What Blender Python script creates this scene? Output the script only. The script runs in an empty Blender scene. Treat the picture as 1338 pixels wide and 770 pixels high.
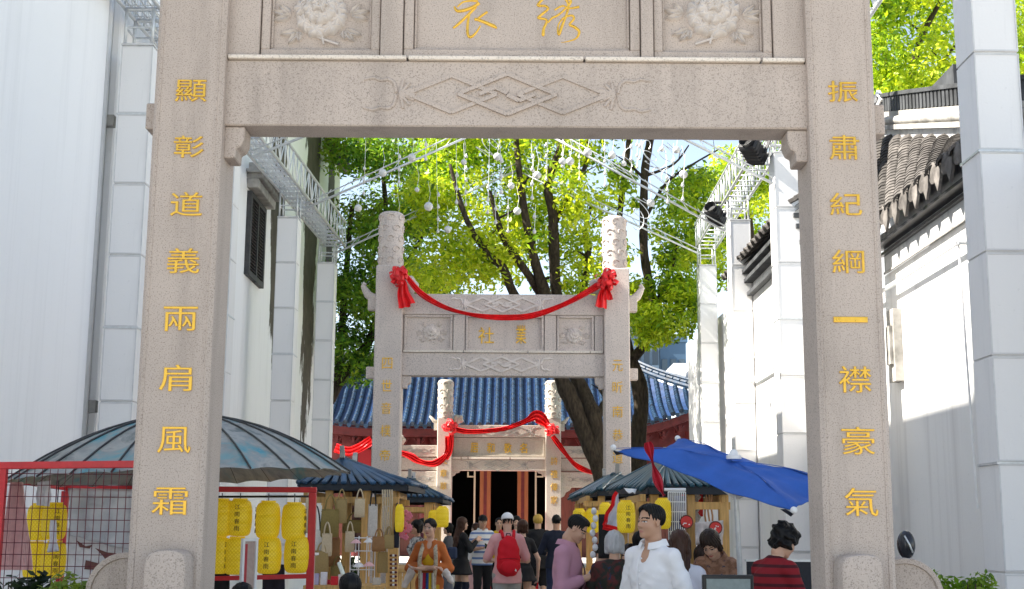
import bpy, bmesh, math, random
import numpy as np
from mathutils import Vector, Matrix
random.seed(7); rng = np.random.default_rng(7)
S = bpy.context.scene
COL = S.collection
R = math.radians

# ---------------------------------------------------------------- camera
F_PX, PITCH, ROLL, CAMZ = 1690.0, R(10.2), 0.0066, 1.6
cam_d = bpy.data.cameras.new('camera'); cam = bpy.data.objects.new('camera', cam_d); COL.objects.link(cam)
CM = Matrix.Rotation(math.pi/2 + PITCH, 3, 'X') @ Matrix.Rotation(ROLL, 3, 'Z')
cam.matrix_world = Matrix.Translation((0, 0, CAMZ)) @ CM.to_4x4()
cam_d.sensor_width = 36; cam_d.lens = F_PX/1338*36; cam_d.clip_start = 0.1; cam_d.clip_end = 3000
S.camera = cam
_r, _u, _f = CM @ Vector((1,0,0)), CM @ Vector((0,1,0)), CM @ Vector((0,0,-1))
def P(px, py, Y):
    """world point seen at photo pixel (px,py) at distance Y down the alley"""
    d = _f + _r*((px-669)/F_PX) + _u*((385-py)/F_PX)
    return Vector((0, 0, CAMZ)) + d*(Y/d.y)
def XZ(px, py, Y):
    p = P(px, py, Y); return p.x, p.z

# ---------------------------------------------------------------- light
SUN = Vector((-0.76, -0.10, 0.74)).normalized()       # towards the sun
elev = math.asin(SUN.z); azim = math.atan2(SUN.x, SUN.y)
W = bpy.data.worlds.new('World'); S.world = W; W.use_nodes = True
nt = W.node_tree; bg = nt.nodes['Background']
sky = nt.nodes.new('ShaderNodeTexSky'); sky.sky_type = 'NISHITA'; sky.sun_disc = False
sky.sun_elevation = elev; sky.sun_rotation = azim; sky.air_density = 0.85; sky.dust_density = 0.15; sky.ozone_density = 1.6
hs = nt.nodes.new('ShaderNodeHueSaturation'); hs.inputs['Saturation'].default_value = 0.85
wm_ = nt.nodes.new('ShaderNodeMix'); wm_.data_type = 'RGBA'; wm_.blend_type = 'MULTIPLY'; wm_.inputs[0].default_value = 1; wm_.inputs[7].default_value = (1.0, 0.91, 0.80, 1)
nt.links.new(sky.outputs[0], hs.inputs['Color']); nt.links.new(hs.outputs[0], wm_.inputs[6]); nt.links.new(wm_.outputs[2], bg.inputs[0]); bg.inputs[1].default_value = 0.105
sl = bpy.data.lights.new('sun', 'SUN'); sl.energy = 4.6; sl.angle = R(0.53); sl.color = (1.0, 0.94, 0.84)
so = bpy.data.objects.new('sun', sl); COL.objects.link(so); so.rotation_euler = SUN.to_track_quat('Z', 'Y').to_euler(); so.location = (-20, 20, 30)
S.view_settings.view_transform = 'Standard'; S.view_settings.look = 'None'
S.view_settings.exposure = 1.93; S.view_settings.gamma = 1
S.cycles.max_bounces = 8; S.cycles.diffuse_bounces = 5; S.cycles.transparent_max_bounces = 8

# ---------------------------------------------------------------- helpers
WL = {}
def tag(o, label=None, cat=None, group=None, kind=None):
    if label: o['label'] = label
    if cat: o['category'] = cat
    if group: o['group'] = group
    if kind: o['kind'] = kind
    return o
def thing(name, label, cat, loc=(0,0,0), rz=0.0, group=None):
    o = bpy.data.objects.new(name, None); COL.objects.link(o); o.empty_display_size = 0.1
    o.location = loc; o.rotation_euler = (0, 0, rz)
    WL[o.name] = Vector(loc)
    return tag(o, label, cat, group)
def copy_tree(o, parent=None):
    c = o.copy(); COL.objects.link(c)
    if parent: c.parent = parent
    for ch in list(o.children): copy_tree(ch, c)
    return c
class MB:
    def __init__(s): s.v = []; s.f = []; s.m = []
    def add(s, vs, fs, m=0):
        b = len(s.v); s.v += [tuple(p) for p in vs]; s.f += [tuple(i+b for i in f) for f in fs]; s.m += [m]*len(fs); return s
    def box(s, x0, x1, y0, y1, z0, z1, m=0):
        return s.add([(x0,y0,z0),(x1,y0,z0),(x1,y1,z0),(x0,y1,z0),(x0,y0,z1),(x1,y0,z1),(x1,y1,z1),(x0,y1,z1)],
              [(0,3,2,1),(4,5,6,7),(0,1,5,4),(1,2,6,5),(2,3,7,6),(3,0,4,7)], m)
    def bar(s, p, q, w, h=None, m=0, up=(0,0,1)):
        p, q = Vector(p), Vector(q); d = (q-p).normalized(); up = Vector(up)
        if abs(d.dot(up)) > .98: up = Vector((0,1,0))
        a = d.cross(up).normalized()*(w/2); b = a.cross(d).normalized()*((h or w)/2)
        vs = [p-a-b, p+a-b, p+a+b, p-a+b, q-a-b, q+a-b, q+a+b, q-a+b]
        return s.add(vs, [(0,1,2,3),(7,6,5,4),(0,4,5,1),(1,5,6,2),(2,6,7,3),(3,7,4,0)], m)
    def tube(s, pts, rad, n=8, m=0, cap=True):
        pts = [Vector(p) for p in pts]; k = len(pts)
        if not hasattr(rad, '__len__'): rad = [rad]*k
        vs = []; fs = []; prev = None
        for i, p in enumerate(pts):
            t = (pts[min(i+1,k-1)] - pts[max(i-1,0)])
            t = t.normalized() if t.length > 1e-9 else Vector((0,0,1))
            if prev is None:
                a = t.cross(Vector((0,0,1)) if abs(t.z) < .9 else Vector((1,0,0))).normalized()
            else:
                a = prev - t*prev.dot(t); a = a.normalized() if a.length > 1e-6 else t.orthogonal().normalized()
            prev = a; b = t.cross(a)
            for j in range(n):
                w = 2*math.pi*j/n; vs.append(p + (a*math.cos(w) + b*math.sin(w))*rad[i])
        for i in range(k-1):
            for j in range(n):
                j2 = (j+1) % n; fs.append((i*n+j, i*n+j2, (i+1)*n+j2, (i+1)*n+j))
        if cap: fs.append(tuple(reversed(range(n)))); fs.append(tuple((k-1)*n+j for j in range(n)))
        return s.add(vs, fs, m)
    def lathe(s, prof, c=(0,0,0), n=20, m=0, sx=1, sy=1):
        vs = []; fs = []; k = len(prof)
        for r, z in prof:
            for j in range(n):
                w = 2*math.pi*j/n; vs.append((c[0]+r*sx*math.cos(w), c[1]+r*sy*math.sin(w), c[2]+z))
        for i in range(k-1):
            for j in range(n):
                j2 = (j+1) % n; fs.append((i*n+j, i*n+j2, (i+1)*n+j2, (i+1)*n+j))
        if prof[0][0] > 1e-5: fs.append(tuple(reversed(range(n))))
        if prof[-1][0] > 1e-5: fs.append(tuple((k-1)*n+j for j in range(n)))
        return s.add(vs, fs, m)
    def ball(s, c, r, n=12, m=0, k=8):
        if not hasattr(r, '__len__'): r = (r, r, r)
        prof = [(max(math.sin(math.pi*i/k), 1e-6), -math.cos(math.pi*i/k)) for i in range(k+1)]
        vs = []; fs = []
        for q, z in prof:
            for j in range(n):
                w = 2*math.pi*j/n; vs.append((c[0]+r[0]*q*math.cos(w), c[1]+r[1]*q*math.sin(w), c[2]+r[2]*z))
        for i in range(k):
            for j in range(n):
                j2 = (j+1) % n; fs.append((i*n+j, i*n+j2, (i+1)*n+j2, (i+1)*n+j))
        return s.add(vs, fs, m)
    def prism(s, poly, y0, y1, m=0):
        """poly in (x,z), front at y0 (towards the camera)"""
        n = len(poly)
        vs = [(x, y0, z) for x, z in poly] + [(x, y1, z) for x, z in poly]
        return s.add(vs, [tuple(range(n)), tuple(reversed(range(n, 2*n)))] + [(i, i+n, (i+1) % n + n, (i+1) % n) for i in range(n)], m)
    def prismx(s, poly, x0, x1, m=0):
        """poly in (y,z)"""
        n = len(poly)
        vs = [(x0, y, z) for y, z in poly] + [(x1, y, z) for y, z in poly]
        return s.add(vs, [tuple(range(n)), tuple(reversed(range(n, 2*n)))] + [(i, i+n, (i+1) % n + n, (i+1) % n) for i in range(n)], m)
    def mesh(s, name, mats, off=(0,0,0), bevel=0, smooth=False, seg=1, recalc=True, clean=0):
        me = bpy.data.meshes.new(name)
        o = Vector(off)
        me.from_pydata([(p[0]-o.x, p[1]-o.y, p[2]-o.z) for p in s.v], [], s.f)
        if not isinstance(mats, (list, tuple)): mats = [mats]
        for q in mats: me.materials.append(q)
        if len(mats) > 1: me.polygons.foreach_set('material_index', s.m)
        if recalc or bevel or clean:
            bm = bmesh.new(); bm.from_mesh(me)
            if clean: bmesh.ops.remove_doubles(bm, verts=bm.verts, dist=clean)
            if recalc: bmesh.ops.recalc_face_normals(bm, faces=bm.faces)
            if bevel:
                es = [e for e in bm.edges if len(e.link_faces) == 2 and e.calc_face_angle(0) > 0.5]
                bmesh.ops.bevel(bm, geom=es, offset=bevel, segments=seg, affect='EDGES', clamp_overlap=True, profile=0.5)
            bm.to_mesh(me); bm.free()
        if smooth is True: me.polygons.foreach_set('use_smooth', [True]*len(me.polygons))
        elif smooth:
            me.polygons.foreach_set('use_smooth', [True]*len(me.polygons)); me.set_sharp_from_angle(angle=smooth)
        me.update(); return me
def link(name, me, parent=None, loc=None):
    o = bpy.data.objects.new(name, me); COL.objects.link(o)
    if parent is not None:
        o.parent = parent; WL[o.name] = WL.get(parent.name, Vector())
    if loc is not None: o.location = loc
    return o
def part(name, mb, mats, parent, bevel=0, smooth=False, local=False, seg=1, recalc=True):
    """mb in world axes (root unrotated) unless local"""
    off = (0,0,0) if local or parent is None else WL.get(parent.name, Vector())
    return link(name, mb.mesh(name, mats, off, bevel, smooth, seg, recalc), parent)
def struct(name, mb, mats, parent=None, **k):
    o = part(name, mb, mats, parent, **k)
    if parent is None: o['kind'] = 'structure'
    return o

# ---------------------------------------------------------------- materials
class NB:
    def __init__(s, name):
        s.m = bpy.data.materials.new(name); s.m.use_nodes = True; s.t = s.m.node_tree; s.n = s.t.nodes
        s.b = s.n['Principled BSDF']; s.out = s.n['Material Output']
    def l(s, a, b): s.t.links.new(a, b)
    def node(s, kind, **k):
        q = s.n.new(kind)
        for a, v in k.items(): setattr(q, a, v)
        return q
    def coord(s, scale=(1,1,1), kind='Object'):
        tc = s.node('ShaderNodeTexCoord'); mp = s.node('ShaderNodeMapping'); mp.inputs['Scale'].default_value = scale
        s.l(tc.outputs[kind], mp.inputs[0]); return mp.outputs[0]
    def noise(s, co, scale, detail=4, rough=.55, dist=0):
        q = s.node('ShaderNodeTexNoise'); q.inputs['Scale'].default_value = scale; q.inputs['Detail'].default_value = detail
        q.inputs['Roughness'].default_value = rough; q.inputs['Distortion'].default_value = dist
        s.l(co, q.inputs['Vector']); return q.outputs['Fac']
    def ramp(s, fac, stops):
        q = s.node('ShaderNodeValToRGB'); e = q.color_ramp.elements
        while len(e) < len(stops): e.new(.5)
        for a, (p, c) in zip(e, stops):
            a.position = p; a.color = (c, c, c, 1) if not hasattr(c, '__len__') else (*c, 1)
        s.l(fac, q.inputs[0]); return q.outputs[0]
    def mix(s, fac, a, b, mode='MIX'):
        q = s.node('ShaderNodeMix', data_type='RGBA', blend_type=mode)
        for sock, v in ((q.inputs[0], fac), (q.inputs[6], a), (q.inputs[7], b)):
            if isinstance(v, (int, float)): sock.default_value = v
            elif isinstance(v, (tuple, list)): sock.default_value = (*v, 1)
            else: s.l(v, sock)
        return q.outputs[2]
    def math(s, op, a, b=0.0, c=0.0):
        q = s.node('ShaderNodeMath', operation=op)
        for sock, v in zip(q.inputs, (a, b, c)):
            if isinstance(v, (int, float)): sock.default_value = v
            else: s.l(v, sock)
        return q.outputs[0]
    def bump(s, h, strength=.3, dist=.01):
        q = s.node('ShaderNodeBump'); q.inputs['Strength'].default_value = strength; q.inputs['Distance'].default_value = dist
        s.l(h, q.inputs['Height']); s.l(q.outputs[0], s.b.inputs['Normal'])
    def set(s, col=None, rough=None, metal=None, spec=None):
        for k, v in (('Base Color', col), ('Roughness', rough), ('Metallic', metal), ('Specular IOR Level', spec)):
            if v is None: continue
            if isinstance(v, (int, float)): s.b.inputs[k].default_value = v
            elif isinstance(v, (tuple, list)): s.b.inputs[k].default_value = (*v, 1)
            else: s.l(v, s.b.inputs[k])
        return s
def sc(c, k): return tuple(min(1, x*k) for x in c)
def simple(name, c, rough=.6, metal=0, var=.12, scale=9, bump=.15, bdist=.004, spec=.4, perobj=0.0, stretch=(1,1,1)):
    b = NB(name); co = b.coord(stretch); n = b.noise(co, scale, 5)
    col = b.mix(b.ramp(n, [(.3, 0.0), (.7, 1.0)]), sc(c, 1-var), sc(c, 1+var))
    if perobj:
        oi = b.node('ShaderNodeObjectInfo')
        f = b.math('MULTIPLY_ADD', oi.outputs['Random'], 2*perobj, 1-perobj)
        col = b.mix(1.0, col, b.node_rgb(f) if False else f, 'MULTIPLY')
    b.set(col, rough, metal, spec)
    if bump: b.bump(b.noise(co, scale*5, 4), bump, bdist)
    return b.m
def granite(name, c, dark, sp=1.0, stain=.25):
    b = NB(name); co = b.coord(); wn = b.noise(co, 1.3, 5, .6)
    st = b.noise(b.coord((3.2, 3.2, .45)), 1.5, 5, .65)
    base = b.mix(b.ramp(wn, [(.3, 0.), (.72, 1.)]), sc(c, .90), sc(c, 1.08))
    base = b.mix(b.math('MULTIPLY', b.ramp(st, [(.5, 0.), (.78, 1.)]), stain), base, sc(dark, 1.1))
    g1 = b.noise(co, 95*sp, 2, .5); g2 = b.noise(co, 150*sp, 2, .6)
    base = b.mix(b.math('MULTIPLY', b.ramp(g1, [(.54, 0.), (.66, 1.)]), .62), base, dark)
    base = b.mix(b.math('MULTIPLY', b.ramp(g2, [(.58, 0.), (.70, 1.)]), .42), base, sc(c, 1.5))
    b.set(base, .78, 0, .3); h = b.mix(.35, b.noise(co, 110*sp, 3), b.noise(co, 6, 4)); b.bump(h, .28, .004)
    return b.m
def wallpaint(name, c, grime=.25, streak=(7, 7, .35), gc=(.36,.37,.38)):
    b = NB(name); co = b.coord()
    n1 = b.noise(b.coord(streak), 1.0, 6, .6); n2 = b.noise(co, 1.7, 5, .6); n3 = b.noise(co, 23, 4, .6)
    m = b.math('MULTIPLY', b.ramp(n1, [(.52, 0.), (.85, 1.)]), grime)
    col = b.mix(m, c, gc)
    col = b.mix(b.math('MULTIPLY', b.ramp(n2, [(.5, 0.), (.8, 1.)]), grime*.4), col, sc(c, .8))
    col = b.mix(b.math('MULTIPLY', b.ramp(n3, [(.63, 0.), (.72, 1.)]), grime*.5), col, gc)
    b.set(col, .75, 0, .3); b.bump(b.mix(.5, b.noise(co, 2.2, 4), b.noise(co, 40, 3)), .18, .02)
    return b.m
M = {}
M['granite'] = granite('granite', (.475,.40,.345), (.16,.135,.115), 1.45, .42)
M['carved'] = simple('carved_clean_stone', (.55,.495,.45), .75, 0, .12, 12, .2, .003, .3)
M['granite2'] = granite('granite_pale', (.61,.53,.475), (.25,.215,.20), .55, .35)
M['carved2'] = simple('carved_pale_stone', (.66,.59,.54), .75, 0, .15, 9, .2, .003, .3)
M['granite3'] = granite('granite_cream', (.50,.45,.39), (.3,.25,.2), .4, .3)
M['ledge'] = granite('pale_stone', (.72,.64,.55), (.35,.3,.25), 1, .15)
def gold():
    b = NB('gilded_paint'); n = b.noise(b.coord(), 26, 4)
    b.set(b.mix(n, (.50,.255,.02), (.95,.60,.09)), b.ramp(n, [(.3,.22),(.7,.5)]), .6, .5); return b.m
M['gold'] = gold()
M['wall'] = wallpaint('lime_wash', (.86,.86,.865), .26, (6,6,.22), (.45,.45,.46))
M['wall_r'] = wallpaint('lime_wash_right', (.79,.78,.76), .5, (5,5,.16), (.4,.37,.36))
M['panel'] = wallpaint('white_sheet', (.79,.78,.77), .3, (9,9,.6), (.42,.42,.42))
M['seam'] = simple('grey_seam', (.62,.62,.62), .5, 0, .1)
M['steel'] = simple('galvanised_steel', (.60,.62,.63), .38, .35, .1, 20, .1)
M['white_paint'] = simple('white_paint', (.8,.8,.8), .4, 0, .04)
M['black'] = simple('black_plastic', (.018,.018,.02), .4, 0, .2)
M['wood'] = simple('pale_timber', (.62,.37,.13), .55, 0, .22, 6, .3, .004, .3, .12, (9,9,.8))
M['wood_dark'] = simple('brown_timber', (.23,.10,.035), .5, 0, .25, 6, .3, .004, .3, .1, (9,9,.8))
M['redwood'] = simple('red_lacquer', (.12,.028,.018), .45, 0, .25, 5, .2, .004, .4, .05, (6,6,.6))
M['deepred'] = simple('dark_red_lacquer', (.10,.012,.012), .5, 0, .3, 5)
M['orange_wood'] = simple('orange_lacquer', (.26,.085,.03), .4, 0, .2, 5, .2, .004, .4, 0, (8,8,.5))
M['redpaint'] = simple('red_enamel', (.55,.022,.03), .35, 0, .12, 14, .1)
M['blue_tile'] = simple('blue_glazed_tile', (.008,.026,.055), .38, 0, .7, 5, .3, .01, .55, .25)
M['blue_pan'] = simple('dark_blue_tile', (.012,.035,.10), .4, 0, .4, 6, .3, .01)
M['stall_tile'] = simple('blue_grey_tile', (.018,.058,.115), .34, 0, .35, 6, .25, .006, .5, .2)
M['stall_dark'] = simple('dark_eave', (.012,.016,.022), .6, 0, .3)
M['teal_tile'] = simple('teal_tile', (.016,.06,.085), .36, 0, .35, 6, .25, .006, .5, .2)
M['grey_tile'] = simple('grey_clay_tile', (.11,.10,.092), .8, 0, .55, 7, .5, .01, .25, .45)
M['ridge'] = simple('black_ridge', (.055,.058,.062), .75, 0, .5, 3, .3, .01, .3)
M['leafglass'] = None
M['louvre'] = simple('dark_louvre', (.05,.05,.052), .6, 0, .3)
M['greystone'] = simple('weathered_stone', (.34,.325,.30), .8, 0, .35, 5, .4, .01)
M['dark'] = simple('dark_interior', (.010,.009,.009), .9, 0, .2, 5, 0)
M['bark'] = simple('bark', (.055,.042,.03), .9, 0, .55, 7, .9, .03, .2, 0, (3,3,.8))
M['ground'] = None
M['ribbon'] = simple('red_silk', (.78,.018,.022), .38, 0, .18, 8, .3, .01, .4)
M['blue_cloth'] = simple('blue_canvas', (.032,.112,.43), .7, 0, .14, 4, .25, .01, .3)
M['phone'] = simple('phone_black', (.02,.02,.025), .2, 0, .1)
def verdigris():
    b = NB('verdigris_oilpaper'); co = b.coord(); n = b.noise(co, 3.2, 6, .6, .6); n2 = b.noise(co, 8, 5)
    col = b.ramp(n, [(.36, (.15,.175,.17)), (.46, (.38,.375,.35)), (.54, (.28,.305,.30)), (.60, (.19,.32,.34)), (.67, (.06,.29,.37)), (.74, (.33,.34,.32))])
    col = b.mix(b.math('MULTIPLY', b.ramp(n2, [(.5, 0.), (.75, 1.)]), .5), col, (.2,.19,.175))
    b.set(col, .55, 0, .35); b.bump(n2, .2, .01); return b.m
M['verdigris'] = verdigris()
def lantern_mat(name, c, hi):
    b = NB(name); tc = b.node('ShaderNodeTexCoord'); sx = b.node('ShaderNodeSeparateXYZ'); b.l(tc.outputs['Object'], sx.inputs[0])
    th = b.math('ARCTAN2', sx.outputs[1], sx.outputs[0])
    a = b.math('SINE', b.math('ADD', b.math('MULTIPLY', th, 11.0), b.math('MULTIPLY', sx.outputs[2], 105.0)))
    d = b.math('SINE', b.math('SUBTRACT', b.math('MULTIPLY', th, 11.0), b.math('MULTIPLY', sx.outputs[2], 105.0)))
    q = b.math('MAXIMUM', b.math('ABSOLUTE', a), b.math('ABSOLUTE', d))
    n = b.noise(b.coord(), 7, 4)
    base = b.mix(n, sc(c, .8), sc(hi, 1.0))
    col = b.mix(b.ramp(q, [(.86, 0.), (.99, .8)]), base, sc(c, .7))
    b.set(col, .42, 0, .45); b.bump(q, -.3, .006)
    tr = b.node('ShaderNodeBsdfTranslucent'); b.l(col, tr.inputs[0]); mx = b.node('ShaderNodeMixShader'); mx.inputs[0].default_value = .4
    b.l(col, b.b.inputs['Emission Color']); b.b.inputs['Emission Strength'].default_value = .05   # faint glow put into the cloth itself, for a bulb inside
    b.l(b.b.outputs[0], mx.inputs[1]); b.l(tr.outputs[0], mx.inputs[2]); b.l(mx.outputs[0], b.out.inputs[0]); return b.m
M['lantern'] = lantern_mat('yellow_lantern_cloth', (1.0,.73,.016), (1.0,.90,.08))
def leafmat(name, trans=.45):
    b = NB(name); at = b.node('ShaderNodeAttribute', attribute_name='tint')
    b.set(at.outputs['Color'], .42, 0, .45)
    tr = b.node('ShaderNodeBsdfTranslucent'); b.l(b.mix(1.0, at.outputs['Color'], (1.0,1.0,.45), 'MULTIPLY'), tr.inputs[0])
    mx = b.node('ShaderNodeMixShader'); mx.inputs[0].default_value = trans
    b.l(b.b.outputs[0], mx.inputs[1]); b.l(tr.outputs[0], mx.inputs[2]); b.l(mx.outputs[0], b.out.inputs[0]); return b.m
M['leaf'] = leafmat('foliage', .58)
def paving(name, c):
    b = NB(name); co = b.coord(); br = b.node('ShaderNodeTexBrick'); b.l(co, br.inputs[0]); br.inputs['Scale'].default_value = 1.0
    br.inputs['Brick Width'].default_value = .6; br.inputs['Row Height'].default_value = .6; br.inputs['Mortar Size'].default_value = .006
    br.inputs[1].default_value = (*sc(c,.93),1); br.inputs[2].default_value = (*sc(c,1.05),1); br.inputs[3].default_value = (*sc(c,.45),1)
    n = b.noise(co, 2.1, 6); col = b.mix(b.math('MULTIPLY', b.ramp(n, [(.45,0.),(.75,1.)]), .35), br.outputs[0], sc(c,.6))
    b.set(col, .7, 0, .35); b.bump(b.mix(.3, br.outputs[1], b.noise(co, 60, 3)), -.25, .006); return b.m
M['paving'] = paving('paving', (.42,.40,.37))
M['pale_floor'] = paving('pale_paving', (.66,.62,.57))
_plain = {}
def plain(c, rough=.7, name='cloth', bump=.2, scale=30, var=.1):
    k = (tuple(c), rough, name)
    if k not in _plain: _plain[k] = simple(name, c, rough, 0, var, scale, bump, .004, .25)
    return _plain[k]

# ---------------------------------------------------------------- lettering
_glyph = {}
def glyph(ch, bold=0.0):
    """unit-box mesh data of one character: verts in x,y within -0.5..0.5, z depth 0..1"""
    if (ch, bold) in _glyph: return _glyph[(ch, bold)]
    cu = bpy.data.curves.new('t', 'FONT'); cu.body = ch; cu.size = 1; cu.extrude = .06; cu.bevel_depth = .013; cu.bevel_resolution = 1; cu.offset = bold-.011; cu.resolution_u = 3
    ob = bpy.data.objects.new('t', cu); COL.objects.link(ob)
    dg = bpy.context.evaluated_depsgraph_get(); me = bpy.data.meshes.new_from_object(ob.evaluated_get(dg))
    bpy.data.objects.remove(ob); bpy.data.curves.remove(cu)
    v = np.array([p.co[:] for p in me.vertices]); f = [tuple(p.vertices) for p in me.polygons]
    bpy.data.meshes.remove(me)
    lo, hi = v.min(0), v.max(0); c = (lo+hi)/2; ext = hi-lo
    v = (v-c)/np.array([max(ext[0],1e-6), max(ext[1],1e-6), max(ext[2],1e-6)])
    _glyph[(ch, bold)] = (v, f); return _glyph[(ch, bold)]
def char_mb(ch, cx, cz, w, h, y, depth=.012, bold=.008, mb=None):
    """character facing -Y, centred at (cx,cz), front at y-depth"""
    v, f = glyph(ch, bold); mb = mb or MB()
    # brush-like widening: strokes sink into the stone at the back
    return mb.add([(cx+p[0]*w, y-depth/2-p[2]*depth, cz+p[1]*h) for p in v], f)
def stroke_mb(mb, pts, y, hgt=.6):
    """brush stroke: pts (x,z,halfwidth), rounded relief facing -Y"""
    P_ = []
    n = len(pts)
    dense = []
    for i in range(n-1):
        p0 = pts[max(i-1,0)]; p1 = pts[i]; p2 = pts[i+1]; p3 = pts[min(i+2,n-1)]
        for q in range(5):
            t = q/5
            dense.append(tuple(.5*((2*b)+(c-a)*t+(2*a-5*b+4*c-d)*t*t+(3*b-a-3*c+d)*t**3) for a,b,c,d in zip(p0,p1,p2,p3)))
    dense.append(pts[-1])
    vs = []; fs = []; K = 5
    for i, (x, z, w) in enumerate(dense):
        a = dense[max(i-1,0)]; b = dense[min(i+1,len(dense)-1)]
        tx, tz = b[0]-a[0], b[1]-a[1]; L = math.hypot(tx, tz) or 1; nx, nz = -tz/L, tx/L
        for k in range(K):
            s_ = -1 + 2*k/(K-1); vs.append((x+nx*w*s_, y - hgt*w*math.sqrt(max(0, 1-s_*s_)), z+nz*w*s_))
    for i in range(len(dense)-1):
        for k in range(K-1): fs.append((i*K+k, i*K+k+1, (i+1)*K+k+1, (i+1)*K+k))
    fs.append(tuple(range(K))); fs.append(tuple(reversed(range((len(dense)-1)*K, len(dense)*K))))
    mb.add(vs, fs)
# ---------------------------------------------------------------- ground, steps, carpet
mb = MB().add([(-400,-60,0),(400,-60,0),(400,900,0),(-400,900,0)], [(0,1,2,3)])
struct('ground', mb, M['paving'])
terrace = struct('terrace', MB().box(-7.4, 7.4, 36.9, 58, -.01, .597), M['pale_floor'])
for i in range(4): part('step', MB().box(-4.6, 4.6, 35.2+.38*i, 37, .15*i-(.01 if i == 0 else 0), .15*(i+1)+.0005), M['pale_floor'], terrace, bevel=.008)
mb = MB()
for i in range(4):
    y0 = 35.2+.38*i
    mb.box(-.95, .75, y0-.006, y0+.38, .15*(i+1), .15*(i+1)+.006); mb.box(-.95, .75, y0-.008, y0-.002, .15*i+.008, .15*(i+1)+.004)
mb.box(-.95, .75, 36.7, 44.9, .60, .608); mb.box(-.95, .75, 31.5, 35.19, .004, .009)
tag(part('red_carpet', mb, plain((.62,.03,.035), .9, 'red_felt'), None), 'red carpet running up the pale steps to the hall door', 'carpet')

# ---------------------------------------------------------------- relief ornaments
def ring_fan(mb, cx, cz, y, rx, rz, rot, h, lobes, amp, seed=0, nr=5, na=28, tilt=0.0, arc=(0, 2*math.pi)):
    rr = random.Random(seed); ph = rr.random()*6
    vs = [(0, h, 0)]; fs = []
    for i in range(1, nr+1):
        q = i/nr
        for j in range(na):
            w = 2*math.pi*j/na
            k = 1 + amp*q*math.sin(lobes*w+ph)
            hh = h*math.sqrt(max(0, 1-q**3)) + h*.22*q*math.sin(lobes*w+ph)*(1 if i < nr else 0)
            vs.append((rx*q*k*math.cos(w), hh if i < nr else -.004, rz*q*k*math.sin(w)))
    for j in range(na): fs.append((0, 1+j, 1+(j+1) % na))
    for i in range(nr-1):
        for j in range(na):
            a = 1+i*na+j; b = 1+i*na+(j+1) % na; fs.append((a, a+na, b+na, b))
    c, s_ = math.cos(rot), math.sin(rot)
    mb.add([(cx+x*c-z*s_, y-hh-tilt*z, cz+x*s_+z*c) for x, hh, z in vs], fs)
def leaf_relief(mb, x0, z0, x1, z1, w, y, h):
    L = math.hypot(x1-x0, z1-z0); tx, tz = (x1-x0)/L, (z1-z0)/L; nx, nz = -tz, tx
    vs = []; fs = []; n = 7
    for i in range(n+1):
        t = i/n; ww = w*math.sin(math.pi*min(.999, t**.75))*(1+.12*math.sin(t*20))
        for k, hh in ((-1, -.003), (-.5, h), (0, h*.45), (.5, h), (1, -.003)):
            vs.append((x0+tx*L*t+nx*ww*k, y-hh*(1 if 0 < i < n else 0), z0+tz*L*t+nz*ww*k))
    for i in range(n):
        for k in range(4): fs.append((i*5+k, i*5+k+1, (i+1)*5+k+1, (i+1)*5+k))
    mb.add(vs, fs)
def peony(cx, cz, s_, y, flip=1):
    """s_ = half width of the whole relief in metres"""
    mb = MB(); q = s_*.5; h = s_*.16
    for i, (a, d, rx, rz) in enumerate([(-2.5,.62,.36,.27),(-1.75,.68,.38,.27),(-1.0,.66,.36,.25),(-.35,.62,.33,.25),(.25,.60,.30,.27),(2.9,.62,.30,.27),(2.3,.6,.3,.25),(.9,.62,.33,.27),(1.57,.66,.33,.28)]):
        x, z = math.cos(a)*d*q*1.15*flip, math.sin(a)*d*q
        ring_fan(mb, cx+x, cz+z, y, rx*s_*.62, rz*s_*.62, math.atan2(z, x)-1.57, h*(.9+.03*i), 6, .09, i)
    for i in range(7):
        a = i*.9+.4; ring_fan(mb, cx+math.cos(a)*q*.36, cz+.1*q+math.sin(a)*q*.33, y-h*.6, .19*s_, .15*s_, a-1.57, h*.9, 5, .09, 20+i)
    for i in range(5):
        a = i*1.3; ring_fan(mb, cx+math.cos(a)*q*.16, cz+.2*q+math.sin(a)*q*.14, y-h*1.15, .10*s_, .08*s_, a, h*.8, 4, .1, 40+i)
    for (x0, z0, dirs) in ((-.62,-.05,((-.42,.12),(-.36,-.14),(-.25,.28))),(-.45,-.45,((-.38,-.08),(-.2,-.32),(.02,-.26))),(.5,-.42,((.2,-.28),(.36,-.12),(0,-.24))),(.62,-.02,((.4,.1),(.36,-.12),(.2,.28))),(-.4,.5,((-.3,.16),(-.1,.3))),(.4,.5,((.3,.16),(.1,.3)))):
        for dx, dz in dirs:
            leaf_relief(mb, cx+x0*s_*flip*.9, cz+z0*s_*.78, cx+(x0+dx)*s_*flip*.92, cz+(z0+dz)*s_*.8, s_*.09, y, h*.55)
    mb.tube([(cx-.12*s_*flip, y-.004, cz-.42*s_), (cx+.05*s_*flip, y-h*.5, cz-.52*s_), (cx+.35*s_*flip, y-h*.4, cz-.62*s_)], .022*s_, 6)
    mb.tube([(cx+.02*s_*flip, y-h*.5, cz-.40*s_), (cx+.08*s_*flip, y-h*.5, cz-.62*s_)], .02*s_, 6)
    return mb
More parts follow.
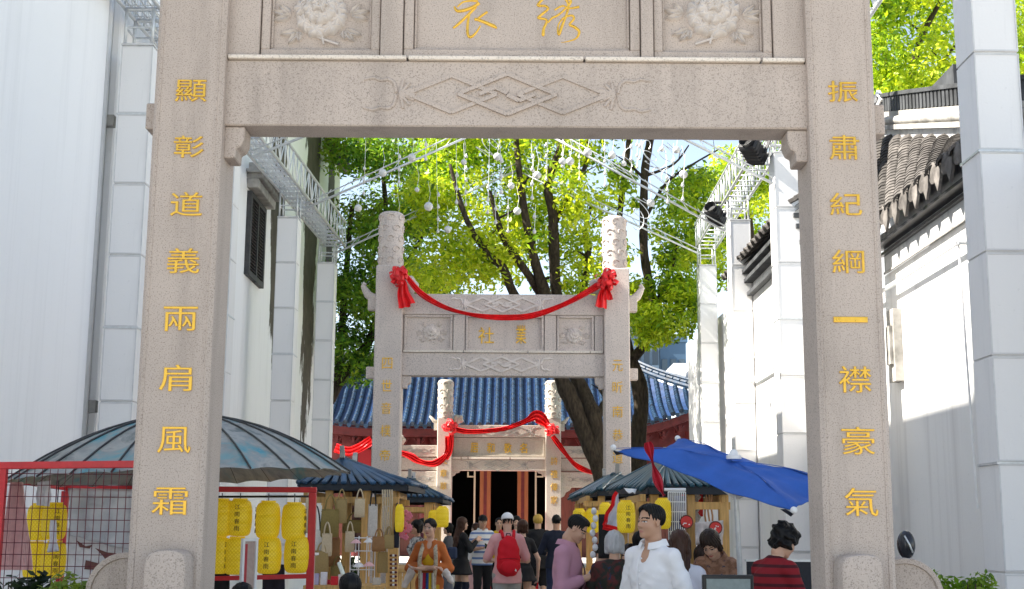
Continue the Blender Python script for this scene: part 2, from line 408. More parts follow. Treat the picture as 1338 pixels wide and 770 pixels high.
def diamonds(cx, cz, s_, y, w):
    """three interlaced lozenges with clawed ends; s_ = half length of the lozenge run"""
    mb = MB(); cnt = [0]
    def line(pts):
        for a, b in zip(pts[:-1], pts[1:]):
            cnt[0] += 1; yy = y-.0011*(cnt[0] % 9); mb.bar((cx+a[0]*s_, yy, cz+a[1]*s_), (cx+b[0]*s_, yy, cz+b[1]*s_), w, w*.9, up=(0,1,0))
    for c, hw, hh in ((-.565,.46,.195), (0,.5,.215), (.565,.46,.195)):
        line([(c-hw,0),(c,hh),(c+hw,0),(c,-hh),(c-hw,0)])
    line([(-.28,0),(-.12,.07),(0,.01)]); line([(.28,0),(.12,-.07),(0,-.01)])
    for e in (-1, 1):
        x0 = e*1.06
        for a in range(7):
            t = -1.25+a*.42; dx, dz = math.cos(t)*.09, math.sin(t)*.13
            stroke_mb(mb, [(cx+(x0+e*.03+e*-.0)*s_, cz, w*.7), (cx+(x0+e*(.05-.18*math.cos(t)))*s_, cz+dz*1.25*s_, w*.45)], y, 1.0)
        for zz in (1, -1):
            stroke_mb(mb, [(cx+(x0+e*.07)*s_, cz+zz*.02*s_, w*.5), (cx+(x0+e*.09)*s_, cz+zz*.11*s_, w*.55), (cx+(x0+e*.15)*s_, cz+zz*.155*s_, w*.55), (cx+(x0+e*.23)*s_, cz+zz*.145*s_, w*.5), (cx+(x0+e*.30)*s_, cz+zz*.17*s_, w*.5), (cx+(x0+e*.40)*s_, cz+zz*.15*s_, w*.35)], y, .9)
    return mb
def cloud_post(cx, cy, r, z0, z1):
    """turned post with rows of carved scrolls"""
    mb = MB(); H = z1-z0
    mb.lathe([(r, z0), (r, z1-.35*r), (r*.95, z1-.14*r), (r*.78, z1-.03*r), (0.0, z1)], (cx, cy, 0), 28)
    rows = 5
    for i in range(rows):
        zc = z0 + H*(i+.45)/rows*.97
        for j in range(5):
            a0 = -math.pi/2 + (j-2)*1.0 + (.5 if i % 2 else 0)
            pts = []
            for k in range(12):
                t = k/11; sp = (1-t*.8)*H/rows*.42; w = t*5.2 + .4
                pts.append((cx+math.cos(a0+sp*math.cos(w)/r*1.0)*(r+.006), cy+math.sin(a0+sp*math.cos(w)/r*1.0)*(r+.006), zc+sp*math.sin(w)))
            mb.tube(pts, [r*.085*(1-.4*k/11) for k in range(12)], 5)
    return mb

# ---------------------------------------------------------------- first gateway (nearest)
G1 = 7.0
gate = thing('stone_gateway', 'nearest carved granite gateway with tall gilded couplets on its two square posts', 'gateway', (0, G1, 0))
lx0, lx1 = P(186, 385, G1).x, P(279, 385, G1).x
rx0, rx1 = P(1066.5, 385, G1).x, P(1155, 385, G1).x
BY = G1+.07
pil = []
for (a, b) in ((lx0, lx1), (rx0, rx1)):
    m_ = MB().box(a, b, G1, G1+.37, 0, 5.75)
    p_ = part('pillar', m_, M['granite'], gate, bevel=.02); pil.append(p_)
    part('finial', cloud_post((a+b)/2, G1+.185, .17, 5.75, 7.0), M['granite'], p_, smooth=R(40))
    # sunk fillet lines along the arrises
    m_ = MB()
    for x in (a+.035, b-.035): m_.box(x-.004, x+.004, G1-.004, G1+.01, .9, 5.7)
    part('arris_fillet', m_, M['granite'], p_)
z0, z1 = P(669, 166, BY).z, P(669, 80.5, BY).z
lint = part('lintel', MB().box(lx1-.02, rx0+.02, BY, BY+.235, z0, z1-.0), M['granite'], gate, bevel=.008)
cxm = P(665, 124, BY).x; czm = P(669, 124, BY).z
s1 = (P(802, 124, BY).x - P(540, 124, BY).x)/2
part('lozenge_carving', diamonds(cxm-.01, czm, s1/1.02, BY, .022), M['granite'], lint)
for (pa, pb) in ((304, 531), (534, 762), (765, 993), (996, 1047)):
    a, b = P(pa, 79, BY).x, P(pb, 79, BY).x
    if pa == 304: a = lx1+.004
    if pb == 1047: b = rx0-.004
    part('ledge', MB().box(a, b, BY-.022, BY+.20, z1+.002, z1+.026), M['ledge'], gate, bevel=.004)
zp = z1+.028; zt = 5.02
back = part('panel_back', MB().box(lx1-.01, rx0+.01, BY+.075, BY+.2, zp, zt), M['granite'], gate)
def px_x(p): return P(p, 40, BY).x
for a, b in ((lx1-.005, px_x(339)), (px_x(497), px_x(526)), (px_x(838), px_x(854)), (px_x(1011), rx0+.005)):
    part('stile', MB().box(a, b, BY+.01, BY+.075-.001, zp, zt), M['granite'], gate, bevel=.004)
def frame(mb, a, b, c, d, w, y0, y1):
    mb.box(a, b, y0, y1, c, c+w); mb.box(a, b, y0, y1, d-w, d); mb.box(a, a+w, y0, y1, c+w, d-w); mb.box(b-w, b, y0, y1, c+w, d-w)
for i, (a, b) in enumerate(((px_x(340), px_x(496)), (px_x(855), px_x(1010)))):
    m_ = MB(); frame(m_, a+.001, b-.001, zp, zt, .05, BY+.03, BY+.0745)
    frame(m_, a+.052, b-.052, zp+.052, zt-.052, .014, BY+.055, BY+.0745)
    cp = part('panel_frame', m_, M['granite'], gate, bevel=.004)
    c0 = XZ(417 if i == 0 else 934, 12, BY)
    part('peony_carving', peony(c0[0], c0[1], .31, BY+.078, 1 if i == 0 else -1), M['carved'], cp, smooth=R(50))
m_ = MB(); a, b = px_x(527), px_x(837)
frame(m_, a+.001, b-.001, zp, zt, .055, BY+.03, BY+.0745); frame(m_, a+.06, b-.06, zp+.058, zt-.058, .012, BY+.05, BY+.0745)
npn = part('panel_frame', m_, M['granite'], gate, bevel=.004)
# the two running-script characters, brush strokes traced as relief
def strokes(name, lst, ox, oy, k, parent, wk=1.0):
    mb = MB()
    for st in lst:
        pts = []
        for (x, y, w) in st:
            q = P(ox+x/k, oy+y/k, BY+.075); pts.append((q.x, q.z, w/k*BY/F_PX*wk))
        stroke_mb(mb, pts, BY+.0755, .75)
    return part(name, mb, M['gold'], parent, smooth=R(60))
K5 = 6.371
strokes('gilded_character', [
    [(255,-95,12),(262,-70,16),(252,-48,9)], [(170,-20,8),(250,-40,14),(335,-62,9)],
    [(150,55,8),(175,92,15),(240,85,17),(320,52,15),(355,25,18)], [(175,60,7),(220,20,9),(285,8,10),(345,10,12)],
    [(330,60,13),(250,140,13),(180,205,13),(140,235,11)],
    [(275,120,11),(262,200,12),(262,280,13),(285,310,14),(330,275,10),(368,215,7)],
    [(425,100,12),(375,135,11),(335,165,12),(330,160,14),(400,185,16),(480,220,18),(505,238,6)]], 570, 0, K5, npn)
strokes('gilded_character', [
    [(950,-70,9),(900,-20,11),(845,45,13),(905,50,12),(930,75,12),(880,120,12),(850,150,13),(905,160,12),(920,180,11),(895,240,13),(890,290,15),(885,302,7)],
    [(930,190,7),(965,150,10),(1000,135,11),(1060,90,10),(1120,20,12),(1100,-10,14)],
    [(985,85,9),(1050,50,9),(1110,70,9),(1190,58,14)],
    [(1060,-30,9),(1100,40,12),(1085,120,11),(1050,210,12),(1020,290,13),(1015,215,7),(1060,150,9),(1130,130,11),(1145,160,11),(1110,205,11),(1150,225,15),(1190,265,13),(1165,320,9),(1100,345,6),(1040,355,3)]], 570, 0, K5, npn)
part('top_beam', MB().box(lx1-.02, rx0+.02, BY, BY+.235, zt+.002, zt+.42), M['granite'], gate, bevel=.008)
def corbel_poly(x, zt_, d, h, sgn):
    return [(x, zt_), (x+sgn*d, zt_), (x+sgn*d*.98, zt_-h*.42), (x+sgn*d*.84, zt_-h*.62), (x+sgn*d*.6, zt_-h*.70), (x+sgn*d*.58, zt_-h), (x, zt_-h)]
part('corbel', MB().prism(corbel_poly(lx1-.004, z0-.002, .115, .185, 1), BY+.02, BY+.20), M['granite'], gate, bevel=.006)
part('corbel', MB().prism(corbel_poly(rx0+.004, z0-.002, .115, .185, -1), BY+.02, BY+.20), M['granite'], gate, bevel=.006)
zs0, zs1 = P(190, 165, BY).z, P(190, 131, BY).z
part('beam_end', MB().box(lx0-.075, lx0+.01, BY+.05, BY+.2, zs0, zs1), M['granite'], gate, bevel=.006)
part('beam_end', MB().box(rx1-.01, rx1+.085, BY+.05, BY+.2, P(1150,172,BY).z, P(1150,133,BY).z), M['granite'], gate, bevel=.006)
for chs, side, pts in (('顯彰道義兩肩風霜', 0, [(250,119,42,29),(247,192,40,29),(244,267,42,31),(240,341,42,32),(236,417,44,31),(230,494,42,33),(228,575,42,32),(222,655,45,33)]),
                       ('振肅紀綱一襟豪氣', 1, [(1101,120,40,28),(1103,193,40,32),(1105,267,42,29),(1108,342,42,30),(1111,418,44,7),(1117,496,42,33),(1121,576,42,34),(1125,656,42,34)])):
    for ch, (px, py, w, h) in zip(chs, pts):
        x, z = XZ(px, py, G1); k = G1/F_PX
        part('gilded_character', char_mb(ch, x, z, w*k*1.02, h*k*1.06, G1+.001, .011, .0), M['gold'], pil[side])
def drum(name, cx, cy, r, axis, w, zc, parent):
    """drum stone: disc with a rim standing on a block"""
    mb = MB(); n = 28
    def ring(rad, off):
        return [((cx+off, cy+rad*math.cos(t), zc+rad*math.sin(t)) if axis == 'x' else (cx+rad*math.cos(t), cy+off, zc+rad*math.sin(t))) for t in [2*math.pi*i/n for i in range(n)]]
    rings = [ring(r*.80, -w/2+.012), ring(r*.84, -w/2+.012), ring(r*.86, -w/2), ring(r*.98, -w/2), ring(r, -w/2+.012), ring(r, w/2-.012), ring(r*.98, w/2), ring(r*.86, w/2), ring(r*.84, w/2-.012), ring(r*.80, w/2-.012)]
    vs = [p for q in rings for p in q]; fs = [tuple(range(n)), tuple(range((len(rings)-1)*n, len(rings)*n))]
    for i in range(len(rings)-1):
        for j in range(n): fs.append((i*n+j, i*n+(j+1) % n, (i+1)*n+(j+1) % n, (i+1)*n+j))
    mb.add(vs, fs)
    d = r*.95
    if axis == 'x': mb.box(cx-w/2-.005, cx+w/2+.005, cy-d, cy+d, 0, zc-r*.72)
    else: mb.box(cx-d, cx+d, cy-w/2-.005, cy+w/2+.005, 0, zc-r*.72)
    return part(name, mb, M['granite'], parent, smooth=R(35))
for sx, (a, b) in ((-1, (lx0, lx1)), (1, (rx0, rx1))):
    zc = P(669, 722, G1-.3).z
    cx = P(208, 740, G1-.3).x if sx < 0 else P(1134, 740, G1-.3).x
    hw = .108; poly = [(cx-hw, 0), (cx+hw, 0), (cx+hw, zc-.075), (cx+hw*.93, zc-.035), (cx+hw*.74, zc-.010), (cx+hw*.3, zc), (cx-hw*.35, zc-.003), (cx-hw*.78, zc-.016), (cx-hw*.95, zc-.05), (cx-hw, zc-.10)]
    part('drum_stone', MB().prism(poly, G1-.20, G1-.002), M['granite'], pil[0 if sx < 0 else 1], bevel=.022, seg=2, smooth=R(40))
    q = P(170, 774, G1+.5) if sx < 0 else P(1177, 779, G1+.5)
    drum('drum_stone', q.x, G1+.47, .225 if sx < 0 else .215, 'y', .16, q.z, pil[0 if sx < 0 else 1])

# ---------------------------------------------------------------- second gateway
G2 = 21.0
g2 = thing('stone_gateway', 'second carved stone gateway hung with a red sash in front of the tree', 'gateway', (0, G2, 0))
def gx(p, y=430): return P(p, y, G2).x
def gz(y, p=657): return P(p, y, G2).z
k2 = G2/F_PX
B2 = G2+.12
pl2 = []
for (a, b, pa, pb, ptop, pmid) in ((gx(489.5), gx(525.5), 495, 527, 275, 347), (gx(789.5), gx(823), 787, 818.5, 279, 349)):
    p_ = part('pillar', MB().box(a, b, G2, G2+.45, 0, gz(pmid)), M['granite2'], g2, bevel=.02); pl2.append(p_)
    r = (P(pb, 310, G2).x-P(pa, 310, G2).x)/2; cx = (P(pb, 310, G2+.2).x+P(pa, 310, G2+.2).x)/2
    part('cloud_post', cloud_post(cx, G2+.225, r, gz(pmid)+.001, gz(ptop)), M['granite2'], p_, smooth=R(45))
xa, xb = gx(525.5)-.02, gx(789.5)+.02
lb = part('lintel', MB().box(xa, xb, B2, B2+.25, gz(490.5), gz(460)), M['granite2'], g2, bevel=.01)
ub = part('top_beam', MB().box(xa, xb, B2, B2+.25, gz(410), gz(383)), M['granite2'], g2, bevel=.01)
part('lozenge_carving', diamonds(gx(655), gz(475), (gx(702)-gx(609))/2, B2, .032), M['carved2'], lb)
part('lozenge_carving', diamonds(gx(656), gz(396.5), (gx(704)-gx(611))/2, B2, .032), M['carved2'], ub)
for a, b in ((527, 605), (606, 689.5), (690.5, 771), (772, 788)):
    part('ledge', MB().box(gx(a), gx(b), B2-.03, B2+.2, gz(460)+.002, gz(457)), M['ledge'], g2)
part('panel_back', MB().box(xa, xb, B2+.07, B2+.2, gz(457)+.002, gz(410)-.002), M['granite2'], g2)
def pan(a, b, zb=457, zt_=410, w=.035):
    m_ = MB(); frame(m_, gx(a)+.004, gx(b)-.004, gz(zb)+.004, gz(zt_)-.004, w, B2+.02, B2+.069); return part('panel_frame', m_, M['granite2'], g2, bevel=.004)
for a, b in ((592, 607), (712, 727), (778, 789)): part('stile', MB().box(gx(a), gx(b), B2+.015, B2+.069, gz(457)+.004, gz(410)-.004), M['granite2'], g2, bevel=.004)
q = pan(527, 591); part('peony_carving', peony(gx(563), gz(433), .28, B2+.073, 1), M['carved2'], q, smooth=R(50))
q = pan(728, 777); part('peony_carving', peony(gx(751), gz(436), .27, B2+.073, -1), M['carved2'], q, smooth=R(50))
q = pan(608, 711)
for ch, px, py, w, h in (('社', 635, 436.5, 21, 22), ('業', 681, 435, 14, 25)):
    part('gilded_character', char_mb(ch, gx(px), gz(py), w*k2, h*k2, B2+.071, .02, .0), M['gold'], q)
part('corbel', MB().prism(corbel_poly(gx(525.5)-.004, gz(490.5)-.002, .15, .2, 1), B2+.03, B2+.2), M['granite2'], g2, bevel=.008)
part('corbel', MB().prism(corbel_poly(gx(789.5)+.004, gz(490.5)-.002, .15, .2, -1), B2+.03, B2+.2), M['granite2'], g2, bevel=.008)
for sgn, xe in ((-1, gx(489.5)), (1, gx(823))):
    for za, zb in ((404, 389), (494, 479)):
        part('beam_end', MB().box(min(xe-sgn*.02, xe+sgn*.14), max(xe-sgn*.02, xe+sgn*.14), B2+.03, B2+.2, gz(za), gz(zb)), M['granite2'], g2, bevel=.008)
    m_ = MB(); zc = gz(383)
    pts = [(xe+sgn*x, B2+.12, zc+z) for x, z in ((-.02,-.06),(.08,-.05),(.15,0),(.20,.08),(.235,.15),(.22,.19),(.185,.17))]
    m_.tube(pts, [.075,.075,.07,.055,.04,.03,.02], 8)
    part('scroll', m_, M['granite2'], g2, smooth=R(50))
    m_ = MB(); zc = gz(372); xi = gx(527) if sgn < 0 else gx(788)
    ring_fan(m_, xi-sgn*.06, zc, B2+.02, .16, .16, 0, .06, 5, .1, 3); part('cloud_bracket', m_, M['granite2'], g2)
for chs, si, px, ys in (('四世音樸帝', 0, 506, (475, 504, 533.5, 563, 595)), ('元昕南恭道竹', 1, 807, (478, 506, 538, 568.5, 598, 629))):
    for ch, py in zip(chs, ys):
        x, z = XZ(px - (0 if si else (py-475)*.025), py, G2); part('gilded_character', char_mb(ch, x, z, 13.5*k2, 15*k2, G2+.001, .012, -.004), M['gold'], pl2[si])

# ---------------------------------------------------------------- third gateway (three bays)
G3 = 40.0; k3 = G3/F_PX
g3 = thing('stone_gateway', 'farthest three-bay stone gateway with a red sash, before the blue-tiled hall', 'gateway', (0, G3, .6))
def hx(p, y=590): return P(p, y, G3).x
def hz(y, p=652): return P(p, y, G3).z
pl3 = []
for a, b, top in ((571, 590.5, 1), (713, 733, 1), (500, 518, 0), (797, 815, 0)):
    zt3 = hz(546) if top else hz(566)
    p_ = part('pillar', MB().box(hx(a), hx(b), G3, G3+.45, .59, zt3), M['granite3'], g3, bevel=.02); pl3.append(p_)
    if top: part('cloud_post', cloud_post(hx((a+b)/2), G3+.225, (hx(b)-hx(a))/2*1.03, zt3+.001, hz(496)), M['granite3'], p_, smooth=R(45))
y3 = G3+.12
def beam3(nm, a, b, za, zb, d=0.0):
    return part(nm, MB().box(hx(a)-.02, hx(b)+.02, y3+d, y3+.25, hz(za), hz(zb)-.006), M['granite3'], g3, bevel=.01)
q = beam3('top_beam', 590.5, 713, 571, 555); part('lozenge_carving', diamonds(hx(660), hz(563), .75, y3, .02), M['greystone'], q)
q = beam3('name_panel', 590.5, 713, 597, 571, .07)
for ch, px in (('居', 619.5), ('和', 641), ('教', 663.5), ('名', 684)):
    part('gilded_character', char_mb(ch, hx(px), hz(585), 10*k3, 13*k3, y3+.071, .02, .01), M['gold'], q)
m_ = MB(); frame(m_, hx(593), hx(711), hz(596), hz(572), .04, y3+.03, y3+.069); part('panel_frame', m_, M['granite3'], g3)
for a, b in ((591, 602), (603, 611), (612, 666), (667, 712.5)): part('ledge', MB().box(hx(a), hx(b), y3-.04, y3+.2, hz(600)+.002, hz(597)), M['ledge'], g3)
q = beam3('lintel', 590.5, 713, 615, 600); part('lozenge_carving', diamonds(hx(650), hz(608), .8, y3, .02), M['greystone'], q)
for a, b in ((518, 571), (733, 797)):
    for za, zb, nm in ((597, 582, 'top_beam'), (615, 598, 'name_panel'), (636, 616, 'lintel')):
        q = beam3(nm, a, b, za, zb, .05 if nm == 'name_panel' else 0)
        if nm != 'name_panel': part('lozenge_carving', diamonds(hx((a+b)/2), hz((za+zb)/2), .36, y3, .016), M['greystone'], q)
    for s_, xx in ((1, a), (-1, b)): part('corbel', MB().prism([(hx(xx), hz(636)-.002), (hx(xx)+s_*.34, hz(636)-.002), (hx(xx)+s_*.28, hz(640)), (hx(xx)+s_*.16, hz(643)), (hx(xx)+s_*.1, hz(648)), (hx(xx), hz(650))], y3+.04, y3+.2), M['granite3'], g3)
for s_, xx in ((1, 590.5), (-1, 713)):
    part('corbel', MB().prism([(hx(xx)-s_*.005, hz(615)-.002), (hx(xx)+s_*.26, hz(615)-.002), (hx(xx)+s_*.22, hz(617.5)), (hx(xx)+s_*.12, hz(618.5)), (hx(xx)+s_*.09, hz(621)), (hx(xx)-s_*.005, hz(623))], y3+.04, y3+.2), M['granite3'], g3)
    m_ = MB(); ring_fan(m_, hx(xx)+s_*.17, hz(548), y3+.03, .17, .15, 0, .07, 5, .1, 5); part('cloud_bracket', m_, M['granite3'], g3)
for s_, xx in ((-1, 571), (1, 733)):
    part('beam_end', MB().box(min(hx(xx), hx(xx)+s_*.12), max(hx(xx), hx(xx)+s_*.12), y3+.03, y3+.2, hz(562), hz(553)), M['granite3'], g3)
    m_ = MB(); m_.tube([(hx(xx)+s_*x, y3+.1, hz(552)+z) for x, z in ((0,0),(.12,.04),(.2,.14),(.26,.2))], [.06,.06,.045,.02], 7); part('scroll', m_, M['granite3'], g3, smooth=True)
for sgn, xx in ((1, 521), (-1, 795)):
    m_ = MB(); ring_fan(m_, hx(xx)+sgn*.05, hz(576), y3+.02, .14, .16, 0, .06, 5, .1, 8); part('cloud_bracket', m_, M['granite3'], g3)
for si, px, chs in ((0, 580, '文章華國'), (1, 724, '詩禮傳家')):
    for i, ch in enumerate(chs): part('gilded_character', char_mb(ch, hx(px), hz(602+i*17), 9*k3, 10*k3, G3+.001, .012, -.004), M['gold'], pl3[si])

# ---------------------------------------------------------------- hall with the blue tiled roof
HY = 44.0
hall = thing('temple_hall', 'dark red hall with a sweeping blue tiled roof behind the farthest gateway', 'hall', (0, HY, .6))
XR0, XR1, XC0, XC1 = -5.0, 4.3, -8.6, 6.75
def eave_z(x):
    t = max(0, (x-3.2)/3.5) if x > 0 else max(0, (-x-4.6)/4.0)
    return 4.98 + .92*t*t*(1 if x > 0 else .8)
def roof_line(x, n=9):
    ze = eave_z(x)
    if XR0 <= x <= XR1: yt, zt_ = 48.2, 7.7
    else:
        t = (x-XR1)/(XC1-XR1) if x > XR1 else (XR0-x)/(XR0-XC0)
        yt = 48.2 - 4.15*t; zt_ = 7.7 + (eave_z(XC1 if x > 0 else XC0)+.12-7.7)*t**.72
    return [Vector((x, HY+(yt-HY)*s_, ze+(zt_-ze)*s_ - .28*math.sin(math.pi*s_)*min(1, (yt-HY)/3))) for s_ in [i/n for i in range(n+1)]]
mb = MB(); xs = [XC0+(XC1-XC0)*i/80 for i in range(81)]
L_ = [roof_line(x) for x in xs]; nL = len(L_[0])
mb.add([p for l in L_ for p in l], [(i*nL+j, (i+1)*nL+j, (i+1)*nL+j+1, i*nL+j+1) for i in range(80) for j in range(nL-1)])
roof = part('roof', mb, M['blue_pan'], hall)
NT = 54
for i in range(NT):
    x = XC0+.1+(XC1-XC0-.2)*i/(NT-1); l = roof_line(x, 16); pts = []; rad = []
    for j in range(len(l)-1):
        a, b = l[j], l[j+1]
        pts += [a+(b-a)*.02, a+(b-a)*.97]; rad += [.088, .074]
    pts = [p+Vector((0,0,.045)) for p in pts]
    part('tile_row', MB().tube(pts, rad, 8), M['blue_tile'], roof, smooth=R(40))
for i in range(NT-1):
    x = XC0+.1+(XC1-XC0-.2)*(i+.5)/(NT-1); ze = eave_z(x)
    m_ = MB().prism([(x-.085, ze+.03), (x+.085, ze+.03), (x+.075, ze-.06), (x, ze-.13), (x-.075, ze-.06)], HY-.05, HY-.02)
    part('drip_tile', m_, M['blue_tile'], roof)
for xr, xc in ((XR1, XC1), (XR0, XC0)):
    pts = []
    for i in range(13):
        t = i/12; x = xr+(xc-xr)*t; p = roof_line(x)[-1]+Vector((0, 0, .16)); pts.append(p)
    pts.append(pts[-1]+Vector(((xc-xr)*.05, -.25, .22)))
    mb = MB(); mb.tube(pts, .10, 8)
    for z in (.12, .24): mb.tube([p+Vector((0,0,z)) for p in pts], [.06]*len(pts), 6)
    for i in range(1, 12):
        for k in (-1, 1): mb.ball((pts[i].x, pts[i].y-.09, pts[i].z+.05+.06*k), (.07,.03,.05), 6, 0, 4)
    p = pts[9]; mb.tube([p+Vector((0,0,.2)), p+Vector((.05,0,.45)), p+Vector((.16,0,.55)), p+Vector((.2,0,.45))], [.07,.06,.05,.02], 6)
    part('hip_ridge', mb, M['blue_tile'], roof, smooth=R(40))
mb = MB(); mb.box(XR0-.1, XR1+.1, 48.05, 48.35, 7.65, 8.15); mb.tube([(XR0-.15,48.2,8.2),(XR1+.15,48.2,8.2)], .1, 8); part('ridge', mb, M['blue_pan'], roof)
mb = MB()
for a, b in zip(xs[:-1], xs[1:]):
    za, zb = eave_z(a), eave_z(b)
    mb.add([(a,HY+.12,za-.10),(b,HY+.12,zb-.10),(b,HY+.12,zb-.36),(a,HY+.12,za-.36),(a,HY+.4,za-.06),(b,HY+.4,zb-.06),(b,HY+.4,zb-.36),(a,HY+.4,za-.36)], [(0,1,2,3),(3,2,6,7),(4,5,1,0)])
part('eave_board', mb, M['deepred'], hall)  # darker red here puts the shade under the eave into the colour
for i in range(27):
    x = XC0+.4+(XC1-XC0-.8)*i/26
    mb = MB(); mb.prism([(x-.22, eave_z(x)-.40), (x, eave_z(x)-.75), (x+.22, eave_z(x)-.40), (x+.16, eave_z(x)-.40), (x, eave_z(x)-.62), (x-.16, eave_z(x)-.40)], HY+.5, HY+.62); mb.box(x-.05, x+.05, HY+.4, HY+1.4, eave_z(x)-.62, eave_z(x)-.42)
    part('bracket', mb, M['deepred'], hall)
wy = HY+1.6
ox0, ox1 = P(580, 640, wy).x, P(722, 640, wy).x
for a, b in ((-8, ox0), (ox1, 6.3)):
    w = part('wall', MB().box(a, b, wy+.02, wy+.2, .59, 5.4), M['deepred'], hall)
    n = max(2, round((b-a)/.85))
    for i in range(n):
        x0, x1 = a+(b-a)*i/n, a+(b-a)*(i+1)/n
        m_ = MB(); frame(m_, x0+.03, x1-.03, .62, 3.6, .09, wy-.05, wy+.018); m_.box(x0+.12, x1-.12, wy-.02, wy+.018, 1.45, 1.55); m_.box(x0+.13, x1-.13, wy-.008, wy+.018, .72, 1.44); m_.box(x0+.13, x1-.13, wy-.008, wy+.018, 1.56, 3.5)
        part('door_leaf', m_, M['redwood'], hall)
part('wall', MB().box(ox0+.001, ox1-.001, wy+.02, wy+.2, 3.75, 5.4), M['deepred'], hall)
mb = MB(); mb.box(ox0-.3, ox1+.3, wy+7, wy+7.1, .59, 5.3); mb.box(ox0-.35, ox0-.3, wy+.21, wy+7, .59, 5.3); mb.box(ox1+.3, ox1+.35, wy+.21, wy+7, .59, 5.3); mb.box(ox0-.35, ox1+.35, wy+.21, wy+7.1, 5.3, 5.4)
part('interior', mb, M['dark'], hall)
for px, w in ((634, 14), (683, 14)):
    x = P(px, 650, wy).x; h = w*wy/F_PX/2
    m_ = MB().box(x-h, x+h, wy-.10, wy+.3, .59, 3.9); q = part('door_post', m_, M['orange_wood'], hall, bevel=.02)
    part('post_stripe', MB().box(x-h*.3, x+h*.3, wy-.112, wy-.099, .6, 3.88), M['deepred'], q)
for px, s_ in ((620, -1), (700, 1)):
    x = P(px, 650, wy).x
    m_ = MB().box(x-.03, x+.03, wy-.06, wy+.02, .6, 3.8); z = P(px, 624, wy).z; a_ = x-s_*.0
    m_.box(min(x, x+s_*.26), max(x, x+s_*.26), wy-.05, wy+.0, z, z+.05); m_.box(*sorted((x+s_*.26, x+s_*.21)), wy-.05, wy, z+.051, z+.2)
    part('door_trim', m_, plain((.45,.38,.27), .6, 'pale_trim'), hall)
for i in range(7):
    x = -7.6+i*2.3
    if ox0-.2 < x < ox1+.2: continue
    part('column', MB().lathe([(.17,.59),(.17,4.9)], (x, HY+1.0, 0), 14), M['deepred'], hall, smooth=R(40))
xl = P(478, 590, HY+.9).x
mb = MB()
part('banner', mb.box(xl-.24, xl+.2, HY+.75, HY+.78, 2.9, 4.2), plain((.26,.012,.016), .6, 'red_banner'), hall)

# ---------------------------------------------------------------- left building
LX = -4.92
lb_ = thing('white_building', 'tall white rendered building along the left, mould streaked near its louvred window', 'building', (LX, 20, 0))
def left_wall_mat():
    b = NB('mouldy_lime_wash'); co = b.coord(); tc = b.node('ShaderNodeTexCoord'); sx = b.node('ShaderNodeSeparateXYZ'); b.l(tc.outputs['Object'], sx.inputs[0])
    n1 = b.noise(b.coord((1, 1, .25)), 1.6, 6, .65); n2 = b.noise(b.coord((2,6,.5)), 1.0, 6, .6); n3 = b.noise(b.coord((1,3,.12)), 1.4, 5, .6)
    col = b.mix(b.math('MULTIPLY', b.ramp(n2, [(.5,0.),(.85,1.)]), .28), (.86,.86,.865), (.52,.52,.53))
    def blot(y0, w, z0, z1, seed):
        dy = b.math('ABSOLUTE', b.math('SUBTRACT', sx.outputs[1], y0)); ry = b.math('SUBTRACT', 1.0, b.math('DIVIDE', dy, w))
        rz = b.math('MULTIPLY', b.math('SUBTRACT', sx.outputs[2], z0), 1.0/(z1-z0)); rz = b.math('MINIMUM', b.math('MAXIMUM', rz, 0.0), 1.0)
        k = b.math('ADD', b.math('MULTIPLY', b.math('MULTIPLY', ry, 1.9), b.math('ADD', rz, .15)), b.math('MULTIPLY', b.math('SUBTRACT', b.noise(b.coord((1,1.2,.35)), 1.3+seed, 6, .7), .5), 2.4))
        return b.ramp(k, [(.46, 0.), (.56, 1.)])
    dk = b.mix(b.noise(co, 4, 4), (.03,.027,.022), (.15,.13,.10))
    col = b.mix(blot(6.7, 1.1, 4.2, 8.6, .0), col, dk); col = b.mix(blot(11.2, 1.4, 3.0, 8.6, .37), col, dk); col = b.mix(blot(14.4, .8, 5.0, 9.5, .37), col, dk)
    b.set(col, .8, 0, .25); b.bump(b.mix(.4, n1, b.noise(co, 25, 4)), .2, .03); return b.m
wm = left_wall_mat()
mb = MB(); mb.box(LX-6, LX-.14, 3.0, 36.3, 0, 11.6)
body = part('wall', mb, wm, lb_)
part('wall', MB().box(LX-6, LX-.15, 2.99, 10.9, 11.61, 16.5), M['wall'], lb_)  # unseen upper wall, added to keep the sun off the nearest right pillar
part('wall_face', MB().box(LX-.139, LX, 3.0, 14.9, 0, 11.75), M['wall'], lb_, bevel=.03)
part('wall_face', MB().box(LX-.139, LX-.03, 15.45, 19.6, 0, 11.7), M['wall'], lb_, bevel=.02)
part('wall_face', MB().box(LX-.139, LX-.06, 19.8, 36.2, 0, 11.65), wm, lb_, bevel=.02)
m_ = MB(); m_.box(LX-6.2, LX+.22, 10.91, 36.6, 11.76, 11.9); m_.box(LX-6.1, LX+.10, 10.92, 36.5, 11.9, 12.02); part('parapet', m_, M['ridge'], lb_)
for z in (2.9, 6.4): part('pipe_clip', MB().box(LX-.13, LX+.03, 15.2, 15.3, z, z+.14), M['greystone'], lb_)
part('downpipe', MB().tube([(LX-.09, 15.17, 0), (LX-.09, 15.17, 11.5)], .045, 10), M['white_paint'], lb_, smooth=True)
wx = LX-.06
ya, yb = 23.55, 25.05; za, zb = P(330, 368, 24.3).z, P(330, 262, 24.3).z
m_ = MB()
for yy in ((ya, ya+.12), (yb-.12, yb), ((ya+yb)/2-.05, (ya+yb)/2+.05)): m_.box(wx, wx+.09, yy[0], yy[1], za, zb)
m_.box(wx, wx+.0895, ya+.121, yb-.121, za, za+.1); m_.box(wx, wx+.0895, ya+.121, yb-.121, zb-.1, zb)
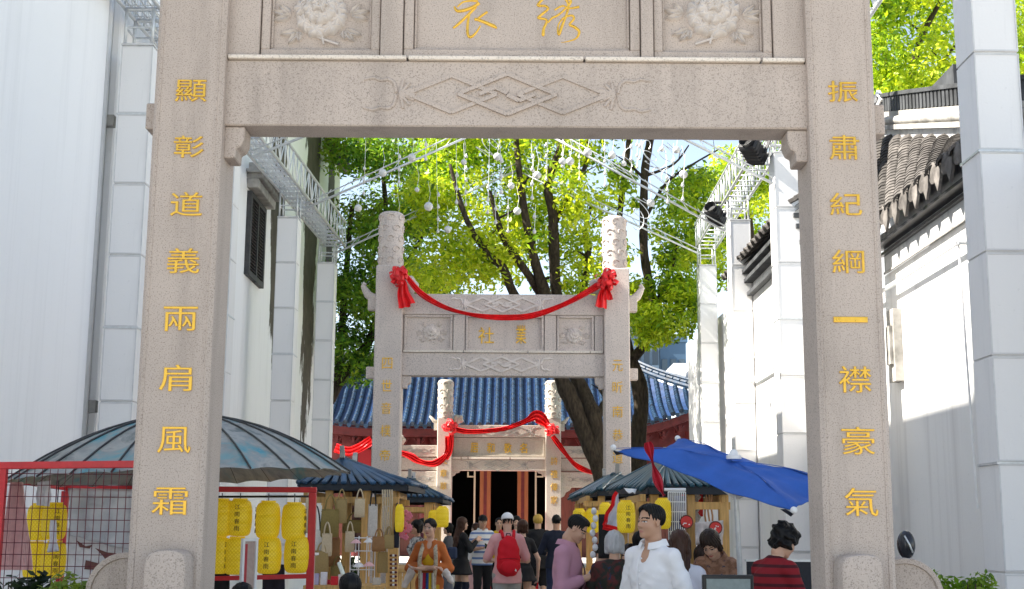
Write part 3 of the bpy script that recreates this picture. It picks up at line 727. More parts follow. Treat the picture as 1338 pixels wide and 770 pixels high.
win = part('window', m_, M['louvre'], lb_)
part('pane', MB().box(wx-.02, wx+.012, ya+.05, yb-.05, za+.03, zb-.03), M['dark'], win)
ns = 22
for i in range(ns):
    z = za+.12+(zb-za-.26)*i/(ns-1)
    for y0, y1 in ((ya+.122, (ya+yb)/2-.052), ((ya+yb)/2+.052, yb-.122)):
        part('slat', MB().bar((wx+.045, y0, z), (wx+.045, y1, z), .07, .014, up=(.6,0,.8)), M['louvre'], win)
m_ = MB(); m_.box(wx, wx+.3, ya-.1, yb+.25, zb+.22, zb+.32); m_.box(wx, wx+.42, ya-.2, yb+.35, zb+.321, zb+.38); m_.prismx([(ya-.05, zb+.05), (yb+.2, zb+.05), (yb+.25, zb+.219), (ya-.1, zb+.219)], wx, wx+.22)
m_.prismx([(yb+.36, zb+.3), (yb+.36, zb+.5), (yb+.28, zb+.38)], wx+.05, wx+.4); m_.prismx([(ya-.21, zb+.3), (ya-.21, zb+.5), (ya-.13, zb+.38)], wx+.05, wx+.4)
part('window_hood', m_, M['greystone'], win, bevel=.01)

# ---------------------------------------------------------------- right building
RX = 4.55
rb_ = thing('white_building', 'low white wall on the right with grey curved roof tiles above its eave', 'building', (RX, 14, 0))
zE = P(1255, 284, 12.4).z
part('wall', MB().box(RX, RX+.5, 9.0, 19.2, 0, zE+.02), M['wall_r'], rb_, bevel=.01)
# painted frieze band below the eave with two dark mouldings
yA, yB = 11.2, 15.35
fr = part('frieze', MB().box(RX-.04, RX-.001, yA, yB, zE+.02, zE+.30), wallpaint('grey_frieze', (.50,.50,.49), .8, (8,8,1.2), (.12,.12,.12)), rb_)
part('frieze', MB().box(RX-.055, RX-.041, yA, yB, zE+.0, zE+.025), M['greystone'], rb_)
for z in (.22, .30): part('moulding', MB().box(RX-.09-.1*(z-.22)/.08, RX-.041, yA-.02, yB+.03, zE+z, zE+z+.035), M['black'], rb_)
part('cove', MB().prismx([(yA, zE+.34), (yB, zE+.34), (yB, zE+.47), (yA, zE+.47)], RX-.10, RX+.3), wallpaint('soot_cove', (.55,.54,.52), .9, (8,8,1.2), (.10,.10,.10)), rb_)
m_ = MB(); m_.tube([(RX-.12, yB-.02, zE+.24), (RX-.14, yB+.02, zE+.16), (RX-.10, yB+.07, zE+.06), (RX-.15, yB+.0, zE-.02), (RX-.12, yB-.04, zE+.06), (RX-.12, yB+.0, zE+.2)], .014, 6)
part('wire_loop', m_, M['greystone'], rb_)
# tiled slope: rows run from the gable coping down to the eave
z_e = zE+.50
def gable(t):      # coping line, t 0 near .. 1 far
    y = 11.6+4.7*t; q = P(1262-118*t, 186, y); return Vector((max(q.x, RX+.12), y, q.z))
mb = MB(); nrow = 12
rows = []
for i in range(nrow):
    t = (i+.4)/nrow; e = Vector((RX-.24, 11.1+4.35*(i+.5)/nrow, z_e)); g = gable(min(1, .02+t*1.03)) - Vector((0, 0, .04)); rows.append((e, g))
mb.add([p for e, g in rows for p in (e-Vector((0,0,.03)), g-Vector((0,0,.03)))], [(2*i, 2*i+2, 2*i+3, 2*i+1) for i in range(nrow-1)])
slope = part('roof', mb, M['ridge'], rb_)
def cup_row(e, g, w=.17, pitch=.055):
    mb = MB(); d = g-e; L = d.length; d.normalize(); side = d.cross(Vector((0,0,1))).normalized(); up = side.cross(d).normalized()
    n = max(3, int(L/pitch))
    for i in range(n):
        c = e+d*(L*i/n)
        jit = (random.random()-.5)*.012
        vs = []
        for k, (lift, fwd) in enumerate(((.055, 0), (.035, pitch*2.0), (.02, pitch*2.0), (.04, 0))):
            for j in range(7):
                a = math.pi*j/6; vs.append(c + d*fwd + side*(math.cos(a)*(w/2)*(1 if k < 2 else .86)+jit) + up*(math.sin(a)*w*.46*(1 if k < 2 else .86)+lift-.02))
        fs = []
        for k in range(3):
            for j in range(6): fs.append((k*7+j, k*7+j+1, (k+1)*7+j+1, (k+1)*7+j))
        for j in range(6): fs.append((21+j, 21+j+1, j+1, j))
        mb.add(vs, fs)
    return mb
for e, g in rows: part('tile_row', cup_row(e, g, .235, .062), M['grey_tile'], slope)
for i, (e, g) in enumerate(rows):
    d = (g-e).normalized()
    m_ = MB(); c = e+Vector((-.02, -.03, .03)); vs = []; fs = []
    for k, rr in enumerate((0, .06, .115)):
        for j in range(12): vs.append((c.x-.03-.02*(1-k/2), c.y+rr*math.cos(j*math.pi/6), c.z+rr*math.sin(j*math.pi/6)*1.0))
    for k in range(2):
        for j in range(12): fs.append((k*12+j, k*12+(j+1) % 12, (k+1)*12+(j+1) % 12, (k+1)*12+j))
    m_.add(vs, fs); m_.add([(v[0]+.03, v[1], v[2]) for v in vs], fs)
    part('eave_disc', m_, M['grey_tile'], slope, smooth=R(50))
    yy = e.y+.18
    m_ = MB().prismx([(yy-.1, z_e+.05), (yy+.1, z_e+.05), (yy+.085, z_e-.07), (yy, z_e-.20), (yy-.085, z_e-.07)], RX-.30, RX-.27)
    part('drip_tile', m_, M['grey_tile'], slope)
# gable coping: white band, ridge stones and dark crest
gp = [gable(t/10) for t in range(11)]; gp = [gp[0]+(gp[0]-gp[1])*1.0]+gp+[gp[-1]+(gp[-1]-gp[-2])*.3]
def strip(mb, pts, x0, x1, z0, z1):
    n = len(pts); vs = []
    for p in pts: vs += [(p.x+x0,p.y,p.z+z0),(p.x+x1,p.y,p.z+z0),(p.x+x1,p.y,p.z+z1),(p.x+x0,p.y,p.z+z1)]
    fs = [(0,1,2,3),(4*n-4,4*n-3,4*n-2,4*n-1)]
    for i in range(n-1):
        for k in range(4): fs.append((i*4+k, i*4+(k+1) % 4, (i+1)*4+(k+1) % 4, (i+1)*4+k))
    mb.add(vs, fs)
m_ = MB(); strip(m_, gp, 0, .3, -1.2, .16); part('gable_band', m_, wallpaint('sooty_wash', (.62,.62,.62), 1.0, (5,5,.8), (.10,.10,.11)), rb_)
m_ = MB(); strip(m_, gp, -.07, .36, .162, .225); part('coping', m_, M['greystone'], rb_)
m_ = MB(); m_.tube([p+Vector((-.02,0,.28)) for p in gp], .055, 8); part('coping_roll', m_, M['greystone'], rb_, smooth=True)
m_ = MB(); strip(m_, gp, 0, .3, .30, .40); part('coping', m_, M['greystone'], rb_)
for i in range(46):
    t = i/45*(len(gp)-1); a = gp[min(int(t), len(gp)-2)]; b = gp[min(int(t)+1, len(gp)-1)]; p = a+(b-a)*(t-int(t))
    part('crest_tile', MB().box(p.x+.02, p.x+.24, p.y-.045, p.y+.03, p.z+.405, p.z+.60), M['ridge'], rb_)
m_ = MB(); strip(m_, gp, .0, .28, .602, .65); part('coping', m_, M['ridge'], rb_)
p = gp[-1]; m_ = MB(); m_.tube([p+Vector((0,-.1,.36)), p+Vector((.0,-.5,.44)), p+Vector((0,-.35,.56)), p+Vector((0,-.15,.5))], [.03,.045,.04,.015], 6); part('crest_scroll', m_, M['white_paint'], rb_)
# handrail-like pipe fixed along the wall
m_ = MB(); zz = P(1200, 352, 13.9).z; m_.tube([(RX-.12, 15.6, zz), (RX-.12, 12.55, zz)], .025, 8); m_.tube([(RX-.12, 12.56, zz), (RX+.01, 12.56, zz)], .022, 8); m_.tube([(RX-.10, 12.60, zz), (RX-.06, 12.60, 1.8)], .012, 6); part('pipe', m_, M['white_paint'], rb_, smooth=R(40))
m_ = MB(); m_.box(RX-.10, RX-.001, 14.9, 15.15, 3.3, 4.15); m_.box(RX-.14, RX-.101, 14.95, 15.1, 3.5, 3.95); part('meter_box', m_, M['greystone'], rb_)
# second house farther down the right side
rb2 = thing('white_building', 'white house farther along the right, its dark tiled roof seen between two white pillars', 'building', (RX, 25, 0))
part('wall', MB().box(RX-.02, RX+5, 19.4, 25.7, 0, 6.6), M['wall_r'], rb2)
part('wall', MB().box(RX+.12, RX+5, 25.71, 34, 0, 6.3), M['wall_r'], rb2)
mb = MB(); mb.add([(RX-.2,19.3,6.5),(RX-.2,25.8,6.5),(RX+2.5,25.8,8.3),(RX+2.5,19.3,8.3)], [(0,1,2,3)]); mb.add([(RX-.2,19.3,6.42),(RX-.2,25.8,6.42),(RX+2.5,25.8,8.2),(RX+2.5,19.3,8.2)], [(3,2,1,0)])
q = part('roof', mb, M['ridge'], rb2)
for i in range(18):
    y = 19.5+i*.36; part('tile_row', cup_row(Vector((RX-.25, y, 6.52)), Vector((RX+2.4, y, 8.28)), .25, .11), M['grey_tile'], q)
m_ = MB(); m_.box(RX+2.3, RX+2.7, 19.2, 25.8, 8.25, 8.75); part('ridge', m_, M['ridge'], rb2)
for z in (5.9, 6.15, 6.32): part('moulding', MB().box(RX-.14-(z-5.9)*.2, RX-.021, 19.35, 25.72, z, z+.07), M['ridge'], rb2)
for z in (4.3,): part('pipe', MB().tube([(RX-.1, 19.5, z), (RX-.1, 25.6, z)], .03, 8), M['white_paint'], rb2)

# ---------------------------------------------------------------- far buildings
def far_block(label, Y, pxa, pxb, ptop, wall, floors, cols, depth=14, glass=(.035,.05,.07)):
    a, b = P(pxa, 500, Y).x, P(pxb, 500, Y).x; top = P(669, ptop, Y).z
    t = thing('apartment_block', label, 'building', ((a+b)/2, Y, 0))
    part('wall', MB().box(a, b, Y, Y+depth, 0, top), wall, t)
    part('roof_parapet', MB().box(a-.2, b+.2, Y-.2, Y+depth+.2, top+.01, top+.7), wall, t)
    gm = plain(glass, .15, 'window_glass', 0); fh = 3.0; cw = (b-a)/cols
    nf = min(floors, int(top/fh)-1)
    wme = None
    for f in range(nf):
        z = top-1-fh*(f+1)
        for c in range(cols):
            x = a+cw*(c+.5)
            if wme is None:
                wme = MB().box(-cw*.32, cw*.32, -.12, -.01, 0, 1.9).mesh('window', gm); sme = MB().box(-cw*.38, cw*.38, -.5, -.01, -.5, -.05).mesh('balcony', wall)
            o = link('window', wme, t, (x-(a+b)/2, 0, z)); link('sill', sme, t, (x-(a+b)/2, 0, z))
    return t
far_block('distant grey blue apartment tower with banded balconies above the right end of the hall roof', 150, 806, 862, 432, plain((.11,.16,.22), .7, 'bluish_render'), 14, 5)
far_block('distant blue grey apartment tower, the plainer one standing just right of its neighbour', 158, 863, 897, 446, plain((.09,.16,.25), .7, 'blue_render'), 13, 3, 14, (.09,.13,.17))
far_block('small bright white house gable beyond the right end of the hall roof', 95, 884, 925, 486, plain((.80,.80,.80), .7, 'white_render'), 2, 2)
far_block('pale apartment block behind the left tree above the hall roof', 140, 400, 492, 470, plain((.36,.40,.44), .7, 'pale_render'), 10, 9)
# ---------------------------------------------------------------- white pillars with panels, trusses, frames
ZTOP = 7.37
_pm = {}
def white_pillar(px, py, Y, label, ztop=ZTOP, w=.385, d=.43):
    x = P(px, py, Y).x
    t = thing('white_pillar', label, 'pillar', (x, Y, 0), 0, 'white panelled pillars along both sides')
    if 'core' not in _pm:
        _pm['core'] = MB().box(-w/2+.012, w/2-.012, .012, d-.012, 0, ZTOP-.01).mesh('core', M['seam'])
        _pm['f'] = MB().box(-w/2+.002, w/2-.002, 0, .0115, .008, .862).mesh('panel', M['panel'], bevel=.004)
        _pm['s'] = MB().box(0, .0115, .002, d-.002, .008, .862).mesh('panel', M['panel'], bevel=.004)
        m_ = MB(); frame(m_, -w/2+.002, w/2-.002, .012, .858, .012, -.006, -.0004); _pm['r'] = m_.mesh('panel_rim', M['seam'])
        _pm['cap'] = MB().box(-w/2-.006, w/2+.006, -.006, d+.006, ZTOP-.009, ZTOP+.012).mesh('cap', M['seam'])
        _pm['ring'] = MB().box(-w/2-.012, w/2+.012, -.012, d+.012, -.012, .008).mesh('clamp', M['steel'])
    link('core', _pm['core'], t); link('cap', _pm['cap'], t)
    z = ZTOP-.012-.87; i = 0
    while z > -.87:
        zz = max(z, -.3)
        o = link('panel', _pm['f'], t, (0, 0, z)); 
        link('panel', _pm['s'], t, (-w/2, 0, z)); link('panel', _pm['s'], t, (w/2-.0115, 0, z))
        q = _pm['r']; link('panel_rim', q, o)
        if (i*7+int(px)) % 3 == 0: link('clamp', _pm['ring'], t, (0, 0, z))
        z -= .87; i += 1
    return t
white_pillar(180, 57, 15.0, 'white panelled pillar just left of the nearest gateway, against the plain wall')
white_pillar(292, 190, 19.4, 'white panelled pillar on the left, second from the near end of its row')
white_pillar(376, 283, 23.9, 'white panelled pillar on the left, standing between the two mould streaks of the wall')
white_pillar(426, 345, 28.2, 'white panelled pillar at the far end of the left row, beside the dark green tree')
white_pillar(1297, 0, 10.5, 'nearest and widest white panelled pillar on the right, beyond the green bush')
white_pillar(1098, 57, 15.0, 'white panelled pillar on the right, second from the near end of its row')
white_pillar(1027, 193, 19.4, 'white panelled pillar just inside the right post of the nearest gateway')
white_pillar(967, 285, 23.9, 'white panelled pillar on the right, fourth from the near end, below the black spotlight')
white_pillar(925, 348, 28.2, 'white panelled pillar at the far end of the right row')

def truss(label, xc, y0, y1, drift, grid):
    t = thing('steel_truss', label, 'truss', (xc, y0, 7.9))
    def X(y): return xc + drift*(y-y0)/(y1-y0)
    zb, zt_ = 7.88, 8.42
    for dx in (-.22, .22):
        for z in (zb, zt_):
            part('chord', MB().tube([(X(y0)+dx, y0, z), (X(y1)+dx, y1, z)], .028, 8), M['steel'], t, smooth=True)
    n = int((y1-y0)/.36)
    rm = MB().tube([(-.22,0,0),(.22,0,0)], .014, 6).mesh('rung', M['steel'], smooth=True)
    um = MB().tube([(0,0,0),(0,0,zt_-zb)], .014, 6).mesh('upright', M['steel'], smooth=True)
    for i in range(n+1):
        y = y0+(y1-y0)*i/n
        link('rung', rm, t, (X(y)-xc, y-y0, zb-7.9))
        for dx in (-.22, .22): link('upright', um, t, (X(y)+dx-xc, y-y0, zb-7.9))
    mb = MB()
    for i in range(n):
        ya, yb = y0+(y1-y0)*i/n, y0+(y1-y0)*(i+1)/n
        for dx in (-.22, .22):
            a, b = (zb, zt_) if i % 2 else (zt_, zb); mb.tube([(X(ya)+dx, ya, a), (X(yb)+dx, yb, b)], .011, 5)
    tag(part('bracing', mb, M['steel'], t), kind='stuff')
    if grid:
        mb = MB()
        for k in range(1, 5): mb.tube([(X(y0)-.22+.44*k/5, y0, zb), (X(y1)-.22+.44*k/5, y1, zb)], .009, 4)
        for k in range(1, 5): mb.tube([(X(y0)-.22, y0, zb+.54*k/5), (X(y1)-.22, y1, zb+.54*k/5)], .009, 4)
        for i in range(n*2):
            y = y0+(y1-y0)*(i+.5)/(n*2); mb.tube([(X(y)-.22, y, zb), (X(y)+.22, y, zb)], .009, 4); mb.tube([(X(y)-.22, y, zb), (X(y)-.22, y, zt_)], .009, 4)
        tag(part('mesh_grid', mb, M['steel'], t), kind='stuff')
    return t
xl0, xl1 = P(180,57,15).x, P(426,345,28.2).x
truss('galvanised steel lattice truss over the left row of white pillars', xl0-.14, 11.5, 28.8, xl1-xl0+.25, True)
xr0, xr1 = P(1297,0,10.5).x, P(925,348,28.2).x
truss('galvanised steel lattice truss over the right row of white pillars, carrying spotlights', xr0, 9.5, 28.8, xr1-xr0+.05, False)
for px, py, Y in ((180,57,15),(292,190,19.4),(376,283,23.9),(426,345,28.2),(1297,0,10.5),(1098,57,15),(1027,193,19.4),(967,285,23.9),(925,348,28.2)):
    x = P(px, py, Y).x; side = 'left' if px < 669 else 'right'
    k = sorted([15.0, 19.4, 23.9, 28.2] if side == 'left' else [10.5, 15.0, 19.4, 23.9, 28.2]).index(Y)
    nm = (['nearest', 'second', 'third', 'farthest'] if side == 'left' else ['nearest', 'second', 'third', 'fourth', 'farthest'])[k]
    t = thing('truss_tower', 'short steel tower carrying the truss on the %s white pillar of the %s row' % (nm, side), 'steel tower', (x, Y+.21, ZTOP), 0, 'short towers between pillars and trusses')
    for dx in (-.165, .165):
        for dy in (-.18, .18): part('post', MB().tube([(x+dx, Y+.21+dy, ZTOP+.0125), (x+dx, Y+.21+dy, 7.85)], .02, 6), M['steel'], t, smooth=True)
    for z in (7.6, 7.83):
        m_ = MB()
        for dx in (-.165, .165): m_.tube([(x+dx, Y+.03, z), (x+dx, Y+.39, z)], .014, 6)
        for dy in (-.18, .18): m_.tube([(x-.165, Y+.21+dy, z), (x+.165, Y+.21+dy, z)], .014, 6)
        part('hoop', m_, M['steel'], t)
peaks = []
for Y, lf, pk, rf, lab in ((28.2, (438,331), (675,223), (914,332), 'thin peaked steel frame spanning the far ends of both trusses'), (23.9, (398,273), (672,152), (947,302), 'double-tubed peaked steel frame spanning the trusses nearer the front gateway'), (19.4, (330,205), (672,70), (1010,240), 'peaked steel frame spanning the trusses close behind the front gateway lintel')):
    a, p, b = P(*lf, Y), P(*pk, Y), P(*rf, Y); peaks.append((a, p, b))
    t = thing('roof_frame', lab, 'steel frame', (p.x, Y, a.z))
    for q in (a, b):
        part('tube', MB().tube([q, p], .023, 8), M['steel'], t, smooth=True)
        o = Vector((0, 0, .17)); part('tube', MB().tube([q+o*.6, p+o], .013, 6), M['steel'], t, smooth=True)
        for i in range(1, 12): part('tie', MB().tube([q+(p-q)*i/12, q+(p-q)*(i+.5)/12+o*.9], .007, 4), M['steel'], t)
def spotlight(px, py, Y, lab, rz):
    c = P(px, py, Y); t = thing('spotlight', lab, 'spotlight', tuple(c), rz)
    m_ = MB().box(-.15,.15,-.24,.2,-.11,.11); part('housing', m_, M['black'], t, bevel=.03, local=True)
    m_ = MB(); 
    for i in range(6): m_.box(-.155,.155,-.2+i*.07,-.18+i*.07,-.115,.115)
    part('cooling_fin', m_, M['black'], t, local=True)
    m_ = MB().lathe([(.09,0),(.12,-.1),(.115,-.1),(.08,-.02)], (0,0,0), 16); o = part('lens_hood', m_, M['black'], t, local=True); o.rotation_euler = (R(-90),0,0); o.location = (0,-.22,0)
    m_ = MB().bar((-.19,0,0),(-.19,0,.34),.05,.02); m_.bar((.19,0,0),(.19,0,.34),.05,.02); m_.box(-.2,.2,-.03,.03,.34,.37); part('yoke', m_, M['black'], t, local=True)
    t.rotation_euler = (R(-28), R(8), rz); return t
spotlight(985, 200, 19.6, 'black spotlight under the right truss, the nearer and higher of the two', R(-40))
spotlight(935, 283, 24.6, 'black spotlight under the right truss, the lower one above the far white pillar', R(-35))

# hanging bulbs and globes
bulb_mb = MB().lathe([(.0,-.10),(.030,-.088),(.043,-.06),(.036,-.025),(.018,0),(.014,.03),(0,.032)], (0,0,0), 10)
def glow_mat():
    b = NB('white_bulb'); b.set((.62,.62,.60), .25, 0, .5); return b.m
M['bulb'] = glow_mat()
bulb_mb.v = [(x*.72, y*.72, z*.72) for x, y, z in bulb_mb.v]
bulb_me = bulb_mb.mesh('bulb', M['bulb'], smooth=True)
globe_me = MB().ball((0,0,0), .12, 14, 0, 10).mesh('shade', M['bulb'], smooth=True)
def cord(p, q, sag, n=14): return [p+(q-p)*(i/n)-Vector((0,0,sag*4*(i/n)*(1-i/n))) for i in range(n+1)]
rs = random.Random(3)
strands = [(556,186,205,2),(570,190,300,4),(596,182,262,3),(606,195,265,5),(640,185,275,3),(646,255,288,4),(653,183,248,3),(694,195,220,3),(697,215,256,3),(716,190,232,4),(757,182,232,3),(700,275,300,2),(735,186,215,2),(833,185,216,3),(838,190,205,2),(826,196,222,3),(870,205,262,3),(880,195,226,2),(520,190,236,3),(500,200,246,3),(478,192,250,3),(455,200,244,3),(790,186,240,4),(812,190,236,3),(895,210,258,2),(535,200,228,2),(664,268,300,3),(742,250,290,3)]
for px, ya, yb, n in strands[::2]+strands[1::2][:9]:
    Y = rs.uniform(18.5, 26.5); a = P(px, ya-8, Y); b = P(px+rs.uniform(-3,3), yb, Y)
    t = thing('bulb_string', 'short drop of small white pear bulbs hanging below the steel frames', 'light string', tuple(a), 0, 'drops of bulbs below the steel frames')
    part('wire', MB().tube([a, b], .0035, 4), M['white_paint'], t)
    for i in range(n):
        z = a.z+(b.z-a.z)*(1-i*.23/max(.6, (a.z-b.z))) if False else b.z+i*.24
        if z > a.z: break
        link('bulb', bulb_me, t, (b.x-a.x, 0, z-a.z))
for px, py, Y in ((606,212,20),(668,243,25),(735,211,19),(745,211,21),(676,276,24),(560,270,24),(538,206,21),(500,226,22),(800,203,20),(865,195,19),(850,265,24),(893,228,21),(702,229,22),(468,272,23),(585,300,26),(520,285,25),(768,199,20),(884,196,19),(815,214,20),(545,248,23),(650,205,21)):
    c = P(px, py, Y); s_ = rs.uniform(.4, .85)*(.9 if Y < 23 else 1.1)
    t = thing('globe_lamp', 'round white globe lamp hung on a wire among the bulb strings', 'lamp', tuple(c), 0, 'white globe lamps below the steel frames')
    o = link('shade', globe_me, t); o.scale = (s_*.8, s_*.8, s_*.8)
    part('wire', MB().tube([c+Vector((0,0,.09*s_)), c+Vector((.03,0,.25)), c+Vector((-.02,0,.5))], .003, 4), M['white_paint'], t)
# wires strung between the trusses, some hanging in loose curls
for i in range(3):
    Y = rs.uniform(18, 28); yl = P(660, rs.uniform(170, 330) if i > 5 else rs.uniform(150, 200), Y).z
    a = Vector((rs.uniform(-3.6, 0), Y, yl)); b = Vector((rs.uniform(.6, 4.0), Y+rs.uniform(-1,1), yl+rs.uniform(-.5,.5)))
    tag(part('light_wire', MB().tube(cord(a, b, rs.uniform(.02,.10)), .008, 4), M['white_paint'], None), 'thin white wire sagging across the alley between the trusses', 'wire', 'wires strung across the alley')
for i, (px, py) in enumerate(((815,215),(850,205),(838,275),(872,200),(640,190),(862,230))):
    Y = rs.uniform(19, 24); pts = []
    ph = rs.random()*6
    for k in range(40):
        u = k/39; q = P(px+14*math.sin(u*17+ph)*(.4+.6*u)+22*(u-.5)*math.cos(ph), py+10*math.cos(u*15+ph)+40*(u-.5)*math.sin(ph), Y); pts.append(q)
    tag(part('curled_wire', MB().tube(pts, .006, 4), M['steel'], None), 'loosely curled white light wire hanging before the tree crowns', 'wire', 'curled light wires')

# ---------------------------------------------------------------- trees
def leaves(name, clumps, n, size, parent, tints, seed=1, flat=.55):
    """clumps: (x,y,z,r,weight,tone)"""
    g = np.random.default_rng(seed)
    cl = np.array([c[:4] for c in clumps]); w = np.array([c[4]*c[3]**2 for c in clumps]); tone = np.array([c[5] for c in clumps])
    idx = g.choice(len(cl), n, p=w/w.sum())
    d = g.normal(size=(n,3)); d /= np.linalg.norm(d, axis=1)[:,None]
    rad = cl[idx,3]*(g.random(n)**.42)
    pos = cl[idx,:3] + d*rad[:,None]*np.array([1.1,1.0,flat+.2])
    nrm = d*.7 + g.normal(size=(n,3))*.55 + np.array([0,0,.55]); nrm /= np.linalg.norm(nrm, axis=1)[:,None]
    a = np.cross(nrm, g.normal(size=(n,3))); a /= np.linalg.norm(a, axis=1)[:,None]; b = np.cross(nrm, a)
    L = size*g.uniform(.65, 1.35, n)[:,None]; Wd = L*g.uniform(.34, .5, n)[:,None]
    fold = nrm*L*.12
    V = np.stack([pos-a*L*.5, pos+b*Wd*.5-fold*.3, pos+a*L*.5-fold, pos-b*Wd*.5-fold*.3], 1).reshape(-1,3)
    if parent is not None: V = V - np.array(WL[parent.name])
    me = bpy.data.meshes.new(name); me.vertices.add(4*n); me.vertices.foreach_set('co', V.astype(np.float32).ravel())
    me.loops.add(4*n); me.loops.foreach_set('vertex_index', np.arange(4*n, dtype=np.int32)); me.polygons.add(n)
    me.polygons.foreach_set('loop_start', np.arange(0, 4*n, 4, dtype=np.int32)); me.polygons.foreach_set('loop_total', np.full(n, 4, np.int32))
    me.update(calc_edges=True)
    t = np.clip(tone[idx] + g.normal(size=n)*.22, 0, 1)
    T = np.array(tints); k = t*(len(T)-1); i0 = np.minimum(k.astype(int), len(T)-2); fr = (k-i0)[:,None]
    c = (T[i0]*(1-fr)+T[i0+1]*fr)*g.uniform(.8,1.2,(n,1))
    colr = np.ones((n,4)); colr[:,:3] = np.clip(c,0,1)
    at = me.attributes.new('tint', 'FLOAT_COLOR', 'FACE'); at.data.foreach_set('color', colr.astype(np.float32).ravel())
    me.materials.append(M['leaf'])
    return link(name, me, parent)
def smooth_path(pts, rad, k=4):
    out = []; ro = []; n = len(pts)
    for i in range(n-1):
        p0, p1, p2, p3 = pts[max(i-1,0)], pts[i], pts[i+1], pts[min(i+2,n-1)]
        for q in range(k):
            t = q/k; out.append(.5*((2*p1)+(p2-p0)*t+(2*p0-5*p1+4*p2-p3)*t*t+(3*p1-p0-3*p2+p3)*t**3)); ro.append(rad[i]+(rad[i+1]-rad[i])*t)
    return out+[pts[-1]], ro+[rad[-1]]
def limbs(paths, parent, seed=0):
    """paths of (px,py,Y,width px); joined as the tree's trunk and boughs"""
    mb = MB(); rr = random.Random(seed)
    for path in paths:
        pts = [P(a, b, Y) for a, b, Y, w in path]; rad = [w*Y/F_PX/2*(.88 if w > 15 else 1) for a, b, Y, w in path]
        pts, rad = smooth_path(pts, rad); rad = [r*(1+rr.uniform(-.09,.09)) for r in rad]
        mb.tube(pts, rad, 9)
        for i in range(5, len(pts)-1, 6):     # side twigs
            d = Vector((rr.uniform(-1,1), rr.uniform(-.6,.6), rr.uniform(.2,1.0)))*rr.uniform(.4,1.0)
            if rad[i] < .14: mb.tube([pts[i], pts[i]+d*.5+Vector((0,0,.08)), pts[i]+d], [rad[i]*.45, rad[i]*.3, .006], 5)
    return part('trunk', mb, M['bark'], parent, smooth=True)
YG = [(.06,.14,.014),(.15,.29,.02),(.31,.46,.024),(.50,.62,.03),(.68,.74,.05)]
DG = [(.045,.12,.02),(.11,.26,.03),(.21,.40,.04),(.38,.53,.06)]
def px_clumps(regs, seed):
    g = random.Random(seed); out = []
    for (x0, x1, y0, y1, n, r, Y0, Y1, tone) in regs:
        for i in range(n):
            Y = g.uniform(Y0, Y1); p = P(g.uniform(x0, x1), g.uniform(y0, y1), Y)
            out.append((p.x, p.y, p.z, r*g.uniform(.6,1.3), 1, min(1, max(0, tone+g.uniform(-.25,.25)))))
    return out
b0 = P(800, 690, 29.5)
tr = thing('camphor_tree', 'large many-stemmed tree with yellow-green leaves rising behind the second gateway', 'tree', (b0.x, 29.5, 0))
YT = 29.5
limbs([[(812,800,YT,34),(800,690,YT,30),(785,620,YT,26),(762,560,YT,25),(745,520,YT,25),(733,492,YT,24),(722,440,YT,22),(712,384,YT-.5,19),(702,353,YT-.8,14),(693,316,YT-1.1,12),(683,262,YT-1.3,10),(676,200,YT-1.4,8),(670,120,YT-1.4,3)],
       [(790,640,YT,22),(782,580,YT,22),(776,545,YT,24),(762,510,YT+.3,20),(748,480,YT+.3,18),(738,420,YT+.3,17),(727,381,YT-.4,17),(724,328,YT-.9,15),(722,278,YT-1.2,14),(716,240,YT-1.3,10),(735,180,YT-1.3,8),(740,110,YT-1.2,3)],
       [(712,400,YT,14),(704,381,YT,12),(688,356,YT-.9,11),(664,322,YT-1.2,10),(653,298,YT-1.4,8),(640,250,YT-1.5,5)],
       [(735,470,YT,16),(700,430,YT-.3,14),(670,382,YT-.5,13),(657,350,YT-1.1,12),(638,333,YT-1.4,9),(616,300,YT-1.7,8),(602,266,YT-1.8,7),(588,215,YT-1.8,4)],
       [(745,450,YT,12),(757,400,YT,10),(763,375,YT,10),(769,325,YT,8),(764,305,YT,7),(772,270,YT,4)],
       [(722,300,YT-1,8),(745,250,YT-1,7),(766,215,YT,6),(768,180,YT,5),(772,110,YT,3)],
       [(776,548,YT,14),(790,530,YT+.3,12),(803,500,YT+.4,10),(806,440,YT+.4,8)]], tr, 1)
cl = px_clumps([(550,640,225,370,22,.55,27.8,29,.85),(545,720,205,380,20,.7,29.3,31.5,.7),(560,700,60,200,20,.8,28,31,.62),(742,800,235,390,15,.48,27.8,29.0,.88),(740,815,220,400,10,.6,29.3,31,.7),(650,700,225,330,7,.42,28,29,.75),(600,830,100,215,22,.8,28.5,32,.5),(640,800,250,370,9,.55,30.2,32,.45),(700,760,185,240,6,.45,27.5,28.6,.8),(700,860,60,175,14,.9,28,31,.5)], 4)  # front clumps brighter, back ones darker: sunlight put into the leaf tints
leaves('crown', cl, 36000, .15, tr, YG, 11)
b1 = P(835, 600, 31)
t2 = thing('camphor_tree', 'leaning tree with a bare curved trunk and bright leaves between second gateway and right pillars', 'tree', (b1.x, 31, 0))
Y2 = 31
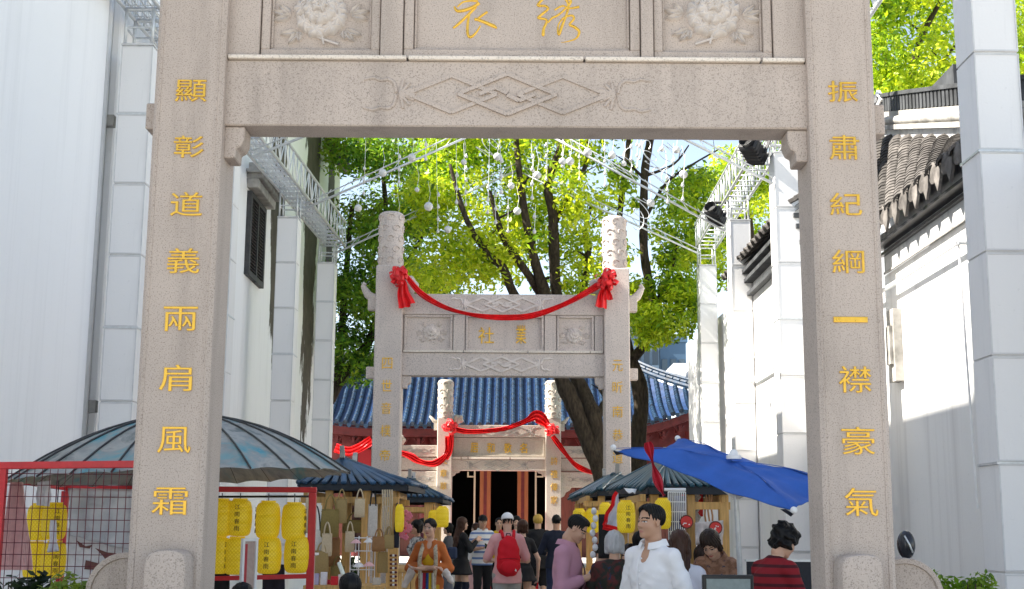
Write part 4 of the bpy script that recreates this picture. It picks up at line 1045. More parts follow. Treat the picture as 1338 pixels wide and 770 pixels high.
limbs([[(836,800,Y2,26),(835,640,Y2,24),(835,561,Y2,23),(838,535,Y2,23),(835,501,Y2,23),(824,466,Y2,18),(815,432,Y2,14),(808,390,Y2,12),(806,330,Y2,10),(812,260,Y2,8),(820,200,Y2,7),(826,120,Y2,4)],
       [(826,470,Y2,14),(846,445,Y2-.3,12),(857,420,Y2-.5,13),(852,388,Y2-.6,13),(842,335,Y2-.7,12),(841,280,Y2-.8,11),(843,220,Y2-.8,11),(850,180,Y2-.8,11),(858,110,Y2-.8,6)],
       [(856,400,Y2-.6,8),(875,360,Y2-.6,5),(885,320,Y2-.5,4)],[(841,290,Y2-.8,6),(870,240,Y2-.8,4),(905,215,Y2-.7,3),(940,195,Y2-.7,2)],[(843,230,Y2-.8,5),(880,215,Y2-1,3),(900,190,Y2-1,2)]], t2, 2)
cl = px_clumps([(826,900,370,425,15,.5,28.5,31,.72),(845,935,300,400,13,.55,29,32,.62),(836,876,428,446,4,.30,29,30.5,.75),(825,930,250,330,7,.5,29.5,32,.5),(810,905,215,270,5,.45,30,32,.5),(880,940,230,300,5,.5,30,33,.55)], 5)
leaves('crown', cl, 15000, .15, t2, YG, 12)
b2 = P(452, 520, 34)
t3 = thing('broadleaf_tree', 'dark green leafy tree at the left end of the hall roof, beside the white pillars', 'tree', (b2.x, 34, 0))
limbs([[(418,760,34,26),(420,560,34,24),(436,512,34,18),(458,478,34,14),(485,440,34,12),(500,380,34,10),(505,300,34,8),(500,220,34,5)],[(440,508,34,12),(446,440,34,10),(452,360,34,8),(460,270,34,5)],[(500,385,34,7),(540,330,34,5),(570,270,34,4)]], t3, 3)
cl = px_clumps([(430,530,385,490,24,.6,32,35,.35),(440,540,290,400,26,.75,32,36,.48),(425,570,190,300,28,.8,32,37,.62),(520,600,350,385,7,.5,33,36,.3),(430,600,100,190,12,.9,32,37,.6)], 6)
leaves('crown', cl, 34000, .15, t3, DG+[(.20,.24,.05)], 13)
b3 = P(1215, 500, 26)
t4 = thing('broadleaf_tree', 'bright leafy tree standing behind the low right building, above its roof ridge', 'tree', (b3.x, 26, 0))
limbs([[(1215,780,26,30),(1212,300,26,26),(1200,230,26,22),(1192,130,26,12),(1200,60,26,9),(1230,0,26,6)],[(1200,180,26,12),(1165,110,26,8),(1150,40,26,5)],[(1195,140,26,8),(1225,90,26,6),(1248,60,26,4)],[(1212,240,26,12),(1262,150,26,9),(1320,100,26,6)]], t4, 4)
cl = px_clumps([(1135,1255,-20,150,34,.62,24,28,.68),(1200,1350,-60,60,8,.7,25,29,.6),(1318,1350,90,140,4,.4,24,27,.5),(1100,1250,-120,-10,12,.8,24,28,.6)], 7)
leaves('crown', cl, 22000, .15, t4, YG, 14)
t5 = thing('broadleaf_tree', 'pale green tree seen between the right white pillars and the truss', 'tree', (P(985,400,37).x, 37, 0))
limbs([[(985,760,37,20),(985,420,37,18),(982,330,37,12),(975,240,37,6)],[(983,330,37,7),(960,270,37,4)]], t5, 5)
cl = px_clumps([(945,1010,195,345,20,.7,36,39,.68),(1000,1040,120,250,8,.7,36,39,.6)], 8)
leaves('crown', cl, 9000, .17, t5, YG, 15)
# shrubs
def shrub(name, label, px, py, Y, r, n, tints, tone, size, h):
    c = P(px, py, Y); t = thing(name, label, 'plant', (c.x, Y, 0)); rr = random.Random(int(px))
    mb = MB()
    for i in range(9):
        a = rr.uniform(0, 6.28); mb.tube([(c.x, Y, 0), (c.x+math.cos(a)*r*.4, Y+math.sin(a)*r*.4, c.z*.6), (c.x+math.cos(a)*r*.8, Y+math.sin(a)*r*.8, c.z-.02)], [.012,.009,.004], 5)
    part('stem', mb, M['bark'], t)
    cl = [(c.x+rr.uniform(-r,r), Y+rr.uniform(-r,r)*.6, c.z+rr.uniform(-h,0), r*.35, 1, tone+rr.uniform(-.2,.2)) for i in range(16)]
    leaves('foliage', cl, n, size, t, tints, int(px), .8); return t
shrub('shrub', 'pale green feathery bush at the foot of the left gateway drum stone', 105, 768, 7.4, .26, 1500, [(.06,.14,.02),(.16,.26,.03),(.32,.42,.08)], .7, .055, .35)
shrub('shrub', 'dark leaved plant in the lower left corner before the red mesh screen', 18, 757, 7.6, .20, 420, [(.01,.025,.012),(.02,.04,.02),(.05,.08,.04)], .4, .075, .3)
shrub('shrub', 'bright green bush at the foot of the right gateway post', 1250, 757, 8.0, .24, 2300, [(.05,.13,.01),(.12,.25,.015),(.24,.36,.03)], .6, .05, .4)

# ---------------------------------------------------------------- red sashes
def band(pts, widths, ndir, folds=4, amp=.03, thick=.012, seed=0, twist=0.0):
    mb = MB(); n = len(pts); K = 11; vs = []; rr = random.Random(seed)
    ph = rr.random()*6
    for i, p in enumerate(pts):
        t = (pts[min(i+1,n-1)]-pts[max(i-1,0)]).normalized(); u = t.cross(Vector(ndir)).normalized()
        nn = Vector(ndir)
        for k in range(K):
            s_ = k/(K-1)-.5
            off = amp*math.sin(folds*2*math.pi*s_+ph+i*.12+.5*math.sin(i*.35+k*.3))
            vs.append(p+u*(s_*widths[i])+nn*off)
    vs2 = [v-Vector(ndir)*thick for v in vs]; m = len(vs); fs = []
    for i in range(n-1):
        for k in range(K-1):
            a = i*K+k; fs.append((a, a+1, a+K+1, a+K)); fs.append((a+m, a+K+m, a+K+1+m, a+1+m))
        for k in (0, K-1):
            a = i*K+k; fs.append((a, a+K, a+K+m, a+m))
    mb.add(vs+vs2, fs); return mb
def rosette(mb, c, r, seed=0):
    rr = random.Random(seed)
    for i in range(26):
        a = rr.uniform(0, 6.28); e = rr.uniform(.15, 1.0); d = Vector((math.cos(a)*e, -.75*math.sqrt(max(0,1-e*e))-.15, math.sin(a)*e)).normalized()
        u = d.cross(Vector((rr.uniform(-1,1), rr.uniform(-1,1), rr.uniform(-1,1)))).normalized(); v = d.cross(u)
        L = r*rr.uniform(.75,1.05); w = r*rr.uniform(.24,.36); loop = []
        vs = []; 
        for k in range(9):
            q = k/8*math.pi*1.9+.15; ctr = c + d*(L*.5*(1-math.cos(q))) + v*(w*.8*math.sin(q))
            vs += [ctr-u*w*.5*(1+.15*math.sin(k*2+i)), ctr+u*w*.5*(1+.15*math.cos(k*2+i))]
        mb.add(vs, [(2*k, 2*k+1, 2*k+3, 2*k+2) for k in range(8)])
def ppath(lst, Y, k=6):
    pts = [P(a, b, Y+(q[0] if q else 0)) for a, b, *q in lst]; out, _ = smooth_path(pts, [0]*len(pts), k); return out
Yr = G2-.10
rb = thing('red_ribbon', 'long red silk sash sagging across the second gateway between two bows', 'ribbon', tuple(P(655, 400, Yr)))
s1_ = ppath([(532,362),(548,381),(575,398),(610,410),(650,415),(690,413),(730,400),(760,385),(788,368)], Yr)
part('swag', band(s1_, [.075+.02*math.sin(i*.3) for i in range(len(s1_))], (0,-1,0), 3, .016, .008, 1), M['ribbon'], rb, smooth=R(60))
s1_ = ppath([(533,366),(552,388),(590,406),(640,414),(690,416),(740,398),(786,374)], Yr+.04)
part('swag', band(s1_, [.045]*len(s1_), (0,-1,0), 2, .014, .008, 2), M['ribbon'], rb, smooth=R(60))
for px, py, sd in ((524, 362, 5), (793, 366, 6)):
    m_ = MB(); c = P(px, py, Yr); rosette(m_, c, .235, sd); part('bow', m_, M['ribbon'], rb, smooth=True)
    for dx, dy in ((4, 40), (10, 36)) if sd == 5 else ((-9, 36), (-1, 26)):
        s2 = [c+(P(px+dx, py+dy, Yr)-c)*(i/8)+Vector((.012*math.sin(i),0,0)) for i in range(9)]
        part('tail', band(s2, [.08+.015*i for i in range(9)], (0,-1,0), 2, .03, .012, dx), M['ribbon'], rb, smooth=R(60))
Yr = G3-.14
rb = thing('red_ribbon', 'red silk sash draped over the farthest gateway and tied to both its posts', 'ribbon', tuple(P(650, 560, Yr)))
s1_ = ppath([(592,560),(610,564),(640,563),(665,559),(688,550),(700,544),(712,552),(720,563)], Yr)
part('swag', band(s1_, [.15,.15,.15,.16,.16,.16]+[.14+.26*math.exp(-((i-26)/5)**2) for i in range(len(s1_)-6)], (0,-1,0), 3, .05, .02, 3), M['ribbon'], rb, smooth=R(60))
for lst, w in (([(586,570),(586,585),(580,598),(566,606),(548,603),(536,596),(519,590)], .19), ([(722,570),(735,588),(750,606),(766,615),(783,620)], .14), ([(590,566),(588,590),(583,600)], .14)):
    s2 = ppath(lst, Yr-.05); part('tail', band(s2, [w*(1+.2*math.sin(i*.5)) for i in range(len(s2))], (0,-1,0), 3, .05, .02, int(lst[0][0])), M['ribbon'], rb, smooth=R(60))
for px, py, sd in ((588, 558, 7), (721, 563, 8)): m_ = MB(); rosette(m_, P(px, py, Yr-.06), .33 if sd == 7 else .28, sd); part('bow', m_, M['ribbon'], rb, smooth=True)
s2 = ppath([(438,585),(455,590),(470,585),(486,575)], 42.5); tag(part('red_ribbon', band(s2, [.3]*len(s2), (0,-1,0), 3, .05, .02, 9), M['ribbon'], None, smooth=R(60)), 'short red sash hung below the hall eave at the left', 'ribbon')
# ---------------------------------------------------------------- oil-paper dome umbrella
c0 = P(238, 628, 9.6); um = thing('dome_umbrella', 'big verdigris-coloured ribbed umbrella behind the left gateway post', 'umbrella', (c0.x, 9.6, 0))
zr, zt_, Ru = P(238, 626, 9.6).z, P(238, 543, 9.6).z, 1.235
NR = 26; mb = MB(); vs = []; fs = []; nr = 9; per = 6
tilt = .045
for i in range(nr+1):
    q = i/nr
    for j in range(NR*per):
        a = 2*math.pi*j/(NR*per); u = (j % per)/per; sag = math.sin(math.pi*u)
        rr_ = Ru*q*(1-.035*sag*q*q); z = zr+(zt_-zr)*(1-q**1.9) - .012*sag*q + .028*sag*q**8
        x = rr_*math.cos(a); vs.append((c0.x+x, 9.6+rr_*math.sin(a), z+x*tilt))
n_ = NR*per
for i in range(nr):
    for j in range(n_): fs.append((i*n_+j, i*n_+(j+1) % n_, (i+1)*n_+(j+1) % n_, (i+1)*n_+j))
mb.add(vs, fs); canopy = part('canopy', mb, M['verdigris'], um, smooth=True, recalc=False)
for k in range(NR):
    a = 2*math.pi*k/NR; pts = []
    for i in range(nr+1):
        q = i/nr; x = Ru*q*math.cos(a); pts.append((c0.x+x, 9.6+Ru*q*math.sin(a), zr+(zt_-zr)*(1-q**1.9)+.006+x*tilt))
    part('rib', MB().tube(pts[1:], .0075, 5), M['louvre'], canopy, smooth=True)
part('pole', MB().tube([(c0.x, 9.6, 0), (c0.x, 9.6, zt_+.06)], .025, 10), M['wood_dark'], um, smooth=True)
part('finial', MB().lathe([(.05,0),(.06,.03),(.03,.06),(0,.1)], (c0.x, 9.6, zt_), 12), M['louvre'], um, smooth=True)

# ---------------------------------------------------------------- red framed mesh screen, lantern rack
Ys = 8.3
sa, sb = P(0, 612, Ys), P(185, 602, Ys)
ms = thing('mesh_screen', 'red framed screen of wire mesh at the left, in front of the umbrella', 'mesh screen', ((sa.x+sb.x)/2, Ys, 0))
zt_ = (sa.z+sb.z)/2; x0, x1 = sa.x-.02, P(262, 602, Ys).x
x0 = P(-90, 612, Ys).x
part('top_rail', MB().bar((x0, Ys, zt_-.018), (x1, Ys, zt_+.01), .05, .045), M['redpaint'], ms, bevel=.004)
for x in (P(3, 640, Ys).x, x1-.03): part('post', MB().box(x-.02, x+.02, Ys-.015, Ys+.025, 0, zt_-.03), M['redpaint'], ms)
part('bottom_rail', MB().box(x0, x1, Ys-.015, Ys+.025, .9, .94), M['redpaint'], ms)
wred = plain((.12,.02,.03), .5, 'red_wire', 0)
n = int((x1-x0)/.049)
mv = MB().tube([(0,0,.92),(0,0,zt_-.03)], .0025, 4).mesh('wire', wred); mh = MB().tube([(x0-(sa.x+sb.x)/2,0,0),(x1-(sa.x+sb.x)/2,0,0)], .0025, 4).mesh('wire', wred)
for i in range(n): link('wire', mv, ms, (x0+.049*(i+.5)-(sa.x+sb.x)/2, 0, 0))
for i in range(14): link('wire', mh, ms, (0, .004, zt_-.06-.072*i))
Yl = 10.6
ra, rbp = P(86, 636, Yl), P(409, 640, Yl)
lr = thing('lantern_rack', 'red metal frame hung with two rows of yellow lanterns left of the stall', 'rack', ((ra.x+rbp.x)/2, Yl, 0))
zr1 = P(360, 640, Yl).z; zr0 = P(360, 757, Yl).z
part('top_rail', MB().box(ra.x, rbp.x+.03, Yl-.02, Yl+.02, zr1-.022, zr1+.022), M['redpaint'], lr, bevel=.004)
part('bottom_rail', MB().bar((ra.x, Yl, zr0-.035), (rbp.x-.03, Yl, zr0+.025), .035, .035), M['redpaint'], lr)
for x, w in ((ra.x, .026), (rbp.x, .029)): part('post', MB().box(x-w, x+w, Yl-.025, Yl+.025, 0, zr1-.023), M['redpaint'], lr, bevel=.004)
part('side_rail', MB().bar((ra.x-.0, Yl+.03, zr1-.0), (P(4, 626, 9.4).x, 9.3, P(4, 626, 9.4).z), .035, .035), M['redpaint'], lr)
part('top_rail', MB().tube([(ra.x+.03, Yl+.1, zr1-.07), (rbp.x-.03, Yl+.1, zr1-.05)], .010, 6), M['black'], lr)

# yellow lanterns
def lantern(px, py, Y, w, h, label, rz=0.0, text='江南春雨', cord_to=None, group=None):
    c = P(px, py, Y); k = Y/F_PX; r = w*k/2; H = h*k
    t = thing('lantern', label, 'lantern', tuple(c), rz, group)
    prof = [(.0,-.5),(.50,-.5),(.68,-.485),(.82,-.45),(.91,-.39),(.955,-.31),(.94,-.295),(.965,-.28),(.995,-.15),(.975,-.135),(1.0,-.12),(1.01,0),(1.0,.12),(.975,.135),(.995,.15),(.965,.28),(.94,.295),(.955,.31),(.91,.39),(.82,.45),(.68,.485),(.50,.5),(.0,.5)]
    prof = [(a*r*(1+random.uniform(-.012,.012)), b*H) for a, b in prof]
    part('shade', MB().lathe(prof, (0,0,0), 24), M['lantern'], t, smooth=R(55), local=True)
    part('collar', MB().lathe([(.55*r,0),(.6*r,.0),(.6*r,.012),(.5*r,.012)], (0,0,H*.5), 16), M['lantern'], t, local=True)
    if cord_to is not None: part('cord', MB().tube([(0,0,H*.5),(0,0,cord_to-c.z)], .004, 5), M['black'], t, local=True)
    if text:
        for i, ch in enumerate(text):
            v, f = glyph(ch); s_ = H*.135; zc = H*(.30-.195*i); m_ = MB(); R_ = r*1.012; vs = []
            for p in v:
                a = p[0]*s_*1.1/R_; rr_ = R_+ (p[2])*.002; vs.append((math.sin(a)*rr_, -math.cos(a)*rr_, zc+p[1]*s_))
            m_.add(vs, f); part('ink_character', m_, M['black'], t, local=True)
    return t
for px, py, rz, lab in ((289,677,1.2,'yellow lantern half hidden by the gateway post, upper row of the red rack'),(313,677,.0,'yellow lantern hanging second from the gateway post in the upper row'),(350,680,-1.2,'yellow lantern in the upper row, lettering turned aside, third from the gateway post'),(384,682,1.3,'yellow lantern in the upper row beside the red end post')):
    lantern(px, py, Yl, 32, 46, lab, rz, cord_to=zr1-.03)
for px, py, rz, lab in ((285,726,.9,'yellow lantern half hidden by the gateway post, lower row of the red rack'),(309,727,3.0,'yellow lantern behind the white picture frame in the lower row'),(351,726,.0,'yellow lantern with readable lettering, middle of the lower row'),(388,725,-.1,'yellow lantern in the lower row beside the red end post')):
    lantern(px, py, Yl, 33, 46, lab, rz, cord_to=P(px, py-50, Yl).z)
for px, py, rz, lab in ((51,683,2.2,'yellow lantern behind the mesh screen, upper left of four'),(71,682,.55,'yellow lantern behind the mesh screen, upper right of four'),(46,733,2.4,'yellow lantern behind the mesh screen, lower left of four'),(70,732,.5,'yellow lantern behind the mesh screen, lower right of four')):
    lantern(px, py, 9.6 if px > 60 else 9.9, 31, 45, lab, rz, cord_to=P(px, 628, 9.6).z)

def cloth_panel(name, label, cat, corners, mat, nx=14, ny=18, amp=.02, freq=3.0, seed=0, thick=.004, group=None, pleat=0):
    """hanging cloth: corners (tl,tr,br,bl) as world points"""
    tl, tr_, br, bl = corners; rr = random.Random(seed); ph = [rr.random()*6 for _ in range(6)]; vs = []; nrm = (tr_-tl).cross(bl-tl).normalized()
    for j in range(ny+1):
        for i in range(nx+1):
            u, v = i/nx, j/ny; p = (tl*(1-u)+tr_*u)*(1-v)+(bl*(1-u)+br*u)*v
            o = amp*(math.sin(freq*6.28*u+ph[0]+1.5*v)*.6+math.sin(freq*3.1*v+ph[1]+4*u)*.35+math.sin(9*(u+v)+ph[2])*.3)*(.3+.7*v)
            if pleat: o += pleat*(1 if i % 2 else -1)
            vs.append(p+nrm*o)
    fs = [(j*(nx+1)+i, j*(nx+1)+i+1, (j+1)*(nx+1)+i+1, (j+1)*(nx+1)+i) for j in range(ny) for i in range(nx)]
    mb = MB().add(vs, fs); o = part(name, mb, mat, None, smooth=not pleat)
    so_ = o.modifiers.new('thickness', 'SOLIDIFY'); so_.thickness = thick
    return tag(o, label, cat, group) if label else o
cloth_panel('hanging_dress', 'pale pink pleated dress hanging behind the mesh screen', 'dress', (P(14,630,9.0), P(30,630,9.0), P(43,745,9.0), P(-6,745,9.0)), plain((.74,.50,.49), .7, 'pink_muslin'), 30, 10, .02, 2, 1, pleat=.009)
cloth_panel('hanging_cloth', 'bunched white cloth hanging above the lanterns behind the mesh', 'cloth', (P(49,630,9.2), P(66,628,9.2), P(67,662,9.2), P(46,660,9.2)), plain((.74,.74,.80), .7, 'white_muslin'), 12, 10, .035, 2.5, 2)
cloth_panel('hanging_cloth', 'small white ribbon cloth hanging in front of the lower lanterns', 'cloth', (P(66,680,9.2), P(74,680,9.2), P(76,720,9.2), P(63,722,9.2)), plain((.74,.74,.80), .7, 'white_muslin'), 8, 10, .03, 2.5, 3)
def plastic():
    b = NB('clear_plastic_sheet'); n = b.noise(b.coord((1,1,1)), 6, 6, .6, .8)
    b.set((.62,.63,.66), .18, 0, .7); b.b.inputs['Alpha'].default_value = .62; b.bump(n, .9, .05); return b.m
cloth_panel('plastic_sheet', 'crumpled clear plastic sheet hung behind the mesh screen', 'plastic sheet', (P(90,638,9.3), P(205,640,9.3), P(205,728,9.3), P(93,700,9.3)), plastic(), 30, 26, .05, 4, 5)
t = thing('printed_board', 'pale board printed with a small dark roof outline behind the mesh', 'board', tuple(P(135,735,9.35)))
q = MB().add([P(88,690,9.4),P(210,735,9.4),P(210,800,9.4),P(88,800,9.4),P(88,690,9.43),P(210,735,9.43),P(210,800,9.43),P(88,800,9.43)], [(0,1,2,3),(7,6,5,4),(0,4,5,1),(1,5,6,2),(2,6,7,3),(3,7,4,0)]); part('board', q, plain((.66,.65,.66), .6, 'pale_board'), t)
brn = plain((.16,.07,.06), .6, 'print_brown', 0)
for lst in ([(100,706),(112,714),(121,712),(117,717),(104,715)],[(124,716),(140,722),(160,724),(156,742),(146,744),(134,726)],[(112,732),(128,736),(138,734),(138,738),(126,745),(110,744)]):
    pts = [P(a, b, 9.385) for a, b in lst]; part('print', MB().add(pts, [tuple(range(len(pts)))]), brn, t)
t = thing('picture_frame', 'white framed picture standing upright before the lantern rack', 'picture', tuple(P(325, 740, 9.7)))
ang = .95
pc = P(325, 740, 9.7); dx = Vector((math.cos(ang), math.sin(ang), 0))
def fbox(u0, u1, z0, z1, d0, d1):
    nn = Vector((math.sin(ang), -math.cos(ang), 0)); mb = MB()
    vs = [pc+dx*u+nn*d+Vector((0,0,z)) for z in (z0, z1) for u, d in ((u0,d0),(u1,d0),(u1,d1),(u0,d1))]
    return mb.add(vs, [(0,3,2,1),(4,5,6,7),(0,1,5,4),(1,2,6,5),(2,3,7,6),(3,0,4,7)])
for a in ((-.075,-.055,-.4,.2),(.055,.075,-.4,.2),(-.0549,.0549,.18,.2),(-.0549,.0549,-.4,-.38)): part('frame', fbox(*a, -.012, .012), M['white_paint'], t)
part('picture', fbox(-.055,.055,-.38,.18,-.008,.0), plain((.45,.34,.30), .6, 'print_paper'), t); part('print', fbox(-.054,-.02,-.3,.16,.0005,.002), plain((.45,.05,.06), .6, 'print_red'), t)
part('easel_leg', MB().tube([pc+Vector((0,.01,-.4)), Vector((pc.x, pc.y+.1, 0))], .012, 6), M['wood'], t)
cloth_panel('dark_curtain', 'black cloth hanging low behind the lantern rack', 'cloth', (P(276,735,11.0), P(300,735,11.0), P(300,800,11.0), P(276,800,11.0)), plain((.02,.02,.025), .8, 'black_cloth'), 10, 8, .02, 2, 7)
cloth_panel('dark_curtain', 'dark navy cloth hanging under the middle lanterns of the red rack', 'cloth', (P(343,735,11.0), P(372,738,11.0), P(372,800,11.0), P(343,800,11.0)), plain((.02,.02,.035), .8, 'navy_cloth'), 10, 8, .02, 2, 8)
t = thing('display_shelf', 'slim white tube shelf behind the yellow lanterns', 'shelf', tuple(P(380, 800, 11.2)))
a, b = P(366, 726, 11.2), P(410, 724, 11.2)
for p in (a, b): part('leg', MB().tube([p, (p.x, p.y, 0)], .012, 6), M['white_paint'], t)
part('shelf', MB().box(a.x, b.x, 11.1, 11.5, a.z, a.z+.02), M['white_paint'], t)

# ---------------------------------------------------------------- market stalls
def stall(label, fl, fr, bl, br, ra_, rb_, posts, tile, nrow=11, counter=None):
    """corner points of the eaves (front left.. ) and the ridge ends (front, back)"""
    c = (fl+br)/2; t = thing('market_stall', label, 'stall', (c.x, c.y, 0))
    rf = None
    def slope(a, b, ta, tb, n):
        nonlocal rf
        mb = MB(); d = Vector((0,0,.03)); mb.add([a,b,tb,ta,a-d,b-d,tb-d,ta-d], [(0,1,2,3),(7,6,5,4),(0,4,5,1),(1,5,6,2),(2,6,7,3),(3,7,4,0)])
        s_ = part('roof', mb, M['stall_dark'], t)
        for i in range(n):
            u = (i+.5)/n; p = a+(b-a)*u; q = ta+(tb-ta)*u; dd = (q-p)
            nn = (b-a).normalized().cross(dd.normalized()); nn = nn if nn.z > 0 else -nn
            m_ = MB(); w = (b-a).length/n*.62; m_.bar(p-dd*.03+nn*.018, q+nn*.018, w, .04, up=nn)
            part('tile_row', m_, tile, s_, bevel=.012)
        part('eave', MB().bar(a-Vector((0,0,.045)), b-Vector((0,0,.045)), .03, .055), M['stall_dark'], t)
        return s_
    slope(fl, fr, ra_, ra_+Vector((.02,0,0)), nrow); slope(bl, fl, rb_, ra_, nrow); slope(fr, br, ra_, rb_, nrow); slope(br, bl, rb_+Vector((.02,0,0)), rb_, nrow)
    for a, b in ((fl, ra_), (fr, ra_), (bl, rb_), (br, rb_), (ra_, rb_)):
        m_ = MB(); e = (a-b).normalized(); m_.tube([b, a+(b-a)*.25+Vector((0,0,.015)), a+e*.05+Vector((0,0,.03))], [.04,.034,.026], 7); part('hip_ridge', m_, tile, t, smooth=True)
    for e, s_ in ((ra_, -1), (rb_, 1)):
        m_ = MB(); m_.prismx([(e.y+s_*.02,e.z),(e.y+s_*.10,e.z+.02),(e.y+s_*.14,e.z+.16),(e.y+s_*.08,e.z+.15),(e.y-s_*.02,e.z+.05)], e.x-.025, e.x+.025); part('ridge_end', m_, M['greystone'], t)
    zb = fl.z-.07
    for (px_, Yp, w) in posts:
        x = P(px_, 700, Yp).x; h = w/2
        part('post', MB().box(x-h, x+h, Yp-h, Yp+h, 0, zb), M['wood'], t, bevel=.006)
    y0, y1 = min(q[1] for q in posts), max(q[1] for q in posts); xs_ = [P(q[0], 700, q[1]).x for q in posts]
    for yy in (y0, y1): part('rail', MB().box(min(xs_)-.06, max(xs_)+.06, yy-.0213, yy+.0213, zb-.14, zb-.07), M['wood'], t)
    for xx in (min(xs_), max(xs_)): part('rail', MB().box(xx-.025, xx+.025, y0-.05, y1+.05, zb-.069, zb-.001), M['wood'], t)
    if counter:
        zc = counter; part('counter', MB().box(min(xs_)-.05, max(xs_)+.05, y0-.12, y1+.1, zc-.05, zc), M['wood'], t, bevel=.005)
        n = int((max(xs_)-min(xs_))/.12)
        for i in range(n+1):
            x = min(xs_)+(max(xs_)-min(xs_))*i/n; part('plank', MB().box(x-.055, x+.055, y0-.10, y0-.08, .05, zc-.051), M['wood'], t)
    return t
Yf = 14.5
FL, FR = P(392, 633, Yf), P(532, 632, Yf)
FR.z = FL.z = (FL.z+FR.z)/2
BL, BR = FL+Vector((.1, 2.1, .02)), FR+Vector((.05, 2.1, .02))
st1 = stall('timber stall with blue tiled roof hung with canvas bags, left of the woman in orange', FL, FR, BL, BR, P(448, 601, Yf+.75), P(452, 601, Yf+.75)+Vector((0, .8, -.02)),
   [(429, Yf+.1, .085), (453, Yf+.6, .095), (478, Yf+.12, .10), (515, Yf+.35, .10), (493, Yf+1.6, .09), (425, Yf+1.7, .09)], M['stall_tile'], 11)
Yf = 19.0
FL, FR = P(506, 645, Yf), P(577, 652, Yf); FL.z = FR.z = P(560, 650, Yf).z
stall('second timber stall with blue roof, behind the woman in orange', FL, FR, FL+Vector((0,2.4,0)), FR+Vector((.02,2.4,0)), P(536, 627, Yf+.9), P(540, 630, Yf+1.6),
   [(559, Yf+.1, .11), (570, Yf+1.0, .10), (512, Yf+.2, .1), (572, Yf+2.0, .1)], M['stall_tile'], 9, 1.0)
Yf = 12.3
FL, FR = P(848, 636, Yf), P(950, 636, Yf); FL.z = FR.z = P(890, 636, Yf).z
BL, BR = P(797, 637, Yf+2.6), FR+Vector((0, 2.4, .02)); BL.z = FL.z+.06
st2 = stall('timber stall with teal tiled roof beside the blue parasol, hung with red fans', FL, FR, BL, BR, P(868, 606, Yf+.9), P(858, 606, Yf+1.7),
   [(855, Yf+.12, .085), (903, Yf+.1, .08), (946, Yf+.12, .09), (832, Yf+1.2, .08), (815, Yf+2.2, .08)], M['teal_tile'], 10)
Yf = 17.5
FL, FR = P(782, 642, Yf), P(856, 642, Yf); FL.z = FR.z = P(800, 641, Yf).z
BL, BR = P(747, 651, Yf+3.0), FR+Vector((0, 2.6, .0)); BL.z = FL.z-.02
stall('farther timber stall on the right with dark roof and yellow lanterns', FL, FR, BL, BR, P(806, 622, Yf+1.0), P(790, 626, Yf+2.0),
   [(786, Yf+.15, .09), (826, Yf+.15, .09), (770, Yf+1.4, .09), (756, Yf+2.6, .09)], M['teal_tile'], 9, 1.0)
for px, py, Y, w, h, rz, lab, tx in ((818,676,11.7,24,40,.15,'yellow lantern with lettering hanging left of the man in white','江南春雨'),(866,672,12.1,22,38,2.6,'yellow lantern half hidden behind the head of the man in white',''),(757,682,17.2,18,32,.0,'yellow lantern at the far right stall, leftmost of three','江南春雨'),(774,681,17.2,18,30,2.5,'yellow lantern at the far right stall, the middle of three',''),(791,670,17.0,16,24,2.5,'small yellow lantern at the far right stall beside the hanging flag',''),
      (522,678,14.2,12,34,.6,'yellow lantern on the bag stall, beside the pink garland',''),(578,676,18.6,17,26,.3,'yellow lantern on the second left stall, beside the stone post',''),(566,679,18.9,13,22,2.0,'small yellow lantern peeping from the second left stall','')):
    lantern(px, py, Y, w, h, lab, rz, tx, cord_to=P(px, py-h/2-9, Y).z)

# ---------------------------------------------------------------- stall goods, left
def bag(px, py, Y, w, h, mat, label, strap=30, flat=.3, rz=0.0, name='tote_bag', cat='bag'):
    w *= 1.25; h *= 1.2; c = P(px, py, Y); k = Y/F_PX; W_, H_ = w*k, h*k; t = thing(name, label, cat, tuple(c), rz)
    vs = []; fs = []; n = 16; lev = [(-.5,.85,.5),(-.46,.98,.8),(-.2,1.0,1.0),(.15,.97,.9),(.40,.95,.6),(.5,.93,.35)]
    for z, sx, sy in lev:
        for j in range(n):
            a = 2*math.pi*j/n; ca, sa_ = math.cos(a), math.sin(a)
            e = 0.45; vs.append((math.copysign(abs(ca)**e, ca)*W_/2*sx*(1+random.uniform(-.02,.02)), math.copysign(abs(sa_)**e, sa_)*W_*flat/2*sy+random.uniform(-.003,.003), z*H_))
    for i in range(len(lev)-1):
        for j in range(n): fs.append((i*n+j, i*n+(j+1) % n, (i+1)*n+(j+1) % n, (i+1)*n+j))
    fs += [tuple(reversed(range(n))), tuple((len(lev)-1)*n+j for j in range(n))]
    part('body', MB().add(vs, fs), mat, t, smooth=R(50), local=True)
    for s_ in (-1, 1):
        m_ = MB(); pts = [Vector((-W_*.3, s_*W_*flat*.16, H_*.45)), Vector((-W_*.2, s_*.01, H_*.5+strap*k*.6)), Vector((0, 0, H_*.5+strap*k)), Vector((W_*.2, s_*.01, H_*.5+strap*k*.6)), Vector((W_*.3, s_*W_*flat*.16, H_*.45))]
        pts, rr_ = smooth_path(pts, [.008]*5); m_.tube(pts, rr_, 6); part('strap', m_, M['black'] if mat is cream else mat, t, smooth=True, local=True)
    part('hem', MB().box(-W_*.475, W_*.475, -W_*flat*.25, W_*flat*.25, H_*.40, H_*.43), mat, t, local=True)
    return t
